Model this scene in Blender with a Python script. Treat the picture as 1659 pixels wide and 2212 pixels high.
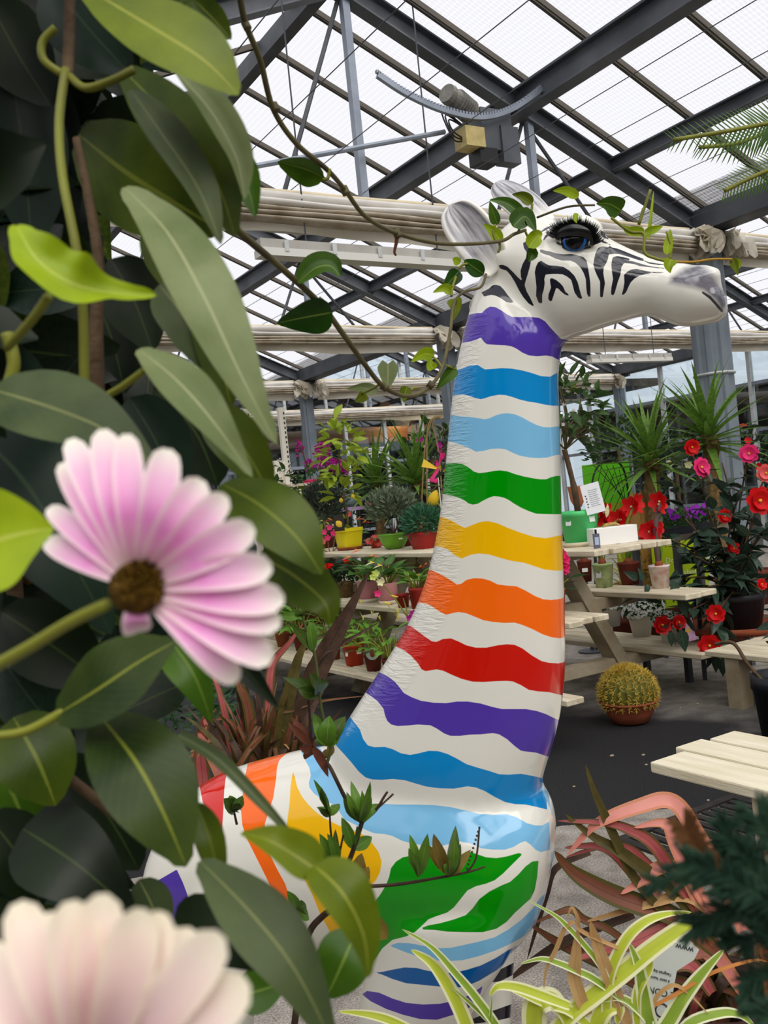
import bpy, bmesh, math, random
import numpy as np
from mathutils import Vector, Matrix

random.seed(7)
for o in list(bpy.data.objects):
    bpy.data.objects.remove(o, do_unlink=True)
SC = bpy.context.scene
COL = SC.collection
W, H = 1659.0, 2212.0

# ------------------------------------------------------------------ camera
FPX = 2003.2
CR = Vector((0.85232033, -0.51303806, -0.10169562))
CU = Vector((0.09246771, -0.04356567, 0.99476216))
CF = Vector((0.51478129, 0.85725958, -0.01030755))
CAM = Vector((0, 0, 1.45))
cam = bpy.data.cameras.new('camera')
cam.sensor_fit = 'VERTICAL'; cam.sensor_height = 36; cam.sensor_width = 36 * W / H
cam.lens = FPX * 36 / H
cam.clip_start = 0.02; cam.clip_end = 300
cam.dof.use_dof = True; cam.dof.focus_distance = 2.4; cam.dof.aperture_fstop = 15
co = bpy.data.objects.new('camera', cam); COL.objects.link(co)
m = Matrix.Identity(4)
for i in range(3):
    m[i][0] = CR[i]; m[i][1] = CU[i]; m[i][2] = -CF[i]; m[i][3] = CAM[i]
co.matrix_world = m
SC.camera = co

# ------------------------------------------------------------------ light: overcast sky with a veiled sun
wd = bpy.data.worlds.new('sky'); SC.world = wd; wd.use_nodes = True
bg = wd.node_tree.nodes['Background']
bg.inputs[0].default_value = (0.955, 0.96, 1.0, 1); bg.inputs[1].default_value = 1.08
sun = bpy.data.lights.new('sun', 'SUN'); sun.energy = 4.7; sun.angle = math.radians(72); sun.color = (1.0, 0.97, 0.92)
so = bpy.data.objects.new('sun', sun); COL.objects.link(so)
so.rotation_euler = Vector((0.06, 0.64, -0.72)).to_track_quat('-Z', 'Y').to_euler()
SC.view_settings.view_transform = 'Standard'; SC.view_settings.look = 'None'
SC.view_settings.exposure = 0.11; SC.view_settings.gamma = 1.0
SC.view_settings.use_curve_mapping = False

# ------------------------------------------------------------------ helpers
def ray(x, y):
    return CF + CR * ((x - W / 2) / FPX) - CU * ((y - H / 2) / FPX)
def P(x, y, d): return CAM + ray(x, y) * d
def PZ(x, y, z): r = ray(x, y); return CAM + r * ((z - CAM.z) / r.z)
def PY(x, y, Y): r = ray(x, y); return CAM + r * (Y / r.y)
def PX(x, y, X): r = ray(x, y); return CAM + r * (X / r.x)
def lin(c):
    c = c / 255.0
    return c / 12.92 if c <= 0.04045 else ((c + 0.055) / 1.055) ** 2.4
def rgb(t): return (lin(t[0]), lin(t[1]), lin(t[2]), 1)

MATS = {}
def mat(name, col, rough=0.6, spec=0.4, col2=None, scale=8.0, bump=0.0, bscale=60.0, metal=0.0, trans=0.0, coat=0.0, detail=4, alpha=1.0, stretch=None):
    if name in MATS: return MATS[name]
    mt = bpy.data.materials.new(name); mt.use_nodes = True
    nt = mt.node_tree; N = nt.nodes; L = nt.links
    b = N['Principled BSDF']; out = N['Material Output']
    b.inputs['Roughness'].default_value = rough
    b.inputs['Specular IOR Level'].default_value = spec
    b.inputs['Metallic'].default_value = metal
    b.inputs['Coat Weight'].default_value = coat
    b.inputs['Base Color'].default_value = rgb(col)
    tc = N.new('ShaderNodeTexCoord')
    vec = tc.outputs['Object']
    if stretch:
        mp = N.new('ShaderNodeMapping'); mp.inputs['Scale'].default_value = stretch
        L.new(vec, mp.inputs[0]); vec = mp.outputs[0]
    colout = None
    if col2 is not None:
        nz = N.new('ShaderNodeTexNoise'); nz.inputs['Scale'].default_value = scale; nz.inputs['Detail'].default_value = detail
        L.new(vec, nz.inputs['Vector'])
        rp = N.new('ShaderNodeValToRGB'); rp.color_ramp.elements[0].position = 0.35; rp.color_ramp.elements[1].position = 0.68
        rp.color_ramp.elements[0].color = rgb(col); rp.color_ramp.elements[1].color = rgb(col2)
        L.new(nz.outputs['Fac'], rp.inputs[0]); L.new(rp.outputs[0], b.inputs['Base Color']); colout = rp.outputs[0]
    if bump > 0:
        n2 = N.new('ShaderNodeTexNoise'); n2.inputs['Scale'].default_value = bscale; n2.inputs['Detail'].default_value = 3
        L.new(vec, n2.inputs['Vector'])
        bp = N.new('ShaderNodeBump'); bp.inputs['Strength'].default_value = bump; bp.inputs['Distance'].default_value = 0.01
        L.new(n2.outputs['Fac'], bp.inputs['Height']); L.new(bp.outputs[0], b.inputs['Normal'])
    sh = b.outputs[0]
    if trans > 0:
        t = N.new('ShaderNodeBsdfTranslucent'); t.inputs[0].default_value = rgb(col)
        if colout: L.new(colout, t.inputs[0])
        mx = N.new('ShaderNodeMixShader'); mx.inputs[0].default_value = trans
        L.new(sh, mx.inputs[1]); L.new(t.outputs[0], mx.inputs[2]); sh = mx.outputs[0]
    if alpha < 1:
        t = N.new('ShaderNodeBsdfTransparent')
        mx = N.new('ShaderNodeMixShader'); mx.inputs[0].default_value = alpha
        L.new(t.outputs[0], mx.inputs[1]); L.new(sh, mx.inputs[2]); sh = mx.outputs[0]
    L.new(sh, out.inputs[0])
    MATS[name] = mt
    return mt

def leafmat(name, c1, c2, rib, rough=0.4, trans=0.25, spot=0.0, ribw=0.035, nscale=25.0, edge=None, veins=0.25, spec=0.22):
    """leaf: mottled blade, pale midrib and faint side veins from the leaf's own uv"""
    if name in MATS: return MATS[name]
    mt = bpy.data.materials.new(name); mt.use_nodes = True
    nt = mt.node_tree; N = nt.nodes; L = nt.links
    b = N['Principled BSDF']; out = N['Material Output']
    b.inputs['Roughness'].default_value = rough; b.inputs['Specular IOR Level'].default_value = spec
    tc = N.new('ShaderNodeTexCoord')
    uv = N.new('ShaderNodeUVMap'); sep = N.new('ShaderNodeSeparateXYZ'); L.new(uv.outputs[0], sep.inputs[0])
    def M(op, a, bb=None, cc=None):
        n = N.new('ShaderNodeMath'); n.operation = op
        for i, v in enumerate((a, bb, cc)):
            if v is None: continue
            if isinstance(v, (int, float)): n.inputs[i].default_value = v
            else: L.new(v, n.inputs[i])
        return n.outputs[0]
    au = M('ABSOLUTE', M('SUBTRACT', sep.outputs[0], 0.5))
    nz = N.new('ShaderNodeTexNoise'); nz.inputs['Scale'].default_value = nscale; nz.inputs['Detail'].default_value = 5
    L.new(tc.outputs['Object'], nz.inputs['Vector'])
    rp = N.new('ShaderNodeValToRGB'); rp.color_ramp.elements[0].position = 0.32; rp.color_ramp.elements[1].position = 0.7
    rp.color_ramp.elements[0].color = rgb(c1); rp.color_ramp.elements[1].color = rgb(c2)
    L.new(nz.outputs['Fac'], rp.inputs[0]); c = rp.outputs[0]
    def mix(fac, a, bcol):
        x = N.new('ShaderNodeMix'); x.data_type = 'RGBA'
        if isinstance(fac, float): x.inputs[0].default_value = fac
        else: L.new(fac, x.inputs[0])
        L.new(a, x.inputs[6]); x.inputs[7].default_value = bcol; return x.outputs[2]
    if veins > 0:
        w = M('SINE', M('MULTIPLY', M('SUBTRACT', sep.outputs[1], M('MULTIPLY', au, 0.7)), 75.0))
        c = mix(M('MULTIPLY', M('GREATER_THAN', w, 0.93), veins), c, rgb(rib))
    c = mix(M('MULTIPLY', M('LESS_THAN', au, ribw * 0.5), 0.75), c, rgb(rib))
    if edge is not None:
        c = mix(M('GREATER_THAN', au, 0.32), c, rgb(edge))
    if spot > 0:
        n3 = N.new('ShaderNodeTexNoise'); n3.inputs['Scale'].default_value = 30; n3.inputs['Detail'].default_value = 2
        L.new(tc.outputs['Object'], n3.inputs['Vector'])
        c = mix(M('MULTIPLY', M('GREATER_THAN', n3.outputs['Fac'], 0.72 - spot * 0.1), 0.8), c, rgb((38, 30, 18)))
    L.new(c, b.inputs['Base Color'])
    t = N.new('ShaderNodeBsdfTranslucent'); L.new(c, t.inputs[0])
    mx = N.new('ShaderNodeMixShader'); mx.inputs[0].default_value = trans
    L.new(b.outputs[0], mx.inputs[1]); L.new(t.outputs[0], mx.inputs[2]); L.new(mx.outputs[0], out.inputs[0])
    MATS[name] = mt
    return mt

# ---- mesh collecting
class MB:
    def __init__(s): s.v = []; s.f = []; s.m = []; s.uv = []
    def add(s, vs, fs, mi=0):
        k = len(s.v); s.v += [tuple(a) for a in vs]
        for f in fs: s.f.append(tuple(i + k for i in f)); s.m.append(mi)
    def box(s, lo, hi, mi=0, mx=None):
        x0, y0, z0 = lo; x1, y1, z1 = hi
        vs = [(x0,y0,z0),(x1,y0,z0),(x1,y1,z0),(x0,y1,z0),(x0,y0,z1),(x1,y0,z1),(x1,y1,z1),(x0,y1,z1)]
        if mx is not None: vs = [mx @ Vector(v) for v in vs]
        s.add(vs, [(0,3,2,1),(4,5,6,7),(0,1,5,4),(1,2,6,5),(2,3,7,6),(3,0,4,7)], mi)
    def bar(s, a, b, w, h, up=Vector((0,0,1)), mi=0):
        a = Vector(a); b = Vector(b); d = (b - a).normalized()
        x = d.cross(up)
        if x.length < 1e-4: x = d.cross(Vector((0,1,0)))
        x.normalize(); z = x.cross(d)
        vs = []
        for p in (a, b):
            for sx, sz in ((-1,-1),(1,-1),(1,1),(-1,1)):
                vs.append(p + x * (sx * w / 2) + z * (sz * h / 2))
        s.add(vs, [(0,3,2,1),(4,5,6,7),(0,1,5,4),(1,2,6,5),(2,3,7,6),(3,0,4,7)], mi)
    def ibar(s, a, b, w, h, t=0.012, mi=0, up=Vector((0,0,1))):
        a = Vector(a); b = Vector(b); d = (b - a).normalized(); x = d.cross(up).normalized(); z = x.cross(d)
        o = z * (h / 2 - t / 2)
        s.bar(a + o, b + o, w, t, up, mi); s.bar(a - o, b - o, w, t, up, mi); s.bar(a, b, t, h - 2 * t, up, mi)
    def tube(s, pts, r, n=8, mi=0, caps=True):
        pts = [Vector(p) for p in pts]
        rs = r if isinstance(r, (list, tuple)) else [r] * len(pts)
        rings = []; ref = None
        for i, p in enumerate(pts):
            d = (pts[min(i + 1, len(pts) - 1)] - pts[max(i - 1, 0)])
            if d.length < 1e-9: d = Vector((0,0,1))
            d.normalize()
            if ref is None:
                ref = d.orthogonal().normalized()
            ref = (ref - d * ref.dot(d))
            if ref.length < 1e-6: ref = d.orthogonal()
            ref.normalize(); q = d.cross(ref)
            rings.append([p + (ref * math.cos(2*math.pi*k/n) + q * math.sin(2*math.pi*k/n)) * rs[i] for k in range(n)])
        k0 = len(s.v)
        for rg in rings: s.v += [tuple(v) for v in rg]
        for i in range(len(rings) - 1):
            for k in range(n):
                s.f.append((k0+i*n+k, k0+i*n+(k+1)%n, k0+(i+1)*n+(k+1)%n, k0+(i+1)*n+k)); s.m.append(mi)
        if caps:
            s.f.append(tuple(k0 + k for k in reversed(range(n)))); s.m.append(mi)
            s.f.append(tuple(k0 + (len(rings)-1)*n + k for k in range(n))); s.m.append(mi)
    def lathe(s, prof, n=20, c=(0,0,0), mi=0, sx=1.0, sy=1.0, sq=0.0):
        """profile of (r,z); sq>0 squares the section"""
        k0 = len(s.v); cx, cy, cz = c
        for r, z in prof:
            for k in range(n):
                a = 2 * math.pi * (k + 0.5) / n
                ca, sa = math.cos(a), math.sin(a)
                g = 1.0
                if sq > 0: g = 1 + sq * (1 / max(abs(ca), abs(sa)) - 1)
                s.v.append((cx + r * g * ca * sx, cy + r * g * sa * sy, cz + z))
        for i in range(len(prof) - 1):
            for k in range(n):
                s.f.append((k0+i*n+k, k0+i*n+(k+1)%n, k0+(i+1)*n+(k+1)%n, k0+(i+1)*n+k)); s.m.append(mi)
    def loft(s, rings, closed=True, caps=True, mi=0):
        k0 = len(s.v); n = len(rings[0])
        for rg in rings: s.v += [tuple(v) for v in rg]
        for i in range(len(rings) - 1):
            for k in range(n if closed else n - 1):
                s.f.append((k0+i*n+k, k0+i*n+(k+1)%n, k0+(i+1)*n+(k+1)%n, k0+(i+1)*n+k)); s.m.append(mi)
        if caps and closed:
            s.f.append(tuple(k0 + k for k in reversed(range(n)))); s.m.append(mi)
            s.f.append(tuple(k0 + (len(rings)-1)*n + k for k in range(n))); s.m.append(mi)
    def mesh(s, name, mats, smooth=False):
        me = bpy.data.meshes.new(name); me.from_pydata(s.v, [], s.f)
        if not isinstance(mats, (list, tuple)): mats = [mats]
        for mm in mats: me.materials.append(mm)
        if len(mats) > 1: me.polygons.foreach_set('material_index', s.m)
        if smooth: me.polygons.foreach_set('use_smooth', [True] * len(s.f))
        me.update(); return me
    def build(s, name, mats, parent=None, smooth=False):
        return link(name, s.mesh(name, mats, smooth), parent)

def link(name, data, parent=None, mw=None):
    o = bpy.data.objects.new(name, data); COL.objects.link(o)
    if parent is not None: o.parent = parent
    if mw is not None: o.matrix_basis = mw
    return o
def tag(o, label=None, cat=None, group=None, kind=None):
    if label: o['label'] = label
    if cat: o['category'] = cat
    if group: o['group'] = group
    if kind: o['kind'] = kind
    return o
def thing(name, label, cat, loc=(0,0,0), group=None, rz=0.0):
    o = link(name, None); o.location = loc; o.rotation_euler = (0,0,rz); o.empty_display_size = 0.05
    return tag(o, label, cat, group)
def loc(o): return Vector(o.location)
def cr(pts, n=6):
    """smooth curve through points"""
    pts = [Vector(p) for p in pts]; out = []
    for i in range(len(pts) - 1):
        p0 = pts[max(i-1,0)]; p1 = pts[i]; p2 = pts[i+1]; p3 = pts[min(i+2,len(pts)-1)]
        for k in range(n):
            t = k / n
            out.append(0.5*((2*p1)+(p2-p0)*t+(2*p0-5*p1+4*p2-p3)*t*t+(3*p1-p0-3*p2+p3)*t**3))
    out.append(pts[-1]); return out

# ---- leaf blades
SHAPES = {
 'oval':  [0.06,0.52,0.82,0.97,1.0,0.95,0.82,0.6,0.30,0.02],
 'ovate': [0.10,0.72,0.97,1.0,0.93,0.80,0.63,0.43,0.2,0.01],
 'lance': [0.10,0.45,0.75,0.95,1.0,0.93,0.76,0.52,0.25,0.01],
 'strap': [0.75,0.9,1.0,1.0,0.97,0.9,0.8,0.62,0.38,0.02],
 'sword': [0.85,1.0,0.95,0.87,0.77,0.65,0.52,0.37,0.2,0.01],
 'heart': [0.55,1.0,1.08,1.0,0.88,0.72,0.54,0.35,0.16,0.01],
 'round': [0.3,0.6,0.82,0.95,1.0,1.02,1.0,0.92,0.74,0.42],
 'petal': [0.22,0.45,0.62,0.76,0.88,0.97,1.0,0.95,0.74,0.25],
}
def blade(axis, wid, nrm, shape='oval', fold=0.2, nu=4, wave=0.0, cup=0.0, notch=0.0):
    """verts, faces, uvs of a blade along the 3D curve `axis` (list of Vectors), half-folded about the midrib"""
    prof = SHAPES[shape]; n = len(axis); vs = []; uv = []; fs = []
    for i in range(n):
        t = i / (n - 1); q = t * (len(prof) - 1); a = min(int(q), len(prof) - 2); w = prof[a] + (prof[a+1] - prof[a]) * (q - a)
        if 0 < a < len(prof) - 2:
            f = q - a; w = 0.5 * (2*prof[a] + (prof[a+1]-prof[a-1])*f + (2*prof[a-1]-5*prof[a]+4*prof[a+1]-prof[a+2])*f*f + (3*prof[a]-prof[a-1]-3*prof[a+1]+prof[a+2])*f**3)
        elif a == 0: f = q; w = prof[0] + (prof[1] - prof[0]) * math.sin(f * math.pi / 2)
        else: f = q - a; w = prof[-1] + (prof[-2] - prof[-1]) * math.cos(f * math.pi / 2)
        d = (axis[min(i+1,n-1)] - axis[max(i-1,0)]).normalized()
        s = d.cross(nrm)
        if s.length < 1e-5: s = d.orthogonal()
        s.normalize(); z = s.cross(d)
        for k in range(nu + 1):
            u = k / nu * 2 - 1
            hw = w * wid / 2
            zz = abs(u) * hw * fold + cup * u * u * hw + wave * hw * math.sin(t * 17 + u * 2) * abs(u)
            p = axis[i] + s * (u * hw) + z * zz
            if notch and i == 0: p -= d * abs(u) * notch * wid * 0.5
            vs.append(p); uv.append((k / nu, t))
    for i in range(n - 1):
        for k in range(nu):
            a = i * (nu + 1) + k
            fs.append((a, a + 1, a + nu + 2, a + nu + 1))
    return vs, fs, uv
def blade_mesh(name, mt, *a, **k):
    vs, fs, uv = blade(*a, **k)
    me = bpy.data.meshes.new(name); me.from_pydata([tuple(v) for v in vs], [], fs)
    lay = me.uv_layers.new(name='UVMap')
    li = [0] * len(me.loops); me.loops.foreach_get('vertex_index', li)
    flat = []
    for i in li: flat += uv[i]
    lay.data.foreach_set('uv', flat)
    me.polygons.foreach_set('use_smooth', [True] * len(fs)); me.materials.append(mt); me.update()
    return me
def unit_leaf(name, mt, shape='oval', aspect=0.45, droop=0.2, fold=0.25, n=7, nu=2, wave=0.0, notch=0.0, cup=0.0):
    """leaf of length 1 along +Y, normal +Z, to be shared by many objects"""
    ax = [Vector((0, t, -droop * t * t)) for t in [i / (n - 1) for i in range(n)]]
    return blade_mesh(name, mt, ax, aspect, Vector((0,0,1)), shape, fold, nu, wave, cup, notch)
def leaf_mx(base, d, up, L, roll=0.0, ws=1.0):
    y = Vector(d).normalized(); x = y.cross(Vector(up))
    if x.length < 1e-4: x = y.orthogonal()
    x.normalize(); z = x.cross(y)
    M3 = Matrix((x * L * ws, y * L, z * L)).transposed()
    if roll: M3 = Matrix.Rotation(roll, 3, y) @ M3
    return Matrix.Translation(base) @ M3.to_4x4()
def rnd(a, b): return random.uniform(a, b)
def rdir(zmin=-0.2, zmax=1.0):
    a = rnd(0, 2 * math.pi); z = rnd(zmin, zmax); q = math.sqrt(max(0, 1 - z * z)); return Vector((q * math.cos(a), q * math.sin(a), z))
# ================================================================== the greenhouse
STEEL = mat('steel', (74,78,84), 0.5, 0.5, (98,102,108), 3.0, metal=0.2)
STEELD = mat('steel_dark', (60,63,68), 0.55, 0.4, (78,81,86), 4.0)
GALV = mat('galvanised', (128,136,148), 0.45, 0.5, (150,158,170), 5.0, metal=0.3)
PILL = mat('column_paint', (104,114,124), 0.42, 0.5, (128,138,146), 2.5)
ALU = mat('aluminium', (142,136,124), 0.45, 0.5, (170,166,156), 6.0, metal=0.2)
ALUD = mat('aluminium_dark', (84,78,70), 0.6, 0.3)
WHITEALU = mat('white_frame', (205,208,208), 0.4, 0.5, (180,182,180), 5.0)
GX, GZ, RX, RZ = 6.85, 3.54, 3.33, 5.05
SX = 2 * (GX - RX)           # span width
TR = [1.5, 5.5, 9.5, 13.5, 17.5]
Y0, Y1E = -2.6, 17.5

def poly_mat():
    mt = bpy.data.materials.new('polycarbonate'); mt.use_nodes = True
    N = mt.node_tree.nodes; L = mt.node_tree.links; N.clear()
    out = N.new('ShaderNodeOutputMaterial'); tr = N.new('ShaderNodeBsdfTransparent'); tr.inputs[0].default_value = (0.86, 0.86, 0.865, 1)
    tl = N.new('ShaderNodeBsdfTranslucent'); tl.inputs[0].default_value = (0.8, 0.8, 0.83, 1)
    tc = N.new('ShaderNodeTexCoord'); sp = N.new('ShaderNodeSeparateXYZ'); L.new(tc.outputs['Object'], sp.inputs[0])
    def M(op, a, b=None):
        n = N.new('ShaderNodeMath'); n.operation = op
        for i, v in enumerate((a, b)):
            if v is None: continue
            if isinstance(v, (int, float)): n.inputs[i].default_value = v
            else: L.new(v, n.inputs[i])
        return n.outputs[0]
    w1 = M('GREATER_THAN', M('SINE', M('MULTIPLY', sp.outputs[1], 2 * math.pi / 0.032)), 0.55)
    w2 = M('GREATER_THAN', M('SINE', M('MULTIPLY', sp.outputs[0], 2 * math.pi / 0.045)), 0.75)
    f = M('ADD', M('MULTIPLY', w1, 0.10), M('ADD', M('MULTIPLY', w2, 0.07), 0.05))
    mx = N.new('ShaderNodeMixShader'); L.new(f, mx.inputs[0]); L.new(tr.outputs[0], mx.inputs[1]); L.new(tl.outputs[0], mx.inputs[2])
    L.new(mx.outputs[0], out.inputs[0]); return mt
POLY = poly_mat()
def glass_mat(name, col, a):
    mt = bpy.data.materials.new(name); mt.use_nodes = True
    N = mt.node_tree.nodes; L = mt.node_tree.links; N.clear()
    out = N.new('ShaderNodeOutputMaterial'); tr = N.new('ShaderNodeBsdfTransparent'); tr.inputs[0].default_value = rgb(col)
    gl = N.new('ShaderNodeBsdfGlossy'); gl.inputs['Roughness'].default_value = 0.03
    mx = N.new('ShaderNodeMixShader'); mx.inputs[0].default_value = a
    L.new(tr.outputs[0], mx.inputs[1]); L.new(gl.outputs[0], mx.inputs[2]); L.new(mx.outputs[0], out.inputs[0]); return mt
GLASS = glass_mat('window_glass', (226,234,238), 0.12)

ceil = tag(link('ceiling', None), 'pitched translucent greenhouse roof on dark steel rafters and purlins', kind='structure')
def zroof(X):
    k = math.floor((X - (GX - SX)) / SX); c = GX - SX + SX * k + SX / 2
    return RZ - (RZ - GZ) * abs(X - c) / (SX / 2)
slopes = [(GX - SX, RX), (GX, RX), (GX, RX + SX), (GX + SX, RX + SX)]       # (gutter x, ridge x)
barY = [5.36 + 0.667 * k for k in range(-12, 19)]
# a pane and a glazing bar per slope, shared by the copies
L_S = math.hypot(RX - GX, RZ - GZ); ang = math.atan2(RZ - GZ, abs(GX - RX))
pm = MB(); pm.box((0, -0.32, -0.004), (L_S, 0.32, 0.004)); PANE = pm.mesh('pane', POLY)
bm_ = MB(); bm_.box((0, -0.024, -0.035), (L_S, -0.009, 0.006), 1); bm_.box((0, 0.009, -0.035), (L_S, 0.024, 0.006), 1); bm_.box((0, -0.009, -0.028), (L_S, 0.009, 0.006), 0)
BARM = bm_.mesh('glazing_bar', [WHITEALU, ALUD])
for gx, rx in slopes:
    sgn = 1 if rx > gx else -1
    R = Matrix.Rotation(0 if sgn > 0 else math.pi, 4, 'Z') @ Matrix.Rotation(-ang, 4, 'Y')
    for i, y in enumerate(barY):
        if y > 17.6: continue
        link('glazing_bar', BARM, ceil, Matrix.Translation((gx, y, GZ + 0.16)) @ R)
        link('pane', PANE, ceil, Matrix.Translation((gx, y + 0.3335, GZ + 0.17)) @ R)
YM = (Y0 + Y1E) / 2
def along_y(name, X, z, w, h, mtl, i=True):
    mb = MB(); a = (X, Y0, z); b = (X, Y1E, z)
    (mb.ibar if i else mb.bar)(a, b, w, h)
    return mb.build(name, mtl, ceil)
for c in (RX, RX + SX):
    along_y('ridge_beam', c, RZ + 0.06, 0.10, 0.14, STEELD, False)
    for s in (-1, 1):
        along_y('purlin', c + s * 1.54, zroof(c + s * 1.54) + 0.02, 0.13, 0.20, STEEL)
        along_y('purlin', c + s * 2.50, zroof(c + s * 2.50) + 0.05, 0.09, 0.11, STEEL)
for g in (GX - SX, GX, GX + SX):
    mb = MB(); mb.box((g - 0.11, Y0, GZ - 0.02), (g + 0.11, Y1E, GZ + 0.0)); mb.box((g - 0.125, Y0, GZ - 0.02), (g - 0.105, Y1E, GZ + 0.17))
    mb.box((g + 0.105, Y0, GZ - 0.02), (g + 0.125, Y1E, GZ + 0.17))
    mb.build('gutter', STEELD, ceil)
# trusses
for ty in TR:
    for c in (RX, RX + SX):
        for s in (-1, 1):
            mb = MB(); mb.ibar((c + s * SX / 2, ty, GZ + 0.03), (c, ty, RZ + 0.0), 0.11, 0.15)
            mb.build('rafter', STEEL, ceil)
        mb = MB(); mb.bar((c - SX / 2, ty, GZ - 0.03), (c + SX / 2, ty, GZ - 0.03), 0.05, 0.07); mb.build('tie_beam', STEELD, ceil)
        for X in (c + 0.07, c + 1.64, c - 1.5):
            mb = MB(); mb.bar((X, ty, GZ - 0.03), (X, ty, zroof(X) - 0.05), 0.055, 0.055, Vector((0,1,0))); mb.build('truss_post', GALV, ceil)
        for (xa, xb) in ((0.04, -0.55), (1.6, 1.25), (1.66, 2.3)):
            mb = MB(); mb.tube([(c + xa, ty + 0.03, zroof(c + xa) - 0.08), (c + xb, ty + 0.03, GZ - 0.03)], 0.016, 6); mb.build('truss_brace', STEELD, ceil)
# thin screen wires running the length of the house
for i in range(26):
    X = GX - SX + 0.45 + i * 0.52
    if abs(X - GX) < 0.15: continue
    mb = MB(); mb.tube([(X, Y0, GZ + 0.05), (X, Y1E, GZ + 0.05)], 0.0028, 4); mb.build('screen_wire', STEELD, ceil)
# columns
for ty in TR:
    for g in (GX, GX - SX, GX + SX):
        if g == GX - SX and ty < 9: continue
        big = (g == GX and ty == 5.5)
        o = tag(link('steel_column', None), None, None, None, 'structure'); o.location = (g, ty, 0)
        if big: o['label'] = 'broad blue-grey ribbed steel column behind the giraffe muzzle'
        w = 0.155 if big else 0.09
        mb = MB()
        if big:
            prof = []
            for k in range(48):
                a = 2 * math.pi * k / 48; q = 1 + 0.06 * (1 if (k // 3) % 2 else -1)
                prof.append((w * q * math.cos(a), w * q * math.sin(a)))
            mb.loft([[(x, y, z) for x, y in prof] for z in (0.02, GZ)], True, True)
        else:
            mb.box((-w, -w * 0.75, 0), (w, w * 0.75, GZ))
            for s in (-1, 1): mb.box((-w * 0.5, s * w * 0.75 - 0.012, 0), (w * 0.5, s * w * 0.75 + 0.012, GZ))
        mb.build('shaft', PILL if ty > 5 else STEEL, o)
        mb = MB(); mb.box((-0.2, -0.16, GZ - 0.06), (0.2, 0.16, GZ - 0.02)); mb.build('head_plate', STEELD, o)
        mb = MB(); mb.box((-0.2, -0.2, 0), (0.2, 0.2, 0.02)); mb.build('foot_plate', STEELD, o)
        if big:
            mb = MB(); z = 2.28
            mb.tube([(0.172 * math.cos(a), 0.172 * math.sin(a), z) for a in [2 * math.pi * k / 24 for k in range(25)]], 0.012, 6); mb.build('tie_band', WHITEALU, o)

# folded thermal screens under each truss
FAB = mat('screen_fabric', (232,228,220), 0.7, 0.2, (216,212,206), 6.0, trans=0.15)
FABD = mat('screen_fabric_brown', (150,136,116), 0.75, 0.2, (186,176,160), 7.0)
FABW = mat('screen_skirt', (236,230,216), 0.7, 0.2, (226,218,200), 3.0, trans=0.35)
FABR = mat('screen_rope', (222,208,178), 0.7, 0.2)
def screen(xa, xb, ty, label, sc=1.0):
    o = thing('thermal_screen', label, 'curtain', ((xa + xb) / 2, ty, GZ), 'thermal screens folded along the trusses')
    n = 34; hx = (xb - xa) / 2
    rs = random.Random(int(xa * 10 + ty * 7))
    def roll(name, yc, zc, ry, rz, mt, wob, ph, lobes=1):
        rings = []
        for i in range(n + 1):
            t = i / n; X = -hx + 2 * hx * t
            dz = wob * (math.sin(t * 9 + ph) + 0.6 * math.sin(t * 23 + ph * 2) + 0.4 * math.sin(t * 41 + ph * 3)); q = 1 + 0.12 * math.sin(t * 31 + ph)
            rings.append([(X, yc + ry * math.cos(a) * q, zc + dz + rz * math.sin(a) * q) for a in [2 * math.pi * k / 10 for k in range(10)]])
        mb = MB(); mb.loft(rings); mb.build(name, mt, o, True)
    roll('pull_rope', -0.06, 0.0, 0.012, 0.014, FABR, 0.004, 1)
    roll('fold', -0.05, -0.045, 0.07, 0.038, FAB, 0.006, 2)
    roll('fold', -0.075, -0.098, 0.075, 0.027, FAB, 0.006, 3.1)
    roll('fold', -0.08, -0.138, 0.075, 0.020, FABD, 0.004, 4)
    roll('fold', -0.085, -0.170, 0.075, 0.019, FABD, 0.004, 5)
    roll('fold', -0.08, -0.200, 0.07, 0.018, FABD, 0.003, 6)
    roll('fold', 0.06, -0.12, 0.09, 0.10, FAB, 0.004, 7)
    mb = MB(); rows = []
    for i in range(n + 1):
        t = i / n; X = -hx + 2 * hx * t
        rows.append([(X, -0.05 + 0.02 * math.sin(t * 40), -0.21), (X, -0.02 + 0.03 * math.sin(t * 40 + 1), -0.285 - 0.025 * math.sin(t * 13 + ty))])
    mb.loft(rows, False, False); mb.build('skirt', FABW, o, True)
    # gathered tufts at both ends
    for e in (-1, 1):
        for k in range(13):
            a = rs.uniform(-1.0, 1.0); l = rs.uniform(0.16, 0.27); yb = rs.uniform(-0.14, 0.06)
            b = Vector((e * (hx - 0.03), yb - .06, -0.03)); tip = b + Vector((e * rs.uniform(-.02, .2), rs.uniform(-0.16, -0.04), -l - .02))
            ax = cr([b, b.lerp(tip, 0.5) + Vector((e * 0.06, 0, 0.02)), tip], 3)
            link('gathered_tuft', blade_mesh('gathered_tuft', FABW, ax, rs.uniform(0.10, 0.17), Vector((rs.uniform(-1, 1), -1, 0.2)).normalized(), 'petal', 0.7, 6, 0.7), o)
ord_ = {5.5: 'nearest', 9.5: 'second', 13.5: 'third', 17.5: 'last'}
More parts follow.
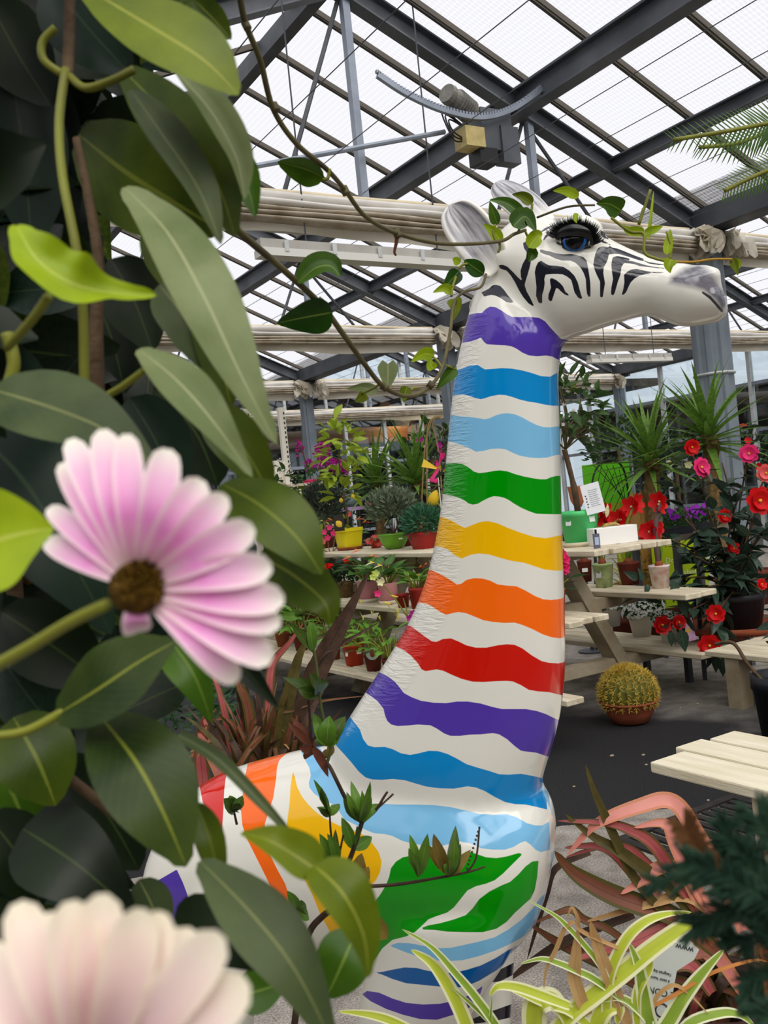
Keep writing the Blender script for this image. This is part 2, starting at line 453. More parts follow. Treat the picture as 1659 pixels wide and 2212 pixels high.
for ty in TR[1:]:
    screen(GX - SX + 0.2, GX - 0.22, ty, {5.5: 'folded cream thermal screen hanging just behind the giraffe ears', 9.5: 'folded cream thermal screen ending beside the violet neck band',
        13.5: 'short-looking folded cream screen ending at the distant column by the glass wall', 17.5: 'folded cream screen farthest back, left of the distant column'}[ty])
    screen(GX + 0.22, GX + SX - 0.2, ty, {5.5: 'folded cream thermal screen running off behind the giraffe muzzle to the picture edge', 9.5: 'folded cream thermal screen passing behind the broad blue-grey column',
        13.5: 'folded cream screen between the distant column and the giraffe neck', 17.5: 'low folded cream screen running along the far glazed wall'}[ty])

# vent motor, rack and drive shaft on the nearest truss
mo = thing('vent_motor', 'grey roof vent motor with toothed rack and yellow gearbox on the roof truss', 'motor', PY(1035, 262, 5.36))
GREYM = mat('motor_grey', (108,106,100), 0.5, 0.4, (134,132,124), 20.0)
YEL = mat('gear_yellow', (196,178,118), 0.5, 0.4, (170,152,98), 12.0); BLK = mat('black_plastic', (24,24,26), 0.45, 0.4)
d0 = Vector((-0.45, -0.15, 0.12)).normalized()
mb = MB(); p0 = Vector((-0.12, -0.06, 0.02)); mb.tube([p0, p0 + d0 * 0.20, p0 + d0 * 0.22, p0 + d0 * 0.25], [0.075, 0.075, 0.068, 0.05], 18)
for k in range(7): mb.tube([p0 + d0 * (0.02 + 0.025 * k), p0 + d0 * (0.028 + 0.025 * k)], 0.086, 18)
mb.build('motor_housing', GREYM, mo)
mb = MB(); mb.tube([p0 + d0 * 0.25, p0 + d0 * 0.29], [0.072, 0.066], 18); mb.build('fan_cover', GREYM, mo)
mb = MB(); mb.box((-0.26, -0.16, -0.26), (-0.09, -0.02, -0.12)); mb.build('gearbox', YEL, mo)
mb = MB(); mb.box((-0.13, -0.14, -0.36), (0.03, 0.0, -0.25)); mb.build('switch_box', BLK, mo)
mb = MB(); mb.box((-0.06, -0.1, -0.24), (0.22, 0.06, 0.06)); mb.box((0.10, -0.12, -0.33), (0.26, -0.02, -0.06)); mb.build('bracket', STEEL, mo)
rk = cr([PY(815, 163, 5.2), PY(880, 205, 5.2), PY(960, 240, 5.2), PY(1040, 255, 5.2), PY(1110, 235, 5.2), PY(1180, 185, 5.2)], 6)
mb = MB()
for i in range(len(rk) - 1): mb.bar(rk[i] - loc(mo), rk[i+1] - loc(mo), 0.03, 0.03)
for i in range(len(rk) - 1):
    for k in range(2):
        q = rk[i].lerp(rk[i+1], k / 2) - loc(mo); mb.box(q + Vector((-0.008, -0.012, 0.015)), q + Vector((0.008, 0.012, 0.034)))
mb.build('toothed_rack', GALV, mo)
mb = MB()
for k in range(3): mb.tube(cr([Vector((-0.2, -0.12, -0.14)), Vector((-0.36 - 0.03 * k, -0.12, -0.08 + 0.03 * k)), Vector((-0.34, -0.12, -0.16 - 0.03 * k)), Vector((-0.22, -0.1, -0.2))], 5), 0.006, 5)
mb.build('cable_loop', BLK, mo)
ds = thing('drive_shaft', 'thin grey steel drive shaft running left from the roof vent motor', 'pipe', (3.6, 5.4, 4.0))
mb = MB(); a = PY(535, 362, 5.35); b = PY(960, 285, 5.35); mb.tube([a - loc(ds), b - loc(ds)], 0.018, 8); mb.build('shaft', GALV, ds)

# strip lights hung on chains
LAMPW = mat('lamp_diffuser', (214,212,204), 0.3, 0.5); LAMPG = mat('lamp_body', (160,156,148), 0.45, 0.4, (180,176,168), 5)
def strip(a, b, label):
    c = (a + b) / 2; o = thing('strip_light', label, 'lamp', c, 'hanging strip lights')
    mb = MB(); mb.bar(a - c, b - c, 0.09, 0.06)
    mb.build('housing', LAMPG, o)
    mb = MB(); dz = Vector((0, 0, -0.055)); mb.bar(a - c + dz, b - c + dz, 0.12, 0.05); mb.build('diffuser', LAMPW, o)
    for k in range(5):
        q = (a - c).lerp(b - c, 0.1 + 0.2 * k); mb = MB(); mb.box(q + Vector((-0.015, -0.065, -0.05)), q + Vector((0.015, -0.055, 0.02))); mb.build('clip', WHITEALU, o)
    for t in (0.2, 0.8):
        q = (a - c).lerp(b - c, t); mb = MB(); mb.tube([q, q + Vector((0, 0, zroof(q.x + c.x) - c.z + 0.165))], 0.006, 5); mb.build('chain', STEELD, o)
strip(PZ(556, 528, 3.16), PZ(1030, 560, 3.16), 'long white strip light hanging below the nearest folded screen')
strip(PZ(1272, 772, 3.1), PZ(1446, 768, 3.1), 'white strip light hanging beyond the giraffe chin, left of the broad column')

# ------------------------------------------------------------------ end wall and side wall (glazed), what stands behind them
wb = tag(link('wall_back', None), 'glazed end wall of the greenhouse', kind='structure'); wb.location = (0, Y1E + 0.1, 0)
def wall_glass(o, us, zs, ax, mullw=0.035, zt=GZ):
    """mullions at us, rails at zs; ax 'x' or 'y' runs along the wall"""
    def bx(u0, u1, d0, d1, z0, z1):
        return ((u0, d0, z0), (u1, d1, z1)) if ax == 'x' else ((d0, u0, z0), (d1, u1, z1))
    for u in us:
        mb = MB(); mb.box(*bx(u - mullw, u + mullw, -0.04, 0.04, 0, zt)); mb.build('mullion', WHITEALU, o)
    for z in zs:
        mb = MB(); mb.box(*bx(us[0], us[-1], -0.03, 0.03, z - 0.03, z + 0.03)); mb.build('rail', GALV, o)
    zz = [0] + list(zs)
    for i in range(len(us) - 1):
        for j in range(len(zz) - 1):
            mb = MB(); mb.box(*bx(us[i] + mullw, us[i+1] - mullw, -0.004, 0.004, zz[j] + 0.03, zz[j+1] - 0.03)); mb.build('pane', GLASS, o)
wall_glass(wb, [-3.2 + 1.0 * k for k in range(18)], [0.9, 2.35, GZ], 'x')
# gable glass above the tie
for c in (RX, RX + SX):
    for k in range(-3, 4):
        X = c + k * 0.98; mb = MB(); mb.box((X - 0.03, -0.03, GZ), (X + 0.03, 0.03, zroof(X) + 0.1)); mb.build('mullion', WHITEALU, wb)
    for k in range(-3, 3):
        xa, xb = c + k * 0.98 + 0.03, c + (k + 1) * 0.98 - 0.03
        mb = MB(); za, zb = zroof(xa) + 0.1, zroof(xb) + 0.1
        mb.add([(xa, 0.004, GZ), (xb, 0.004, GZ), (xb, 0.004, zb), (xa, 0.004, za), (xa, -0.004, GZ), (xb, -0.004, GZ), (xb, -0.004, zb), (xa, -0.004, za)],
               [(0,1,2,3), (7,6,5,4), (0,4,5,1), (1,5,6,2), (2,6,7,3), (3,7,4,0)]); mb.build('pane', GLASS, wb)
# dark shop hall behind the end wall
hall = tag(link('wall_hall', None), 'dark timber shop hall seen through the end glazing', kind='structure')
DARK = mat('hall_dark', (44,38,34), 0.8, 0.2, (60,52,46), 1.5); WOOD = mat('hall_beam', (158,100,52), 0.6, 0.3, (132,82,40), 3.0, stretch=(1, 8, 8))
WOODD = mat('hall_beam_dark', (92,66,44), 0.7, 0.2, (74,52,34), 3.0)
mb = MB(); mb.box((-6, 22.5, 0), (20, 22.7, 4.1)); mb.build('wall_panel', DARK, hall)
mb = MB(); mb.box((-6, 17.9, 3.9), (20, 22.6, 4.1)); mb.build('hall_ceiling', DARK, hall)
for z in (2.86,):
    mb = MB(); mb.box((-4, 18.6, z), (18, 18.8, z + 0.36)); mb.build('timber_beam', WOOD, hall)
for X in (4.5, 10.3, 15.0):
    mb = MB(); mb.box((X, 18.7, 0), (X + 0.22, 18.9, 3.9)); mb.build('timber_post', WOODD, hall)
for k in range(4):
    mb = MB(); mb.bar((7.2 + k * 2.2, 19, 3.85), (8.6 + k * 2.2, 19, 2.85), 0.16, 0.2); mb.build('timber_strut', WOODD, hall)
hl = thing('hall_lamp', 'small round glowing ceiling lamp behind the far glass', 'lamp', PY(806, 896, 19.5))
EM = bpy.data.materials.new('warm_lamp'); EM.use_nodes = True; EM.node_tree.nodes['Principled BSDF'].inputs['Emission Color'].default_value = (1, .8, .5, 1); EM.node_tree.nodes['Principled BSDF'].inputs['Emission Strength'].default_value = 3
mb = MB(); mb.lathe([(0.0, 0.0), (0.1, 0.02), (0.16, 0.09), (0.1, 0.15), (0.02, 0.17)], 14); mb.build('shade', EM, hl, True)
mb = MB(); mb.tube([(0, 0, 0.16), (0, 0, 1.0)], 0.01, 5); mb.build('cord', BLK, hl)
pl = bpy.data.lights.new('hall_bulb', 'POINT'); pl.energy = 32; pl.color = (1, .78, .5); pl.shadow_soft_size = .2; po = bpy.data.objects.new('hall_bulb', pl); COL.objects.link(po); po.parent = hl; po.location = (0, -1.3, -0.3)

wr = tag(link('wall_right', None), 'glazed side wall of the greenhouse', kind='structure'); wr.location = (GX + SX + 0.12, 0, 0)
wall_glass(wr, [-2.5 + 1.0 * k for k in range(21)], [0.8, 2.05, 2.86, GZ], 'y')
OLDW = mat('old_timber', (128,114,98), 0.8, 0.2, (100,88,74), 4.0, bump=0.3, bscale=30)
shed = tag(link('wall_shed', None), 'open weathered timber shed outside the side wall', kind='structure')
for k in range(7):
    Y = 1.0 + 2.6 * k
    mb = MB(); mb.box((16.4, Y, 0), (16.7, Y + 0.3, 2.95)); mb.build('timber_post', OLDW, shed)
    mb = MB(); mb.bar((14.8, Y + 0.1, 2.75), (19.5, Y + 0.1, 3.3), 0.16, 0.22); mb.build('timber_rafter', OLDW, shed)
    mb = MB(); mb.bar((16.5, Y + 0.1, 1.9), (16.5, Y + 1.2, 2.9), 0.14, 0.16); mb.build('timber_strut', OLDW, shed)
mb = MB(); mb.tube([(16.5, -1, 2.75), (16.5, 19, 2.85)], 0.17, 10); mb.build('timber_log', OLDW, shed, True)
mb = MB(); mb.tube([(15.1, -1, 2.6), (15.1, 19, 2.65)], 0.10, 10); mb.build('timber_log', OLDW, shed, True)
SLATE = mat('shed_back', (92,84,74), 0.8, 0.2, (120,110,98), 3)
mb = MB(); mb.box((19.6, -2, 0), (19.8, 20, 3.2)); mb.build('back_panel', SLATE, shed)
mb = MB(); mb.add([(14.6, -2, 2.86), (14.6, 20, 2.86), (20.4, 20, 3.46), (20.4, -2, 3.46), (14.6, -2, 2.92), (14.6, 20, 2.92), (20.4, 20, 3.52), (20.4, -2, 3.52)], [(0,3,2,1),(4,5,6,7),(0,1,5,4),(1,2,6,5),(2,3,7,6),(3,0,4,7)]); mb.build('shed_roof', SLATE, shed)

# ------------------------------------------------------------------ floor
def floor_mat():
    mt = bpy.data.materials.new('floor_asphalt'); mt.use_nodes = True
    N = mt.node_tree.nodes; L = mt.node_tree.links; b = N['Principled BSDF']
    tc = N.new('ShaderNodeTexCoord')
    def noise(s, d=4):
        n = N.new('ShaderNodeTexNoise'); n.inputs['Scale'].default_value = s; n.inputs['Detail'].default_value = d; L.new(tc.outputs['Object'], n.inputs['Vector']); return n.outputs['Fac']
    def ramp(f, a, ca, bb, cb):
        r = N.new('ShaderNodeValToRGB'); r.color_ramp.elements[0].position = a; r.color_ramp.elements[1].position = bb
        r.color_ramp.elements[0].color = rgb(ca); r.color_ramp.elements[1].color = rgb(cb); L.new(f, r.inputs[0]); return r.outputs[0]
    def mix(f, a, bb, mode='MIX'):
        x = N.new('ShaderNodeMix'); x.data_type = 'RGBA'; x.blend_type = mode
        if isinstance(f, float): x.inputs[0].default_value = f
        else: L.new(f, x.inputs[0])
        L.new(a, x.inputs[6]); L.new(bb, x.inputs[7]); return x.outputs[2]
    base = ramp(noise(1.3), 0.3, (170,162,152), 0.7, (198,190,180))
    grain = ramp(noise(160, 2), 0.3, (110,108,104), 0.7, (255,255,255))
    c = mix(0.75, base, grain, 'MULTIPLY')
    blot = ramp(noise(9, 6), 0.38, (92,88,84), 0.6, (255,255,255)); c = mix(0.4, c, blot, 'MULTIPLY')
    # dark tarred strip with table and stage shade painted in, wandering edge
    sp = N.new('ShaderNodeSeparateXYZ'); L.new(tc.outputs['Object'], sp.inputs[0])
    def M(op, a, bb=None):
        n = N.new('ShaderNodeMath'); n.operation = op
        for i, v in enumerate((a, bb)):
            if v is None: continue
            if isinstance(v, (int, float)): n.inputs[i].default_value = v
            else: L.new(v, n.inputs[i])
        return n.outputs[0]
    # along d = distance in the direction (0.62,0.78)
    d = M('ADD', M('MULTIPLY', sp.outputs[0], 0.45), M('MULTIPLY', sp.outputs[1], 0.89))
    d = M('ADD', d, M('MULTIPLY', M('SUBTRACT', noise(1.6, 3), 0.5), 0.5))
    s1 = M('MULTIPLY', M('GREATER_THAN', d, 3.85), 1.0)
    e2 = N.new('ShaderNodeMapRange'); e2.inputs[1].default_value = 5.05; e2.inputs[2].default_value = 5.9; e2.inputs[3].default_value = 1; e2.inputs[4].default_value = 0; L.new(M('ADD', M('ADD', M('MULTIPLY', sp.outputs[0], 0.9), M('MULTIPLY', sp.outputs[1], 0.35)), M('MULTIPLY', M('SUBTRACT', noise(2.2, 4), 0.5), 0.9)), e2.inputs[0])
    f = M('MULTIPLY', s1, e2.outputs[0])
    tar_shade = ramp(noise(120, 2), 0.3, (22,22,24), 0.75, (46,45,46))
    c = mix(f, c, tar_shade)
    L.new(c, b.inputs['Base Color']); b.inputs['Roughness'].default_value = 0.85; b.inputs['Specular IOR Level'].default_value = 0.25
    bp = N.new('ShaderNodeBump'); bp.inputs['Strength'].default_value = 0.5; bp.inputs['Distance'].default_value = 0.004
    L.new(noise(220, 2), bp.inputs['Height']); L.new(bp.outputs[0], b.inputs['Normal']); return mt
mb = MB(); mb.box((-14, -10, -0.2), (26, 26, 0)); fl = mb.build('floor', floor_mat()); tag(fl, 'worn grey asphalt floor with a dark strip of tarred ground and painted shade', kind='structure')

# unseen walls added beside and behind the viewer to block low sky light
SIDE = mat('blocker_wall', (150,150,142), 0.8, 0.2, (120,122,114), 1.0)
mb = MB(); mb.box((-3.4, -2.8, 0), (-3.2, 17.4, 3.3)); tag(mb.build('wall_left_blocker', SIDE), 'unseen grey wall added on the left to block side light', kind='structure')
mb = MB(); mb.box((-3.4, -3.0, 0), (13.9, -2.8, 3.3)); tag(mb.build('wall_front_blocker', SIDE), 'unseen grey wall added behind the viewer to block light', kind='structure')
# ================================================================== the painted giraffe statue
hr = Vector((CR.x, CR.y, 0)).normalized(); hf = Vector((CF.x, CF.y, 0)).normalized()
YAW = math.radians(20)
HD = (hr * math.cos(YAW) - hf * math.sin(YAW)).normalized()        # heading of the statue
LN = (hf * math.cos(YAW) + hr * math.sin(YAW)).normalized()        # its lateral axis, away from the viewer
S0 = P(1000, 1500, 1.74)
def PS(x, y, off=0.0):
    r = ray(x, y); return CAM + r * (((S0 - CAM).dot(LN) + off) / r.dot(LN))
gir = thing('giraffe_statue', 'glossy white giraffe statue painted with rainbow zebra stripes', 'statue', Vector((S0.x, S0.y, 0)))
g0 = loc(gir)
raw = MB()
def ring(L, R, th, off=0.0, n=28, sq=0.0, lean=0.0):
    c = (PS(*L, off) + PS(*R, off)) / 2; a = (PS(*R, off) - PS(*L, off)) / 2; out = []
    for k in range(n):
        t = 2 * math.pi * k / n; ct, st = math.cos(t), math.sin(t)
        if sq:
            e = 1 - sq; ct = math.copysign(abs(ct) ** e, ct); st = math.copysign(abs(st) ** e, st)
        out.append(c + a * ct + LN * (th * st) - g0)
    return out
def lofts(spec, off=0.0, sq=0.0, sub=3):
    # densify the ring list smoothly
    arr = [Vector((s[0][0], s[0][1], 0)) for s in spec], [Vector((s[1][0], s[1][1], 0)) for s in spec], [Vector((s[2], s[3] if len(s) > 3 else off, 0)) for s in spec]
    A, B, T = (cr(q, sub) for q in arr)
    raw.loft([ring((a.x, a.y), (b.x, b.y), t.x, t.y, sq=sq) for a, b, t in zip(A, B, T)])
# neck
lofts([((1040,600),(1190,680),.062), ((1017,680),(1211,742),.080), ((992,790),(1204,800),.086), ((979,890),(1207,900),.090), ((968,1000),(1209,1010),.093),
       ((956,1110),(1212,1120),.096), ((934,1220),(1216,1240),.100), ((898,1322),(1219,1360),.106), ((843,1418),(1219,1462),.114), ((786,1505),(1205,1572),.124),
       ((735,1590),(1172,1680),.135), ((700,1680),(1150,1790),.13)], sq=0.18)
# trunk, chest to rump (top, bottom)
lofts([((1196,1770),(1188,1880),.05), ((1168,1705),(1160,1990),.125), ((1085,1650),(1085,2062),.168), ((960,1610),(960,2085),.182), ((820,1600),(820,2085),.182),
       ((700,1612),(700,2070),.178), ((570,1640),(570,2055),.178), ((455,1680),(455,2040),.168), ((385,1750),(375,2010),.13), ((352,1840),(350,1960),.06)])
# legs: near and far fore legs, near and far hind legs
lofts([((800,1960),(1120,1960),.085), ((795,2060),(1105,2055),.085), ((782,2140),(1056,2135),.080), ((775,2212),(1010,2212),.072), ((785,2350),(985,2350),.062),
       ((800,2500),(960,2500),.054), ((808,2660),(950,2660),.048), ((800,2790),(962,2790),.055), ((785,2905),(978,2905),.062)], off=-0.105)
lofts([((960,1960),(1125,1960),.075), ((990,2060),(1112,2055),.070), ((1005,2212),(1102,2212),.06), ((1010,2400),(1095,2400),.05), ((1005,2560),(1100,2560),.055), ((1000,2600),(1106,2600),.06)], off=0.105)
lofts([((400,1900),(600,1900),.08), ((410,2040),(560,2040),.07), ((430,2200),(540,2200),.058), ((450,2350),(535,2350),.05), ((440,2475),(540,2475),.056), ((432,2520),(550,2520),.06)], off=-0.105)
lofts([((420,1900),(580,1900),.08), ((440,2040),(560,2040),.065), ((455,2200),(545,2200),.05), ((460,2330),(545,2330),.05), ((452,2360),(556,2360),.056)], off=0.105)
# head, back to muzzle (top, bottom)
lofts([((1050,560),(1052,620),.02), ((1068,520),(1072,645),.05), ((1105,482),(1112,668),.072), ((1150,462),(1160,700),.086), ((1200,476),(1205,733),.088), ((1240,486),(1245,727),.083),
       ((1290,503),(1295,711),.075), ((1345,530),(1350,693),.062), ((1400,554),(1402,682),.055), ((1445,566),(1448,700),.060), ((1490,571),(1490,708),.066),
       ((1527,590),(1527,700),.062), ((1555,618),(1553,698),.055), ((1574,645),(1570,692),.03)])
# brow over the eye, cheek
def ball(c, ax):
    u, v, w = ax; rings = []
    for i in range(1, 12):
        th = math.pi * i / 12
        rings.append([c + u * math.cos(th) + (v * math.cos(p) + w * math.sin(p)) * math.sin(th) for p in [2 * math.pi * k / 20 for k in range(20)]])
    raw.loft(rings)
UPV = Vector((0, 0, 1))
ball(PS(1242, 508, -0.052) - g0, (HD * 0.052, UPV * 0.035, LN * 0.036))
ball(PS(1242, 508, 0.052) - g0, (HD * 0.052, UPV * 0.035, LN * 0.036))
ball(PS(1095, 560, -0.04) - g0, (HD * 0.03, UPV * 0.035, LN * 0.04)); ball(PS(1095, 560, 0.04) - g0, (HD * 0.03, UPV * 0.035, LN * 0.04))
for s in (-1, 1):
    ball(PS(1510, 600, s * 0.035) - g0, (HD * 0.04, UPV * 0.022, LN * 0.028))
rm = raw.mesh('raw', mat('tmp', (200,200,200)))
tmp = link('tmp', rm)
md = tmp.modifiers.new('r', 'REMESH'); md.mode = 'VOXEL'; md.voxel_size = 0.0105; md.adaptivity = 0
ms = tmp.modifiers.new('s', 'SMOOTH'); ms.factor = 0.5; ms.iterations = 7
mu = tmp.modifiers.new('u', 'SUBSURF'); mu.levels = 2; mu.render_levels = 2
dg = bpy.context.evaluated_depsgraph_get(); dg.update()
gm = bpy.data.meshes.new_from_object(tmp.evaluated_get(dg)); gm.name = 'body'
bpy.data.objects.remove(tmp)
nv = len(gm.vertices); co3 = np.empty(nv * 3); gm.vertices.foreach_get('co', co3); co3 = co3.reshape(-1, 3)
wco = co3 + np.array(g0)
LNn, S0n = np.array(LN), np.array(S0)
side = (wco - S0n) @ LNn
mir = wco - 2 * np.outer(np.maximum(side, 0), LNn)
def projn(q):
    q = q - np.array(CAM); z = q @ np.array(CF)
    return np.stack([W / 2 + FPX * (q @ np.array(CR)) / z, H / 2 - FPX * (q @ np.array(CU)) / z], 1)
px = projn(mir); pxd = projn(wco)
def T(ox, oy, s, pts): return np.array([(ox + x * s, oy + y * s) for x, y in pts])
cA = (900, 640, 360 / 1659); cB = (700, 1080, 560 / 1659); cC = (620, 1600, 610 / 1659); cD = (320, 1600, 540 / 1659)
cE = (930, 370, 260 / 1659); cH = (1080, 440, 300 / 1659); cM = (1330, 540, 270 / 1659)
PUR = (82,56,168); BLU = (6,136,206); LBL = (124,188,228); GRN = (0,146,4); YLW = (246,186,0); ORG = (255,108,16); RED = (206,24,10); DBL = (0,92,164); INK = (30,30,42)
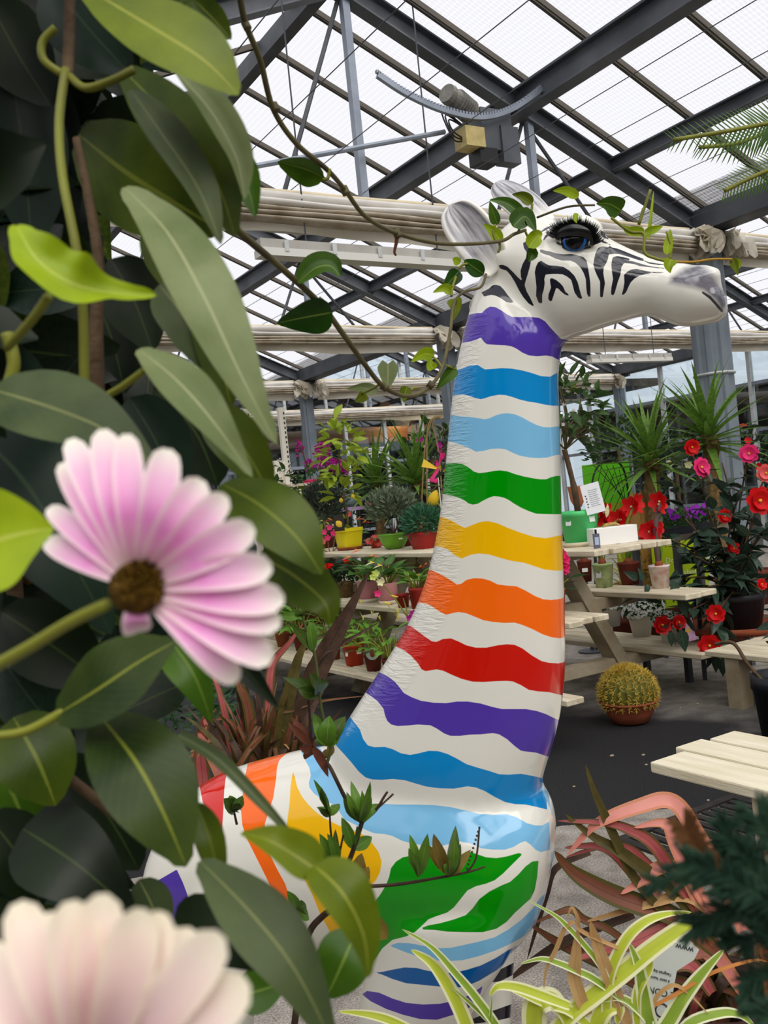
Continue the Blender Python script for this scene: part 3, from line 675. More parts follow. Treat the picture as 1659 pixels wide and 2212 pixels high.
polys = [
 (PUR, T(*cA, [(300,240),(540,180),(590,168),(650,165),(690,125),(730,102),(785,108),(850,145),(900,180),(950,205),(1040,208),(1130,205),(1220,215),(1280,250),(1330,310),(1380,365),(1440,425),(1560,440),(1560,660),(1405,630),(1350,600),(1290,590),(1200,597),(1120,590),(1050,560),(1000,525),(950,500),(880,488),(780,483),(700,478),(670,455),(640,410),(600,430),(540,450),(300,490)])),
 (BLU, T(*cA, [(240,780),(450,720),(530,688),(610,685),(640,705),(680,728),(760,722),(850,715),(950,720),(1060,740),(1150,765),(1240,795),(1330,800),(1380,770),(1580,720),(1580,1085),(1360,1090),(1280,1080),(1200,1062),(1120,1050),(1030,1030),(960,1005),(890,985),(820,980),(740,995),(690,1012),(640,1025),(580,1012),(520,990),(460,975),(240,1010)])),
 (LBL, T(*cA, [(220,1165),(440,1195),(540,1203),(620,1215),(680,1225),(730,1212),(790,1185),(850,1168),(910,1165),(980,1175),(1050,1205),(1120,1245),(1190,1280),(1260,1302),(1330,1305),(1580,1270),(1580,1545),(1370,1585),(1300,1605),(1220,1610),(1120,1605),(1020,1585),(950,1555),(890,1525),(820,1515),(740,1520),(660,1540),(590,1548),(540,1520),(470,1490),(400,1465),(220,1420)])),
 (GRN, T(*cA, [(200,1670),(380,1660),(450,1668),(520,1705),(570,1745),(620,1760),(700,1752),(770,1738),(830,1733),(900,1742),(980,1770),(1060,1792),(1150,1810),(1230,1822),(1290,1822),(1340,1800),(1390,1788),(1580,1790),(1580,2165),(1380,2170),(1280,2168),(1190,2165),(1120,2140),(1040,2105),(970,2065),(920,2030),(870,2005),(820,1995),(770,1990),(720,2005),(660,2035),(610,2065),(560,2075),(510,2060),(490,2040),(420,2005),(350,1985),(160,1950)])),
 (YLW, T(*cB, [(600,80),(780,115),(830,140),(880,170),(905,178),(950,160),(1000,140),(1050,135),(1110,150),(1180,180),(1260,210),(1340,235),(1420,245),(1470,235),(1640,200),(1640,450),(1480,452),(1410,445),(1350,425),(1280,402),(1200,390),(1130,372),(1060,350),(990,342),(940,350),(880,375),(840,355),(790,315),(740,298),(560,290)])),
 (ORG, T(*cB, [(540,440),(690,450),(730,468),(780,495),(820,520),(850,542),(880,535),(910,512),(960,500),(1010,502),(1060,515),(1110,540),(1170,548),(1230,552),(1290,580),(1350,615),(1400,635),(1450,640),(1500,635),(1640,600),(1640,860),(1510,885),(1460,880),(1400,860),(1330,825),(1270,800),(1220,785),(1150,787),(1080,780),(1020,770),(960,745),(910,725),(860,717),(820,725),(780,735),(740,715),(690,680),(650,662),(480,640)])),
 (RED, T(*cB, [(420,760),(560,810),(600,840),(640,870),(690,905),(720,908),(760,890),(810,885),(860,905),(910,930),(970,945),(1040,945),(1110,930),(1170,923),(1220,927),(1270,950),(1330,995),(1390,1030),(1440,1042),(1500,1046),(1650,1010),(1650,1270),(1500,1245),(1440,1230),(1370,1225),(1310,1215),(1260,1185),(1210,1162),(1170,1158),(1100,1160),(1020,1165),(950,1163),(880,1145),(820,1120),(760,1092),(720,1085),(650,1095),(625,1085),(600,1045),(560,1000),(510,960),(330,880)])),
 (PUR, T(*cB, [(200,1040),(360,1105),(410,1130),(450,1160),(480,1195),(510,1235),(560,1262),(620,1285),(700,1297),(780,1300),(850,1290),(920,1290),(1000,1302),(1080,1325),(1140,1338),(1220,1338),(1290,1338),(1360,1350),(1420,1370),(1480,1400),(1640,1450),(1560,1680),(1410,1635),(1360,1618),(1310,1612),(1260,1605),(1220,1575),(1170,1530),(1120,1500),(1080,1492),(1000,1500),(930,1502),(870,1510),(810,1510),(770,1495),(720,1462),(680,1442),(600,1437),(540,1443),(470,1447),(430,1437),(405,1415),(390,1380),(380,1335),(340,1285),(270,1235),(120,1160)])),
 (BLU, np.vstack([T(*cB, [(20,1300),(160,1380),(200,1430),(230,1470),(250,1530),(280,1570),(320,1582),(390,1580),(440,1595),(490,1620),(550,1632),(610,1620),(670,1605),(730,1607),(790,1625),(850,1655),(910,1690),(980,1712),(1060,1735),(1120,1755),(1180,1758),(1260,1752),(1330,1765),(1420,1785)]),
       T(*cC, [(1528,405),(1470,390),(1400,375),(1340,373),(1280,360),(1220,330),(1160,295),(1110,275),(1060,268),(980,282),(900,280),(820,270),(750,250),(690,232),(620,225),(560,230),(500,228),(460,215),(420,180),(380,130),(340,85),(290,30),(270,-30),(210,-70)])])),
 (LBL, np.vstack([T(*cD, [(1000,40),(1120,30),(1150,60),(1210,190),(1260,280),(1310,350),(1380,400),(1450,420)]), T(*cC, [(560,370),(640,375),(760,375),(860,378),(960,390),(1060,412),(1130,430),(1210,435),(1290,432),(1350,450),(1410,485),(1460,498),(1500,498),(1540,475),(1548,640),(1490,655),(1460,640),(1430,610),(1400,590),(1370,600),(1330,625),(1280,640),(1210,640),(1140,632),(1080,605),(1010,590),(960,605),(900,620),(800,615),(740,605),(680,590),(620,560),(570,548),(520,545)]),
       T(*cD, [(1500,615),(1440,590),(1380,560),(1300,520),(1240,430),(1150,385),(1100,350),(1070,310),(1066,280),(1080,230),(1070,180),(1040,125)])])),
 (YLW, T(*cD, [(962,200),(975,250),(990,310),(1020,370),(1060,420),(1110,470),(1170,515),(1260,560),(1340,590),(1420,620),(1480,670),(1530,740),(1550,800),(1540,870),(1510,930),(1460,980),(1420,1030),(1395,1080),(1350,1150),(1280,1240),(1230,1295),(1215,1285),(1180,1220),(1150,1170),(1080,1000),(1000,850),(925,640),(920,560),(940,400),(945,300)])),
 (GRN, T(*cC, [(1385,665),(1360,660),(1290,680),(1230,690),(1170,685),(1120,668),(1080,655),(1030,670),(960,680),(880,675),(800,675),(730,675),(680,685),(640,710),(610,750),(600,800),(580,850),(550,900),(520,940),(495,985),(482,1040),(480,1100),(470,1170),(460,1250),(470,1340),(520,1280),(560,1220),(620,1170),(700,1150),(750,1125),(790,1090),(830,1050),(880,1030),(940,1010),(980,980),(1020,930),(1060,880),(1110,855),(1170,840),(1220,820),(1270,780),(1320,730),(1360,690)])),
 (GRN, T(*cC, [(1478,705),(1440,710),(1400,740),(1360,785),(1310,830),(1260,850),(1190,885),(1130,930),(1090,985),(1050,1025),(980,1050),(900,1072),(830,1085),(790,1100),(800,1110),(870,1112),(940,1122),(1040,1125),(1150,1125),(1230,1105),(1290,1065),(1340,1010),(1390,965),(1430,930),(1455,880),(1470,800)])),
 (LBL, T(*cC, [(600,1205),(650,1188),(720,1190),(800,1205),(880,1220),(960,1217),(1040,1200),(1130,1180),(1220,1155),(1300,1110),(1380,1050),(1440,990),(1490,920),(1560,860),(1540,1000),(1480,1080),(1390,1150),(1300,1200),(1220,1235),(1130,1265),(1030,1290),(940,1295),(850,1288),(760,1265),(690,1240),(640,1220)])),
 (DBL, T(*cC, [(508,1360),(560,1358),(620,1345),(690,1332),(760,1335),(820,1350),(900,1365),(980,1363),(1060,1345),(1140,1320),(1230,1275),(1300,1230),(1360,1200),(1310,1280),(1230,1350),(1130,1410),(1060,1440),(980,1455),(900,1445),(800,1435),(700,1425),(620,1400),(560,1375)])),
 (PUR, T(*cC, [(440,1490),(470,1470),(540,1480),(620,1515),(700,1540),(800,1550),(900,1545),(1000,1525),(1080,1490),(1150,1440),(1130,1510),(1070,1570),(980,1610),(880,1640),(780,1635),(680,1610),(580,1575),(490,1530)])),
 (INK, T(*cC, [(430,1730),(600,1790),(800,1810),(1000,1780),(1060,1740),(1060,1830),(900,1880),(700,1880),(500,1830)])),
 (RED, T(*cD, [(345,320),(330,240),(380,180),(470,160),(530,190),(515,250),(505,330),(500,450),(490,600),(485,750),(495,900),(520,1010),(570,1090),(610,1200),(640,1400),(560,1400),(505,1200),(480,1080),(460,980),(445,850),(440,700),(430,580),(400,500),(360,400)])),
 (ORG, T(*cD, [(655,180),(670,100),(930,40),(910,90),(870,130),(855,180),(850,250),(830,380),(800,470),(775,550),(770,650),(800,740),(860,860),(910,950),(950,1080),(970,1200),(900,1200),(850,1050),(780,900),(710,760),(650,640),(625,560),(615,460),(625,380),(635,300),(640,250)])),
 (PUR, T(*cD, [(0,1050),(60,930),(190,855),(230,940),(260,1020),(280,1110),(290,1200),(300,1300),(100,1330),(0,1250)])),
 # head
 (INK, T(*cH, [(470,560),(490,545),(540,560),(600,570),(680,595),(760,605),(850,600),(930,615),(1000,640),(1035,680),(1050,750),(1065,840),(1080,950),(1082,1050),(1080,1110),(1060,1115),(1040,1080),(1030,1000),(1025,900),(1000,830),(960,760),(900,705),(840,680),(740,680),(660,655),(590,620),(520,600),(480,580)])),
 (INK, T(*cH, [(490,680),(520,700),(580,735),(680,742),(760,755),(830,800),(890,860),(930,940),(950,1020),(970,1090),(985,1130),(960,1138),(930,1120),(890,1060),(870,980),(850,910),(800,870),(750,845),(690,840),(620,840),(545,848),(530,900),(535,950),(525,1020),(505,1090),(505,1180),(490,1195),(460,1180),(430,1100),(435,1000),(425,900),(415,820),(430,750),(455,700)])),
 (INK, T(*cH, [(595,900),(620,888),(670,910),(720,950),(755,990),(780,1050),(830,1090),(820,1100),(780,1090),(730,1050),(690,1010),(670,1010),(650,1070),(620,1160),(600,1168),(575,1140),(580,1080),(610,1000),(600,950)])),
 (INK, T(*cH, [(1190,520),(1230,510),(1310,520),(1400,535),(1480,565),(1600,615),(1720,660),(1710,672),(1580,630),(1460,605),(1370,600),(1300,605),(1290,660),(1270,710),(1240,760),(1235,830),(1245,890),(1255,950),(1240,1040),(1230,1110),(1215,1125),(1195,1110),(1195,1030),(1195,930),(1160,860),(1130,790),(1115,730),(1125,660),(1140,590),(1165,540)])),
 (INK, np.vstack([T(*cH, [(1345,640),(1400,625),(1470,635),(1560,660)]), T(*cM, [(160,140),(230,150),(330,180),(420,205),(540,225),(650,240),(640,252),(520,240),(420,225),(320,215),(250,190)]), T(*cH, [(1560,715),(1480,710),(1450,760),(1440,850),(1410,930),(1390,1000),(1370,1070),(1350,1098),(1325,1080),(1330,1000),(1350,900),(1335,800),(1330,720)])])),
 (INK, T(*cM, [(110,330),(150,290),(200,260),(280,250),(380,275),(480,290),(590,290),(660,300),(590,308),(480,305),(400,320),(320,340),(250,380),(200,430),(170,490),(140,560),(100,600),(80,590),(100,520),(115,430)])),
 (INK, T(*cM, [(-90,-60),(0,-5),(100,40),(200,75),(330,120),(440,160),(560,180),(720,195),(560,200),(440,180),(380,150),(300,135),(180,95),(80,65),(0,40),(-90,-10)])),
 (INK, T(*cH, [(1200,320),(1270,345),(1300,430),(1240,410),(1205,370)])), (INK, T(*cH, [(1310,370),(1420,400),(1520,460),(1430,465),(1325,425)])),
 (INK, T(*cH, [(1160,385),(1200,420),(1290,470),(1350,500),(1220,465)])),
 (INK, np.vstack([T(*cE, [(935,1300),(960,1290),(1000,1290),(1060,1315)]), T(*cH, [(160,820),(210,875),(255,915),(275,900),(290,960),(320,1050),(360,1120),(405,1215),(395,1225),(340,1190),(280,1120),(230,1040),(180,940),(130,860),(80,800),(0,775)])])),
 (INK, T(*cH, [(275,470),(310,450),(350,500),(365,530),(330,620),(370,690),(355,760),(330,850),(305,930),(295,980),(250,880),(245,800),(270,720),(310,650),(320,580),(285,530)])),
 (INK, T(*cE, [(700,1670),(740,1650),(800,1620),(850,1575),(900,1562),(960,1580),(1010,1630),(1060,1700),(1110,1760),(1155,1805),(1100,1815),(1040,1800),(970,1750),(900,1715),(840,1705),(780,1715),(740,1730)])),
 ((96,92,108), T(*cH, [(470,340),(540,290),(600,265),(660,250),(560,310),(480,350)])), ((84,80,96), T(*cH, [(515,430),(540,380),(600,330),(680,280),(720,260),(640,340),(560,400),(520,445)])),
 ((60,58,66), T(*cM, [(1150,545),(1260,610),(1340,700),(1420,790),(1430,830),(1390,815),(1310,720),(1240,645),(1140,570)])),
]
fpolys = [
 (LBL, T(*cC, [(1470,230),(1530,300),(1557,400),(1560,480),(1540,570),(1528,480),(1510,400),(1488,330)])), (GRN, T(*cC, [(1585,455),(1575,520),(1600,548),(1660,545),(1640,440)])),
 (LBL, T(*cC, [(1545,660),(1610,620),(1670,640),(1620,770),(1540,830),(1480,900),(1440,1000),(1400,1060),(1420,950),(1500,780)])),
 (INK, T(*cC, [(1120,1420),(1230,1355),(1340,1300),(1340,1370),(1250,1415),(1150,1425)])), (INK, T(*cC, [(1050,1650),(1200,1590),(1340,1540),(1340,1620),(1220,1648),(1080,1665)])),
 (INK, T(*cC, [(1020,1860),(1340,1780),(1340,1850),(1060,1900)])), (INK, T(*cC, [(1020,2100),(1340,2040),(1340,2110),(1060,2150)])),
]
sd = np.full(nv, -60.0); colr = np.ones((nv, 3))
def paint(pts, idx, plist):
    if len(idx) == 0: return
    q = pts[idx]
    for c, pg in plist:
        lo, hi = pg.min(0) - 40, pg.max(0) + 40
        s = np.where(((q >= lo) & (q <= hi)).all(1))[0]
        if len(s) == 0: continue
        p = q[s]; a = pg; b = np.roll(pg, -1, 0); best = np.full(len(s), 1e9); ins = np.zeros(len(s), bool)
        for (ax, ay), (bx, by) in zip(a, b):
            dx, dy = bx - ax, by - ay; l2 = dx * dx + dy * dy + 1e-9
            t = np.clip(((p[:, 0] - ax) * dx + (p[:, 1] - ay) * dy) / l2, 0, 1)
            best = np.minimum(best, (p[:, 0] - ax - t * dx) ** 2 + (p[:, 1] - ay - t * dy) ** 2)
            cond = ((ay > p[:, 1]) != (by > p[:, 1]))
            xi = (bx - ax) * (p[:, 1] - ay) / (by - ay + (1e-12 if by == ay else 0)) + ax
            ins ^= cond & (p[:, 0] < xi)
        d = np.sqrt(best) * np.where(ins, 1, -1)
        gi = idx[s]; up = d > sd[gi]
        sd[gi[up]] = d[up]; colr[gi[up]] = [lin(c[0]), lin(c[1]), lin(c[2])]
farz = (side > 0.0) & (((pxd[:, 0] > 1140) & (pxd[:, 1] > 1690) & (pxd[:, 1] < 2040)) | ((pxd[:, 0] > 960) & (pxd[:, 1] > 2030)))
paint(px, np.where(~farz)[0], polys); paint(pxd, np.where(farz)[0], fpolys)
# soft grey muzzle and mane weight
gz = T(*cM, [(690,460),(720,340),(800,290),(900,220),(1000,190),(1100,150),(1250,230),(1350,370),(1460,520),(1520,640),(1500,760),(1440,850),(1390,830),(1330,730),(1250,640),(1150,560),(1020,520),(900,500),(780,480)])
keep, keepc = sd.copy(), colr.copy(); sd[:] = -60; paint(px, np.arange(nv), [((120,118,126), gz)]); grey = np.clip((sd + 3) / 14, 0, 1); sd, colr = keep, keepc
le = np.array([(1018,672),(1003,735),(990,790),(978,870),(970,960),(965,1040),(957,1100),(946,1170),(928,1240),(905,1310),(865,1380),(820,1455),(775,1515),(730,1580)])
dl = px[:, 0] - np.interp(px[:, 1], le[:, 1], le[:, 0]); wm = np.interp(px[:, 1], [680, 1100, 1580], [42, 52, 95])
mane = np.clip((1600 - px[:, 1]) / 130, 0, 1) * np.clip((wm - dl) / 14, 0, 1) * ((px[:, 1] > 676) & (px[:, 1] < 1600) & (px[:, 0] < 1215))
for nm, arr in (('sd', sd), ('grey', grey), ('mane', mane)):
    at = gm.attributes.new(nm, 'FLOAT', 'POINT'); at.data.foreach_set('value', arr.astype(np.float32))
at = gm.attributes.new('paint', 'FLOAT_COLOR', 'POINT'); at.data.foreach_set('color', np.hstack([colr, np.ones((nv, 1))]).astype(np.float32).ravel())
def statue_mat():
    mt = bpy.data.materials.new('statue_paint'); mt.use_nodes = True
    N = mt.node_tree.nodes; L = mt.node_tree.links; b = N['Principled BSDF']
    def A(n):
        x = N.new('ShaderNodeAttribute'); x.attribute_name = n; return x
    mr = N.new('ShaderNodeMapRange'); mr.inputs[1].default_value = -0.5; mr.inputs[2].default_value = 0.5; L.new(A('sd').outputs['Fac'], mr.inputs[0])
    tc = N.new('ShaderNodeTexCoord'); nz = N.new('ShaderNodeTexNoise'); nz.inputs['Scale'].default_value = 14; nz.inputs['Detail'].default_value = 5; nz.inputs['Distortion'].default_value = 1.5
    L.new(tc.outputs['Object'], nz.inputs['Vector'])
    gr = N.new('ShaderNodeValToRGB'); gr.color_ramp.elements[0].position = 0.35; gr.color_ramp.elements[0].color = rgb((82,80,90)); gr.color_ramp.elements[1].position = 0.68; gr.color_ramp.elements[1].color = rgb((150,148,156)); L.new(nz.outputs['Fac'], gr.inputs[0])
    m1 = N.new('ShaderNodeMix'); m1.data_type = 'RGBA'; m1.inputs[6].default_value = rgb((232,229,219)); L.new(A('grey').outputs['Fac'], m1.inputs[0]); L.new(gr.outputs[0], m1.inputs[7])
    m2 = N.new('ShaderNodeMix'); m2.data_type = 'RGBA'; L.new(mr.outputs[0], m2.inputs[0]); L.new(m1.outputs[2], m2.inputs[6]); L.new(A('paint').outputs['Color'], m2.inputs[7])
    L.new(m2.outputs[2], b.inputs['Base Color']); b.inputs['Roughness'].default_value = 0.10; b.inputs['Specular IOR Level'].default_value = 0.5
    # brushed relief along the mane and a faint orange-peel elsewhere
    mp = N.new('ShaderNodeMapping'); mp.inputs['Rotation'].default_value = (0, 0.5, 0); mp.inputs['Scale'].default_value = (30, 30, 190); L.new(tc.outputs['Object'], mp.inputs[0])
    n2 = N.new('ShaderNodeTexNoise'); n2.inputs['Scale'].default_value = 1.0; n2.inputs['Detail'].default_value = 3; n2.inputs['Distortion'].default_value = 0.8; L.new(mp.outputs[0], n2.inputs['Vector'])
    ml = N.new('ShaderNodeMath'); ml.operation = 'MULTIPLY'; L.new(n2.outputs['Fac'], ml.inputs[0]); L.new(A('mane').outputs['Fac'], ml.inputs[1])
    n3 = N.new('ShaderNodeTexNoise'); n3.inputs['Scale'].default_value = 22; L.new(tc.outputs['Object'], n3.inputs['Vector'])
    ad = N.new('ShaderNodeMath'); ad.operation = 'MULTIPLY_ADD'; L.new(n3.outputs['Fac'], ad.inputs[0]); ad.inputs[1].default_value = 0.06; L.new(ml.outputs[0], ad.inputs[2])
    bp = N.new('ShaderNodeBump'); bp.inputs['Strength'].default_value = 0.4; bp.inputs['Distance'].default_value = 0.008; L.new(ad.outputs[0], bp.inputs['Height']); L.new(bp.outputs[0], b.inputs['Normal'])
    return mt
gm.materials.clear(); gm.materials.append(statue_mat())
gm.polygons.foreach_set('use_smooth', [True] * len(gm.polygons))
body = link('body', gm, gir)
from mathutils.bvhtree import BVHTree
cvs = [Vector(v) for v in co3]; pls = [tuple(p.vertices) for p in gm.polygons]
bvh = BVHTree.FromPolygons(cvs, pls)
def hit(x, y):
    r = ray(x, y).normalized(); h = bvh.ray_cast(CAM - g0, r); return h[0], h[1]          # local to the statue
def mirror(v): return v - LN * (2 * ((v + g0 - S0).dot(LN)))
LIDB = mat('lash_black', (12,12,14), 0.25, 0.5)
WHT = mat('statue_white', (232,229,219), 0.2, 0.5)
def eye_mat():
    mt = bpy.data.materials.new('eye_paint'); mt.use_nodes = True
    N = mt.node_tree.nodes; L = mt.node_tree.links; b = N['Principled BSDF']; b.inputs['Roughness'].default_value = 0.06
    tc = N.new('ShaderNodeTexCoord'); mp = N.new('ShaderNodeMapping'); mp.inputs['Scale'].default_value = (1, 1, 0); L.new(tc.outputs['Object'], mp.inputs[0])
    ln = N.new('ShaderNodeVectorMath'); ln.operation = 'LENGTH'; L.new(mp.outputs[0], ln.inputs[0])
    rp = N.new('ShaderNodeValToRGB'); e = rp.color_ramp; e.interpolation = 'CONSTANT'
    e.elements[0].position = 0; e.elements[0].color = rgb((8,8,14))
    e.elements[1].position = 0.0120; e.elements[1].color = rgb((70,150,215))
    x = e.elements.new(0.0155); x.color = rgb((20,96,176)); x = e.elements.new(0.0185); x.color = rgb((6,10,26)); x = e.elements.new(0.0200); x.color = rgb((236,234,228))
    L.new(ln.outputs['Value'], rp.inputs[0]); L.new(rp.outputs[0], b.inputs['Base Color']); return mt
EYE = eye_mat()
ec, en = hit(1242, 519)
def add_eye(mirrored):
    f = mirror if mirrored else (lambda v: v)
    lat = LN if mirrored else -LN
    c = f(ec); z = (lat + UPV * -0.05).normalized(); xx = HD - z * HD.dot(z); xx.normalize(); yy = z.cross(xx)
    if mirrored: xx = -xx; yy = z.cross(xx)
    if yy.z < 0: yy = -yy; xx = -xx
    mw = Matrix((xx, yy, z)).transposed().to_4x4(); mw.translation = c - z * 0.004
    mb = MB(); rings = []
    for i in range(1, 14):
        th = math.pi * i / 14
        rings.append([(0.027 * math.sin(th) * math.cos(p), 0.018 * math.sin(th) * math.sin(p), 0.012 * math.cos(th)) for p in [2 * math.pi * k / 24 for k in range(24)]])
    mb.loft(rings); e = mb.build('eyeball', EYE, gir, True); e.matrix_basis = mw
    arc = [(1202,518),(1209,508),(1221,501),(1236,498),(1252,499),(1266,504),(1276,514),(1283,530)]
    pts = [f(hit(*a)[0] - LN * 0.004) for a in arc]; cv = cr(pts, 5)
    mb = MB(); n = len(cv); mb.tube(cv, [0.004 + 0.0085 * math.sin(math.pi * i / (n - 1)) for i in range(n)], 10); lid = mb.build('upper_eyelid', LIDB, gir, True)
    mb = MB(); rr = random.Random(3)
    for i in range(64):
        t = i / 63; k = min(int(t * (n - 1)), n - 2); p = cv[k].lerp(cv[k + 1], t * (n - 1) - k) + lat * 0.004
        o_ = (p - (c - UPV * 0.012)); o_ -= lat * o_.dot(lat); o_.normalize()
        l = rr.uniform(0.011, 0.017); s = p + o_ * 0.004; mb.tube([s, s + o_ * l * 0.6 + lat * 0.006, s + o_ * l + lat * 0.007 + UPV * 0.002], [0.0016, 0.0011, 0.0003], 4)
    ls = mb.build('eyelash', LIDB, lid)
    ls['kind'] = 'stuff'
    lw = [(1203,524),(1212,528),(1224,533),(1240,537),(1258,537),(1276,534)]
    pts = [f(hit(*a)[0] - LN * 0.001) for a in lw]; mb = MB(); mb.tube(cr(pts, 4), 0.0017, 6)
    mb.build('lower_eyelid', LIDB, gir, True)
add_eye(False); add_eye(True)
# ears
def ear_mat():
    mt = bpy.data.materials.new('ear_paint'); mt.use_nodes = True
    N = mt.node_tree.nodes; L = mt.node_tree.links; b = N['Principled BSDF']; b.inputs['Roughness'].default_value = 0.22
    uv = N.new('ShaderNodeUVMap'); sp = N.new('ShaderNodeSeparateXYZ'); L.new(uv.outputs[0], sp.inputs[0])
    mp = N.new('ShaderNodeMapping'); mp.inputs['Scale'].default_value = (7, 1.6, 1); L.new(uv.outputs[0], mp.inputs[0])
    nz = N.new('ShaderNodeTexNoise'); nz.inputs['Scale'].default_value = 1.2; nz.inputs['Detail'].default_value = 4; L.new(mp.outputs[0], nz.inputs['Vector'])
    rp = N.new('ShaderNodeValToRGB'); rp.color_ramp.elements[0].position = 0.35; rp.color_ramp.elements[0].color = rgb((112,110,116)); rp.color_ramp.elements[1].position = 0.62; rp.color_ramp.elements[1].color = rgb((200,198,202)); L.new(nz.outputs['Fac'], rp.inputs[0])
    def M(op, a, bb):
        n = N.new('ShaderNodeMath'); n.operation = op
        for i, v in enumerate((a, bb)):
            if isinstance(v, (int, float)): n.inputs[i].default_value = v
            else: L.new(v, n.inputs[i])
        return n.outputs[0]
    au = N.new('ShaderNodeMath'); au.operation = 'ABSOLUTE'; L.new(M('SUBTRACT', sp.outputs[0], 0.5), au.inputs[0])
    f = N.new('ShaderNodeMapRange'); f.inputs[1].default_value = 0.47; f.inputs[2].default_value = 0.40; L.new(au.outputs[0], f.inputs[0])
    g = N.new('ShaderNodeMapRange'); g.inputs[1].default_value = 0.10; g.inputs[2].default_value = 0.34; L.new(sp.outputs[1], g.inputs[0])
    mx = N.new('ShaderNodeMix'); mx.data_type = 'RGBA'; mx.inputs[6].default_value = rgb((232,229,220)); L.new(M('MULTIPLY', f.outputs[0], g.outputs[0]), mx.inputs[0]); L.new(rp.outputs[0], mx.inputs[7])
    L.new(mx.outputs[2], b.inputs['Base Color']); return mt
EARM = ear_mat()
SHAPES['ear'] = [0.55,0.72,0.88,0.98,1.02,1.02,0.98,0.88,0.66,0.12]
def ear(base, tip, w, nrm, cup):
    b = base; t = tip
    ax = cr([b, b.lerp(t, 0.5) + Vector(nrm) * 0.006, t], 8)
    e = link('ear', blade_mesh('ear', EARM, ax, w, Vector(nrm), 'ear', 0.0, 12, 0, cup), gir)
    sm = e.modifiers.new('thick', 'SOLIDIFY'); sm.thickness = 0.010; sm.offset = 0
    ss = e.modifiers.new('soft', 'SUBSURF'); ss.levels = 1; ss.render_levels = 1
    return e
ear(PS(1078, 585, -0.06) - g0, PS(972, 443, -0.095) - g0, 0.078, (-LN + UPV * 0.15 + HD * 0.1).normalized(), 0.32)
ear(PS(1178, 482, 0.04) - g0, PS(1074, 395, 0.13) - g0, 0.066, (-LN * 0.9 + HD * 0.25 + UPV * 0.4).normalized(), -0.25)
HORN = mat('horn_paint', (168,166,174), 0.25, 0.5, (122,120,130), 30)
for off in (-0.05, 0.05):
    b = PS(1135, 545, off * 0.6) - g0; t = PS(1106, 506, off * 1.1) - g0
    mb = MB(); mb.tube(cr([b, b.lerp(t, .5), b.lerp(t, .85), t, t + (t - b) * 0.12], 3), [0.013] * 4 + [0.013, 0.0135, 0.014, 0.0145, 0.0145, 0.014, 0.0125, 0.010, 0.004], 14); mb.build('horn', HORN, gir, True)
# mane crest end behind the ears
mb = MB(); a = PS(1046, 625) - g0; b = PS(1016, 668) - g0
rings = []
for i in range(9):
    t = i / 8; c = a.lerp(b, t); q = math.sin(math.pi * min(0.97, 0.15 + t * 0.8)); rings.append([c + HD * (0.012 * q * math.cos(p)) + UPV * (0.006 * q * math.cos(p)) + LN * (0.022 * q * math.sin(p)) for p in [2 * math.pi * k / 14 for k in range(14)]])
mb.loft(rings); mb.build('mane_tuft', WHT, gir, True)
# ================================================================== foreground plants
LM = {
 'olive': leafmat('leaf_olive', (84,100,10), (116,130,22), (156,160,64), spot=0.35, ribw=0.05, veins=.06, trans=.15),
 'olive2': leafmat('leaf_olive_deep', (48,66,8), (78,94,16), (118,128,44), ribw=0.05, veins=.06, trans=.12),
 'grey': leafmat('leaf_grey', (98,112,66), (132,142,98), (164,168,124), rough=0.5, ribw=0.05, veins=.05, trans=.12),
 'greyd': leafmat('leaf_grey_deep', (58,72,42), (86,98,60), (130,136,84), rough=0.45, ribw=0.04, veins=.05, trans=.1),
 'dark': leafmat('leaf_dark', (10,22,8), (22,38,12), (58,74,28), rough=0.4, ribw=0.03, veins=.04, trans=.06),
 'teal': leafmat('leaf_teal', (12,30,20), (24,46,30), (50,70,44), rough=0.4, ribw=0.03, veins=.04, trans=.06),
 'lime': leafmat('leaf_lime', (128,152,10), (164,186,30), (190,200,84), rough=0.4, ribw=0.05, veins=.06, trans=.2),
 'mid': leafmat('leaf_mid', (44,76,12), (72,106,22), (120,144,54), rough=0.35, ribw=0.05, veins=.06, trans=.12),
 'deep': leafmat('leaf_deep', (22,56,8), (46,86,18), (120,140,60), rough=.35, ribw=.05, veins=.06, trans=.12),
 'mott': leafmat('leaf_mottled', (26,44,12), (76,92,38), (138,146,50), rough=0.4, spot=0.2, nscale=14, ribw=0.04, veins=.05, trans=.08),
}
def pxc(parent, pts): return [P(*p) - loc(parent) for p in pts]
def bl(name, parent, pts, wpx, mt, shape='oval', fold=0.2, tilt=(0, 0), n=6, nu=4, wave=0.0, cup=0.0, notch=0.0):
    """blade along picture points with depth; wpx its width in picture pixels at the mean depth; tilt turns its face (right, up)"""
    d = sum(p[2] for p in pts) / len(pts); c = pts[len(pts) // 2]
    nr = (-ray(c[0], c[1]).normalized() + CR * tilt[0] + CU * tilt[1]).normalized()
    return link(name, blade_mesh(name, mt, cr(pxc(parent, pts), n), wpx * d / FPX, nr, shape, fold, nu, wave, cup, notch), parent)
def st(name, parent, pts, rpx, mt, n=5, sides=8):
    d = sum(p[2] for p in pts) / len(pts); c = cr(pxc(parent, pts), n); m_ = len(c)
    r0, r1 = rpx if isinstance(rpx, tuple) else (rpx, rpx)
    mb = MB(); mb.tube(c, [(r0 + (r1 - r0) * i / (m_ - 1)) * d / FPX for i in range(m_)], sides); return mb.build(name, mt, parent, True)
STEMG = mat('stem_green', (128,132,40), 0.5, 0.3, (104,104,34), 18); STEMB = mat('stem_brown', (98,78,56), 0.7, 0.2, (74,58,42), 25, bump=0.4, bscale=80)
STEMO = mat('stem_olive', (96,90,52), 0.6, 0.3, (70,60,40), 25); STICK = mat('stake_wood', (128,88,48), 0.7, 0.2, (100,66,34), 9)
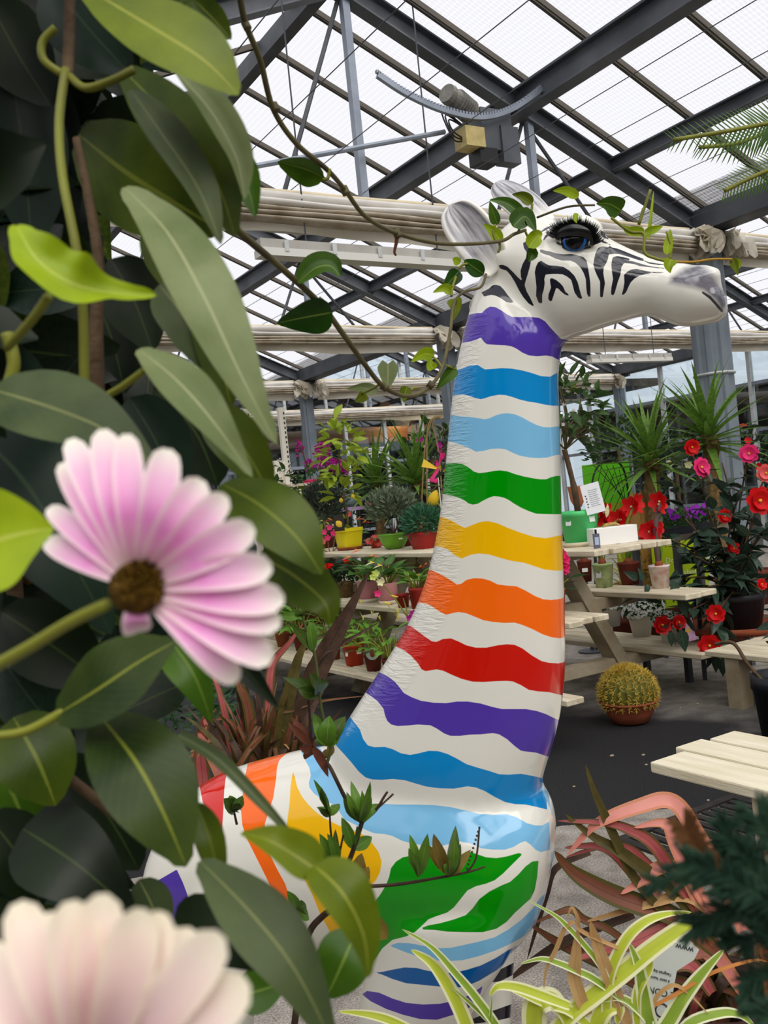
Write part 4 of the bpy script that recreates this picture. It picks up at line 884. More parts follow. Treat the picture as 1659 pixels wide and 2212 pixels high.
vp = P(160, 1400, 0.62)
vine = thing('climbing_vine', 'tall climbing vine with big leathery green leaves close to the lens', 'plant', Vector((vp.x, vp.y, 0)))
V = lambda pts, w, m, **k: bl('leaf', vine, pts, w, LM[m], **k)
# nearest leaves: points (x, y, distance)
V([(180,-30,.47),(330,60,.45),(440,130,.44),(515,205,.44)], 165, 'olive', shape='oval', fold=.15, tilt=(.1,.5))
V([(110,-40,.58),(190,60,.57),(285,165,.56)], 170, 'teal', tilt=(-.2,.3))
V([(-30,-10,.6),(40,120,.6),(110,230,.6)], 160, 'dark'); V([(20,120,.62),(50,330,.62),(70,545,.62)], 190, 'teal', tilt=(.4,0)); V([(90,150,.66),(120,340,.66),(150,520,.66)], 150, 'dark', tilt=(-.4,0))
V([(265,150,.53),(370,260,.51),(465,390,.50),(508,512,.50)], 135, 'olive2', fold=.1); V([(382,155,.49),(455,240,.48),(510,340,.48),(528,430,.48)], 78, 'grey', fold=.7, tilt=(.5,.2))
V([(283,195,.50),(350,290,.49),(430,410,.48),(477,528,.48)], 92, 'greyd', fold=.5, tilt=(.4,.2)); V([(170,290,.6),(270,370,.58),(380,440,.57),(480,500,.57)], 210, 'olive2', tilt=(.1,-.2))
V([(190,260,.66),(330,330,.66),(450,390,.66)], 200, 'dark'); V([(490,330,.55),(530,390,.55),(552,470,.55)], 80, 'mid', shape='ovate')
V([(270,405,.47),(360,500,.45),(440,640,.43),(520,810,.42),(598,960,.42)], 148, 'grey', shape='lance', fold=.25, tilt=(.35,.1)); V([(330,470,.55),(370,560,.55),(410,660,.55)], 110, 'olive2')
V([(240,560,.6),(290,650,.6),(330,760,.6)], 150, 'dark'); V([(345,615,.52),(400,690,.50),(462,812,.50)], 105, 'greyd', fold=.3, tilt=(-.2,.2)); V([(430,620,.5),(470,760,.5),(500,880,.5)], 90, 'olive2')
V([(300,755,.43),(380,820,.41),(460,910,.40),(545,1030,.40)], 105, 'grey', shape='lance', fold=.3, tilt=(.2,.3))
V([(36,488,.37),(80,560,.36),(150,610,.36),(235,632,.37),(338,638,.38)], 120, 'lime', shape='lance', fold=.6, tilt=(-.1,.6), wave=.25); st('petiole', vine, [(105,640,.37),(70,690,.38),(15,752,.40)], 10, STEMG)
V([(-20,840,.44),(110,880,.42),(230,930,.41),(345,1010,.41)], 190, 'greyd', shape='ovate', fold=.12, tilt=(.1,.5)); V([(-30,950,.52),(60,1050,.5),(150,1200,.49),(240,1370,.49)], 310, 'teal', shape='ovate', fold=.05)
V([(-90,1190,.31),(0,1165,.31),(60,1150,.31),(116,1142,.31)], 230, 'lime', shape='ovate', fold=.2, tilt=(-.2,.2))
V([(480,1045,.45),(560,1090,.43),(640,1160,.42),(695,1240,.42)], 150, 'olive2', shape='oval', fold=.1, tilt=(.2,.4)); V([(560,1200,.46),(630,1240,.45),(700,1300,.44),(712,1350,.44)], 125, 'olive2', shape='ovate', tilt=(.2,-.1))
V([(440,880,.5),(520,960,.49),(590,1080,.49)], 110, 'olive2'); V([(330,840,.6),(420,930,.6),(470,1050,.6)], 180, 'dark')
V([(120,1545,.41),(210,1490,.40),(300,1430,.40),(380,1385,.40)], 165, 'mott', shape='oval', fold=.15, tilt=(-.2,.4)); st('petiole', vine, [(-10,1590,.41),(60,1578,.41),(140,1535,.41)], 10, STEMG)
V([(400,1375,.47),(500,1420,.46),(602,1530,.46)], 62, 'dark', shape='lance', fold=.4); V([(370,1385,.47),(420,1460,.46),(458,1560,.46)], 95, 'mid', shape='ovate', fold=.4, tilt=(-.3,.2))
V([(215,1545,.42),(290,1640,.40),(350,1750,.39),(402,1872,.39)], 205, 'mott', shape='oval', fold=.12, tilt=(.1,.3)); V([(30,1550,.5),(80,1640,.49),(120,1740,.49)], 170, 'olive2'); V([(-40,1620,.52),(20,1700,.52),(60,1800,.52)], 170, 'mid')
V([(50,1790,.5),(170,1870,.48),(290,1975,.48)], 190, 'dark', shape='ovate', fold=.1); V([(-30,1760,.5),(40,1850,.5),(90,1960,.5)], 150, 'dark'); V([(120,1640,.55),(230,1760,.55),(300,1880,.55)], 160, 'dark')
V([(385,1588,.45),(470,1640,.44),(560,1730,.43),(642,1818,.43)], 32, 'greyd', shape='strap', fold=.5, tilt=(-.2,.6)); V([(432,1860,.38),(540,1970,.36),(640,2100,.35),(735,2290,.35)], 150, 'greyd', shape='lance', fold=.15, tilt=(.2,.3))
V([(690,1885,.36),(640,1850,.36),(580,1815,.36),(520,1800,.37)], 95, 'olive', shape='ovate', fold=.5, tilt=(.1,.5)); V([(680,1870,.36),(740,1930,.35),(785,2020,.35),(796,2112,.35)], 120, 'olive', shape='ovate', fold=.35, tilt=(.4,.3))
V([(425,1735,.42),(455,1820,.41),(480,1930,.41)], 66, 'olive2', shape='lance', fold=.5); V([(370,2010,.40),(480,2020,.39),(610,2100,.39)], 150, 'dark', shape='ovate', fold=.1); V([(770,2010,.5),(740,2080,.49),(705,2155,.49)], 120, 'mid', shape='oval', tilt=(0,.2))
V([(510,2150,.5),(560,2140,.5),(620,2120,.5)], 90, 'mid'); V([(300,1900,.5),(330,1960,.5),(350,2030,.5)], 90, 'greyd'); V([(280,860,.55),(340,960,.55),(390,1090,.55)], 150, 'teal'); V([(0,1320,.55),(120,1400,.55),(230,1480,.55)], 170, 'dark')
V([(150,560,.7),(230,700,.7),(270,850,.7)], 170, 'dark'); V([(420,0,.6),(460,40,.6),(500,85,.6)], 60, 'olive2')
# stems
st('stem', vine, [(150,-20,.55),(150,80,.54),(145,170,.53)], 13, STEMB); st('stem', vine, [(142,150,.52),(128,260,.51),(135,380,.5),(165,540,.49),(180,680,.49),(182,870,.49)], (10,11), STEMG)
st('stem', vine, [(165,300,.56),(190,420,.55),(212,560,.54),(208,700,.53),(212,900,.53)], (9,16), STEMB); st('petiole', vine, [(120,60,.53),(92,90,.53),(95,130,.53),(135,160,.53)], 9, STEMG); st('petiole', vine, [(150,165,.52),(185,190,.51),(240,175,.5),(290,150,.5)], 9, STEMG)
st('petiole', vine, [(230,855,.45),(265,835,.44),(312,800,.43)], 8, STEMG); st('stem', vine, [(0,1580,.5),(120,1660,.5),(250,1760,.52)], 12, STEMB); st('petiole', vine, [(15,720,.45),(30,780,.45),(20,830,.45)], 14, STEMG)
st('stake', vine, [(62,560,.8),(60,1000,.8),(62,1500,.8),(66,2300,.82)], 16, STICK, 2); st('stake', vine, [(165,1500,.8),(172,1760,.8),(180,2300,.82)], 18, STICK, 2); st('stem', vine, [(20,540,.75),(25,800,.75),(15,1000,.75),(40,1400,.75)], 18, STEMB)
# the shaded mass of leaves behind them
random.seed(11)
bnd = [(0,420),(150,440),(250,300),(420,300),(520,240),(620,270),(760,360),(900,430),(1050,470),(1150,540),(1300,560),(1400,470),(1550,350),(1700,300),(1850,290),(2000,280),(2230,300)]
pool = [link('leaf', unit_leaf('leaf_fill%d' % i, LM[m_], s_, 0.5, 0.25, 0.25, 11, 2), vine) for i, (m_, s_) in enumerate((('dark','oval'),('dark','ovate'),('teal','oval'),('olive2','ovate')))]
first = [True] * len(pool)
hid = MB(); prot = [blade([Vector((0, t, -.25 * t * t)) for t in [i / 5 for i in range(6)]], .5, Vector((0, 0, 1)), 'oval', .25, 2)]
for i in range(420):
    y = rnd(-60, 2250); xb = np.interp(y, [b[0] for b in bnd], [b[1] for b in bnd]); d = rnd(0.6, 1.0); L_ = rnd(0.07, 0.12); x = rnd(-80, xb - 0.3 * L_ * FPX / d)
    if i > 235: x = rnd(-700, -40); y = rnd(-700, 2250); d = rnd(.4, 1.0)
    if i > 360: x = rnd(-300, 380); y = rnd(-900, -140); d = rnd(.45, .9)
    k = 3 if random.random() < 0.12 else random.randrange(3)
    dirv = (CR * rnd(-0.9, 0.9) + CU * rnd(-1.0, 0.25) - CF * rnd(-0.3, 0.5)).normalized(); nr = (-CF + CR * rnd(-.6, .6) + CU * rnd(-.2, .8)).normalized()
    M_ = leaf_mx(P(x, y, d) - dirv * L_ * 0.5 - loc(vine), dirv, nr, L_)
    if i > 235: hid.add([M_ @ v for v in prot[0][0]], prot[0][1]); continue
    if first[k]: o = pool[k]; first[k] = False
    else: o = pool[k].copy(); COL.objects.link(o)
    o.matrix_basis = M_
e = hid.build('foliage', LM['dark'], vine, True); e['kind'] = 'stuff'  # unseen leaves added left of and above the view to shade the vine

# ---- the two daisies
def petal_mat(name, c0, c1, c2):
    mt = bpy.data.materials.new(name); mt.use_nodes = True; N = mt.node_tree.nodes; L = mt.node_tree.links; b = N['Principled BSDF']; b.inputs['Roughness'].default_value = 0.55
    uv = N.new('ShaderNodeUVMap'); sp = N.new('ShaderNodeSeparateXYZ'); L.new(uv.outputs[0], sp.inputs[0])
    rp = N.new('ShaderNodeValToRGB'); e = rp.color_ramp; e.elements[0].position = 0.05; e.elements[0].color = rgb(c0); e.elements[1].position = 0.95; e.elements[1].color = rgb(c2)
    x = e.elements.new(0.45); x.color = rgb(c1); x = e.elements.new(0.74); x.color = rgb(tuple((p * .55 + q * .45) for p, q in zip(c1, c2))); L.new(sp.outputs[1], rp.inputs[0])
    a = N.new('ShaderNodeMath'); a.operation = 'SUBTRACT'; L.new(sp.outputs[0], a.inputs[0]); a.inputs[1].default_value = 0.5; ab = N.new('ShaderNodeMath'); ab.operation = 'ABSOLUTE'; L.new(a.outputs[0], ab.inputs[0])
    mr = N.new('ShaderNodeMapRange'); mr.inputs[1].default_value = 0.3; mr.inputs[2].default_value = 0.5; mr.inputs[4].default_value = 0.75; L.new(ab.outputs[0], mr.inputs[0])
    mx = N.new('ShaderNodeMix'); mx.data_type = 'RGBA'; L.new(mr.outputs[0], mx.inputs[0]); L.new(rp.outputs[0], mx.inputs[6]); mx.inputs[7].default_value = rgb(c2); L.new(mx.outputs[2], b.inputs['Base Color'])
    t = N.new('ShaderNodeBsdfTranslucent'); L.new(mx.outputs[2], t.inputs[0]); ms_ = N.new('ShaderNodeMixShader'); ms_.inputs[0].default_value = 0.3
    L.new(b.outputs[0], ms_.inputs[1]); L.new(t.outputs[0], ms_.inputs[2]); L.new(ms_.outputs[0], N['Material Output'].inputs[0]); return mt
PET = petal_mat('petal_pink', (248,226,222), (246,158,222), (252,244,232)); PET2 = petal_mat('petal_blush', (246,206,212), (246,214,214), (250,240,216))
DISC = mat('daisy_disc', (128,98,30), 0.8, 0.1, (74,48,16), 260, bump=1.0, bscale=400)
def daisy(label, c, d, tips, w, pm, stem, rdisc, zs):
    fp = P(c[0], c[1], d); o = thing('daisy_flower', label, 'flower', fp)
    for i, (x, y, dd, ww) in enumerate(tips):
        v = Vector((x - c[0], y - c[1])); u = v.normalized(); bx, by = c[0] + u.x * rdisc * .55, c[1] + u.y * rdisc * .55
        mx_, my_ = (bx + x) / 2 + rnd(-6, 6), (by + y) / 2 + rnd(-6, 6)
        bl('petal', o, [(bx, by, d + 0.004), (mx_, my_, (d + dd) / 2 - 0.006 * zs), (x, y, dd)], ww * w, pm, 'petal', 0.12, (0, 0.1), 6, 6, 0.05, rnd(.0, .25))
    mb = MB(); rs = rdisc * d / FPX; n = (-CF * 0.75 + CR * 0.45 + CU * 0.3).normalized(); q = n.to_track_quat('Z', 'Y').to_matrix().to_4x4()
    mb.lathe([(rs * 1.0, -0.003), (rs * 1.08, 0.001), (rs * 0.95, 0.005), (rs * 0.7, 0.0055), (rs * 0.35, 0.004), (0.0002, 0.0035)], 28)
    e = mb.build('disc', DISC, o, True); e.matrix_basis = q
    mb = MB(); fl = Matrix.Translation(-n * 0.004)
    for k in range(46):
        a = k * 2.39996; r = rs * 0.98 * math.sqrt(k / 46); z = 0.0045 + 0.001 * (k % 3)
        p = Vector((r * math.cos(a), r * math.sin(a), z)); mb.tube([p, p + Vector((0, 0, 0.0016))], [0.0007, 0.0004], 5)
    f_ = mb.build('floret', DISC, e); f_['kind'] = 'stuff'
    st('stem', o, stem, (13, 16), STEMG); mb = MB(); mb.lathe([(0.0035, -0.012), (rs * 0.9, -0.006), (rs * 1.1, -0.002)], 14); e2 = mb.build('calyx', LM['mid'], o, True); e2.matrix_basis = q
random.seed(3)
daisy('pink daisy in full bloom with a brown centre, filling the middle left', (296,1270), 0.262, [(134,1000,.285,.85),(152,948,.28,.95),(222,928,.27,1.05),(274,938,.268,.95),(362,970,.262,1.1),(436,1036,.256,1.1),(488,1070,.252,1.0),(548,1138,.248,1.15),(588,1226,.246,1.1),(614,1296,.245,1.1),(606,1348,.245,1.0),(586,1428,.246,1.1),(512,1472,.25,.95),(298,1366,.268,.9),(106,1096,.29,.75),(102,1168,.29,.85)],
      70, PET, [(232,1305,.272),(150,1345,.28),(60,1400,.29),(-40,1455,.30)], 54, 1)
daisy('blurred pale pink daisy cut off by the lower left picture edge', (190,2390), 0.185, [(36,1950,.19,1.0),(150,1946,.185,1.1),(220,1930,.186,1.05),(305,1962,.182,1.1),(352,1970,.185,1.0),(478,2018,.18,1.1),(534,2118,.18,1.1),(-60,2040,.195,1.1),(-120,2160,.2,1.1),(590,2260,.185,1.0),(95,1975,.196,1.0),(270,1990,.196,1.0),(420,2010,.196,1.0),(600,2420,.19,1),(-160,2380,.2,1),(520,2600,.19,1),(-60,2620,.2,1),(200,2780,.19,1)],
      104, PET2, [(170,2420,.2),(120,2600,.21),(60,2900,.22)], 75, 0.5)

# ---- long vine runners crossing in front of the roof
rn = thing('vine_runner', 'brown twining stem swinging from the top down to the giraffe ears', 'vine', P(700, 350, 1.0))
R_ = lambda pts, w, m, **k: bl('leaf', rn, pts, w, LM[m], **k)
st('stem', rn, [(516,-20,.85),(530,50,.87),(562,130,.9),(590,235,.93),(640,310,.96),(705,365,1.0),(745,410,1.05),(790,468,1.1),(860,505,1.18),(960,527,1.26),(1075,522,1.33),(1110,506,1.36),(1135,497,1.38)], (5.8,4.6), STEMO, 6)
for (x, y, d) in ((532,55,.87),(594,232,.93),(745,412,1.05),(858,505,1.18)): st('node', rn, [(x - 4, y - 8, d), (x, y, d), (x + 4, y + 8, d)], (9, 9), STEMO, 2)
R_([(700,385,1.0),(660,365,1.0),(600,350,1.0)], 62, 'mid', shape='oval', fold=.5, tilt=(0,-.6)); st('petiole', rn, [(712,365,1.0),(708,385,1.0),(696,388,1.0)], 4, STEMG)
st('dried_leaf', rn, [(858,508,1.18),(856,525,1.18),(852,545,1.18),(856,552,1.18)], (5,2), mat('dry_leaf', (92,56,38), .8, .1), 3)
# leaves about the ear
for pts, w, m_, k in (
 ([(1130,468,1.36),(1095,440,1.36),(1057,432,1.36)], 30, 'mid', dict(tilt=(0,.5), fold=.4)), ([(1075,485,1.36),(1066,460,1.36),(1058,435,1.36)], 26, 'mid', dict(tilt=(-.5,0))),
 ([(1150,440,1.38),(1130,424,1.38),(1106,420,1.38)], 24, 'olive', dict(fold=.5)), ([(1108,490,1.35),(1135,468,1.35),(1158,500,1.35)], 46, 'mid', dict(fold=.2, tilt=(.1,.4))), ([(1082,522,1.34),(1066,500,1.34),(1044,484,1.34)], 26, 'lime', dict(fold=.3)),
 ([(1142,535,1.36),(1160,510,1.36),(1172,505,1.36)], 34, 'lime', dict(fold=.4)), ([(1138,545,1.37),(1150,550,1.37),(1142,565,1.37)], 30, 'mid', dict(fold=.2))):
    R_(pts, w, m_, shape='ovate', **k)
for pts in ([(1072,522,1.34),(1066,505,1.34),(1070,485,1.34)], [(1120,500,1.36),(1128,480,1.36),(1140,470,1.36)], [(1135,500,1.37),(1142,512,1.37),(1160,512,1.37)], [(1150,440,1.38),(1148,455,1.38),(1145,475,1.38)], [(1078,522,1.34),(1080,535,1.34),(1076,545,1.34)]):
    st('petiole', rn, pts, 3, STEMG, 4, 6)
rn2 = thing('vine_runner', 'olive vine stem looping below the giraffe jaw with heart-shaped leaves', 'vine', P(800, 760, 1.1))
Q_ = lambda pts, w, m, **k: bl('leaf', rn2, pts, w, LM[m], **k)
st('stem', rn2, [(470,450,.85),(525,508,.9),(600,572,.95),(690,655,1.0),(740,720,1.03),(790,790,1.08),(830,836,1.12),(880,856,1.18),(925,838,1.24),(955,795,1.28),(972,720,1.32),(980,660,1.35),(1000,632,1.38),(1038,620,1.4),(1050,592,1.42)], (6.5,3.2), STEMO, 6)
for x, y, d in ((693,652,1.0),(830,836,1.12),(930,832,1.24)): st('node', rn2, [(x - 6, y - 4, d), (x, y, d), (x + 6, y + 5, d)], (9, 8), STEMO, 2)
Q_([(643,612,.97),(680,580,.97),(715,575,.97),(735,598,.97)], 58, 'mid', shape='oval', fold=.5, tilt=(0,.7)); Q_([(718,675,1.0),(660,685,1.0),(598,698,1.0)], 78, 'deep', shape='ovate', fold=.25, tilt=(0,-.3))
for pts, w, m_, k in (([(838,786,1.14),(838,815,1.14),(836,846,1.14)], 42, 'grey', dict(shape='heart', fold=.2, notch=.4)), ([(938,768,1.28),(915,765,1.28),(888,782,1.28)], 30, 'lime', {}), ([(936,798,1.27),(930,785,1.27),(932,775,1.27)], 22, 'lime', dict(shape='heart')),
   ([(985,795,1.3),(965,815,1.3),(942,842,1.3)], 28, 'mid', dict(fold=.5)), ([(980,645,1.36),(984,665,1.36),(980,692,1.36)], 30, 'olive', dict(shape='heart')), ([(992,585,1.4),(975,605,1.4),(955,625,1.4)], 34, 'deep', {}), ([(978,632,1.38),(960,622,1.38),(935,632,1.38)], 22, 'lime', dict(fold=.4)),
   ([(1045,592,1.42),(1025,578,1.42),(1003,562,1.42)], 36, 'deep', dict(shape='oval')), ([(993,570,1.42),(984,562,1.42),(977,560,1.42)], 18, 'lime', {}), ([(815,846,1.15),(785,838,1.15),(750,840,1.15)], 26, 'grey', {}), ([(790,850,1.15),(780,860,1.15),(766,868,1.15)], 24, 'olive', {}), ([(880,835,1.2),(875,850,1.2),(872,870,1.2)], 26, 'olive', {})):
    k = dict({'shape': 'ovate'}, **k); Q_(pts, w, m_, **k)
for pts in ([(955,795,1.28),(945,780,1.28),(935,770,1.28)], [(820,830,1.12),(800,842,1.13),(782,850,1.15)], [(965,790,1.29),(978,795,1.3),(985,797,1.3)], [(975,640,1.37),(978,620,1.38),(985,598,1.4)], [(880,852,1.2),(890,840,1.22),(905,838,1.22)], [(990,580,1.42),(1000,572,1.42),(1010,570,1.42)]): st('petiole', rn2, pts, 3, STEMG, 4, 6)
rn3 = thing('vine_runner', 'thin yellow-green tendril lying over the giraffe forehead and nose', 'vine', P(1350, 470, 1.4))
st('stem', rn3, [(1160,470,1.45),(1225,447,1.42),(1285,443,1.4)], (2.6,2.2), STEMO, 5, 6); st('stem', rn3, [(1390,450,1.38),(1380,485,1.38),(1405,410,1.38)], 3.5, STEMG, 5, 6)
st('stem', rn3, [(1320,470,1.38),(1360,500,1.38),(1390,505,1.38),(1392,545,1.38),(1415,558,1.38),(1445,565,1.38)], 3.5, STEMG, 5, 6); st('stem', rn3, [(1445,565,1.38),(1495,566,1.37),(1540,560,1.37),(1582,560,1.37)], (2.8,2.2), mat('stem_amber', (170,130,40), .6, .2), 5, 6); st('stem', rn3, [(1440,500,1.38),(1450,535,1.38),(1446,560,1.38)], 3, STEMG, 4, 6)
for pts, w, m_, k in (([(1250,425,1.4),(1222,412,1.4),(1194,412,1.4)], 22, 'lime', {}), ([(1342,455,1.38),(1315,440,1.38),(1288,440,1.38)], 42, 'mid', dict(shape='heart')), ([(1245,460,1.4),(1243,472,1.4),(1246,482,1.4)], 12, 'lime', {}), ([(1440,550,1.38),(1445,520,1.38),(1448,495,1.38)], 20, 'lime', {}), ([(1392,500,1.38),(1360,498,1.38),(1345,486,1.38)], 22, 'lime', {}),
    ([(1392,503,1.38),(1415,495,1.38),(1432,488,1.38)], 18, 'lime', {}), ([(1450,560,1.37),(1445,575,1.37),(1448,590,1.37)], 26, 'lime', dict(shape='heart')), ([(1582,560,1.36),(1588,575,1.36),(1594,595,1.36)], 18, 'olive', {}), ([(1585,562,1.36),(1595,568,1.36),(1598,580,1.36)], 14, 'lime', {}), ([(1396,515,1.38),(1402,500,1.38),(1412,412,1.38)], 9, 'lime', dict(shape='strap'))):
    k = dict({'shape': 'ovate'}, **k); bl('leaf', rn3, pts, w, LM[m_], fold=.3, **k)

# ---- leafy twig in front of the giraffe's flank
def C3(ox, oy, s, d): return lambda x, y, dd=0: (ox + x * s, oy + y * s, d + dd)
tw = thing('shrub_twig', 'budding shrub twig with small glossy leaves crossing the giraffe flank', 'plant', Vector((P(640, 2100, 1.3).x, P(640, 2100, 1.3).y, 0)))
TWB = mat('twig_bark', (74,56,44), 0.7, 0.2, (54,40,32), 40); SM = leafmat('leaf_small_green', (70,112,30), (104,146,48), (150,176,84), rough=.35); SMD = leafmat('leaf_small_deep', (48,74,26), (76,98,36), (120,130,60), rough=.35); SMB = leafmat('leaf_small_bronze', (110,92,40), (132,112,48), (150,130,70), rough=.5)
DRY = leafmat('leaf_dry', (96,50,36), (130,80,60), (120,70,50), rough=.8, veins=0)
c = C3(620, 1600, .3677, 1.22)
g = C3(380, 1220, .3134, 1.3)
st('branch', tw, [c(40,1700), c(110,1190), c(210,1030), c(330,960,-.02), c(395,860)], (8,6), TWB); st('branch', tw, [c(395,860), c(340,790), c(390,640), c(440,480)], (6,5), TWB); st('branch', tw, [c(440,480), c(370,390), c(260,170), g(1040,1370)], (5,4), TWB); st('branch', tw, [g(1040,1370), g(1060,1250), g(1000,980), g(960,640), g(890,420), g(870,350)], (4,3), mat('twig_green', (84,92,50), .6, .2))
st('branch', tw, [c(395,860), c(640,845), c(860,810), c(1050,775), c(1165,740)], (4.5,2), TWB); st('branch', tw, [c(440,480), c(520,410), c(570,330), c(590,300)], (4,2.5), TWB); st('branch', tw, [c(1055,775), c(1110,690), c(1130,510)], (2.5,2), TWB); st('branch', tw, [c(300,740), c(260,560), c(250,400)], (3,2), TWB); st('branch', tw, [g(1040,1370), g(940,1250), g(920,1000), g(905,900)], (4,2.5), TWB)
def lf(o, f, b, tips, mts, w=30, sh='lance'):
    for i, t in enumerate(tips):
        p0 = f(*b); p1 = f(*t, rnd(-.05, .05)); mid = ((p0[0] + p1[0]) / 2 + rnd(-4, 4), (p0[1] + p1[1]) / 2 + rnd(-4, 4), (p0[2] + p1[2]) / 2 - .01)
        bl('leaf', o, [p0, mid, p1], w * .72 * rnd(.8, 1.2), mts[i % len(mts)], sh, .35, (rnd(-.6, .6), rnd(-.3, .6)), 3, 2)
random.seed(5)
lf(tw, c, (430,480), [(375,235),(490,238),(330,330),(440,290),(545,372),(390,330),(480,280),(350,300)], [SM, SM, SMD], 30); lf(tw, c, (255,440), [(155,225),(185,395),(300,370),(205,275),(175,390)], [SM, SMD], 26); lf(tw, c, (300,740), [(125,620),(190,545),(285,520),(160,600),(280,660),(235,545)], [SMD, SM], 34); lf(tw, c, (390,640), [(320,450),(410,500),(500,565)], [SM, SMD], 36)
lf(tw, c, (395,850), [(440,660),(360,700),(480,740)], [SMB, SMD], 48); lf(tw, c, (770,800), [(720,550),(714,630),(826,545)], [SM], 34); lf(tw, c, (960,790), [(805,598),(990,498),(985,560),(1080,640),(1020,605),(930,700)], [SMB, SMD, SM], 32); lf(tw, c, (940,780), [(925,700),(860,545)], [SMB], 44)
lf(tw, c, (470,1080), [(590,1165)], [SMB], 70); lf(tw, c, (60,1000), [(0,880),(110,960),(130,1050),(20,1080)], [SM, SMD], 40); lf(tw, g, (945,600), [(785,395),(920,385)], [SMD, SM], 40); lf(tw, g, (985,890), [(735,775),(850,775),(920,740),(1000,780),(840,850)], [SMD], 44); lf(tw, g, (1040,1250), [(945,1020),(1060,1040),(1168,1045),(1010,1180),(1090,1100)], [SM, SM, SMD], 52); lf(tw, g, (1050,1330), [(1010,1290),(1080,1210)], [SMB], 26)
lf(tw, g, (940,1250), [(770,1085),(800,1050),(850,1260),(895,1340),(1050,1465)], [DRY], 28); lf(tw, g, (870,350), [(800,330),(850,290),(700,350)], [SM, SMD], 30); lf(tw, g, (400,1700), [(330,1610),(370,1590),(440,1640),(460,1590)], [SMD, SM], 40)
st('branch', tw, [g(420,1790), g(400,1700), g(380,1620)], (3,2), TWB)
# seed spikes
for f, a, b in ((c, (1050,775), (1130,512)), (c, (520,410), (620,318)), (c, (300,700), (330,560))):
    for k in range(12):
        t = k / 11; x, y = a[0] + (b[0] - a[0]) * t, a[1] + (b[1] - a[1]) * t; st('bud', tw, [f(x - 6, y), f(x + 6, y - 3)], 2.4, TWB, 1, 5)

# ---- strap-leaved plants at the lower right
SHAPES['flax'] = [0.7,0.85,0.95,1.0,1.0,0.95,0.85,0.68,0.4,0.02]
PHP = leafmat('strap_pink', (226,132,122), (240,164,150), (250,190,170), rough=.4, ribw=.0, edge=(218,146,112), veins=0, nscale=8); PHR = leafmat('strap_red', (150,62,66), (196,106,104), (120,50,50), rough=.4, veins=0, nscale=8, edge=(110,84,50)); PHB = leafmat('strap_bronze', (104,62,44), (140,84,62), (80,44,32), rough=.4, veins=0, nscale=9, edge=(84,78,34))
PHG = leafmat('strap_dark_olive', (74,66,34), (98,88,44), (60,52,30), rough=.4, veins=0); PHT = leafmat('strap_tan', (176,134,84), (200,164,112), (150,110,70), rough=.7, veins=0); PHD = leafmat('strap_black', (60,44,36), (86,64,50), (40,30,26), rough=.45, veins=0)
f = C3(1100, 1640, .337, 1.95)
pq = PZ(1560, 2420, 0.0); phr = thing('flax_plant', 'pink and bronze strap-leaved flax clump at the lower right', 'plant', Vector((pq.x, pq.y, 0)))
def strap(o, f, pts, w, mt, sh='flax', fold=.25, tilt=(0, .4), dd=0): return bl('leaf', o, [f(*p[:2], dd + (p[2] if len(p) > 2 else 0)) for p in pts], w * .337 * 1.2, mt, sh, fold, tilt, 5, 4)
strap(phr, f, [(1500,1100),(1330,700),(1200,480),(1090,310),(990,265),(850,300),(650,370),(520,450),(370,620)], 92, PHP); strap(phr, f, [(1300,1100),(1100,820),(990,640),(900,530),(780,460),(620,410),(310,395)], 74, PHR); strap(phr, f, [(1300,1000),(1150,740),(1070,560),(1020,440),(950,410),(800,440)], 74, PHP)
strap(phr, f, [(1300,1150),(1050,850),(880,720),(700,590),(540,500),(355,350)], 72, PHG); strap(phr, f, [(1000,1000),(800,760),(690,540),(610,360),(540,200),(488,35)], 56, PHG, tilt=(.5,0)); strap(phr, f, [(1350,1250),(1050,1010),(860,945),(680,880),(520,800),(390,710),(290,590)], 118, PHB, fold=.2)
strap(phr, f, [(1500,1000),(1240,970),(1000,1080),(800,1170),(600,1230),(395,1288)], 92, PHR, fold=.15); strap(phr, f, [(1600,1000),(1480,760),(1400,620),(1330,560),(1245,540)], 110, PHP); strap(phr, f, [(1250,1000),(1100,720),(960,700),(850,780),(715,865)], 74, PHP); strap(phr, f, [(1450,1200),(1250,950),(1100,880),(900,930),(480,1045)], 62, PHT)
strap(phr, f, [(900,1300),(650,1100),(480,1030),(400,968),(300,990),(150,1055)], 46, PHB); strap(phr, f, [(900,1500),(600,1320),(420,1230),(300,1170),(120,1050)], 66, PHB, dd=.1); strap(phr, f, [(800,1000),(400,1150),(150,1300),(-10,1425)], 50, PHD, dd=.1); strap(phr, f, [(520,600),(300,700),(230,900),(115,1285)], 36, PHD, dd=.2); strap(phr, f, [(900,900),(700,640),(560,560),(350,570)], 50, PHR, dd=.1); strap(phr, f, [(1200,1000),(900,680),(760,570),(600,560),(360,630)], 46, PHR, dd=.12)
strap(phr, f, [(1700,1100),(1620,760),(1560,620),(1500,640)], 80, PHP); strap(phr, f, [(1659,560),(1560,640),(1520,760),(1500,900)], 70, PHP, dd=.1); strap(phr, f, [(1300,1500),(1180,1330),(1050,1330),(1000,1420)], 80, PHR); strap(phr, f, [(1500,1500),(1300,1240),(1100,1280),(1000,1390)], 80, PHP, dd=.05); strap(phr, f, [(1680,1600),(1640,1300),(1600,1000),(1620,700)], 60, PHB); strap(phr, f, [(1300,1300),(1000,950),(820,700),(700,560)], 60, PHP, dd=.15)
random.seed(21)
mb = MB(); mb.lathe([(.11, 0), (.15, .28), (.16, .3), (.14, .3), (.13, .26)], 20); mb.build('pot', mat('pot_tub', (60,40,34), .7, .2), phr, True)
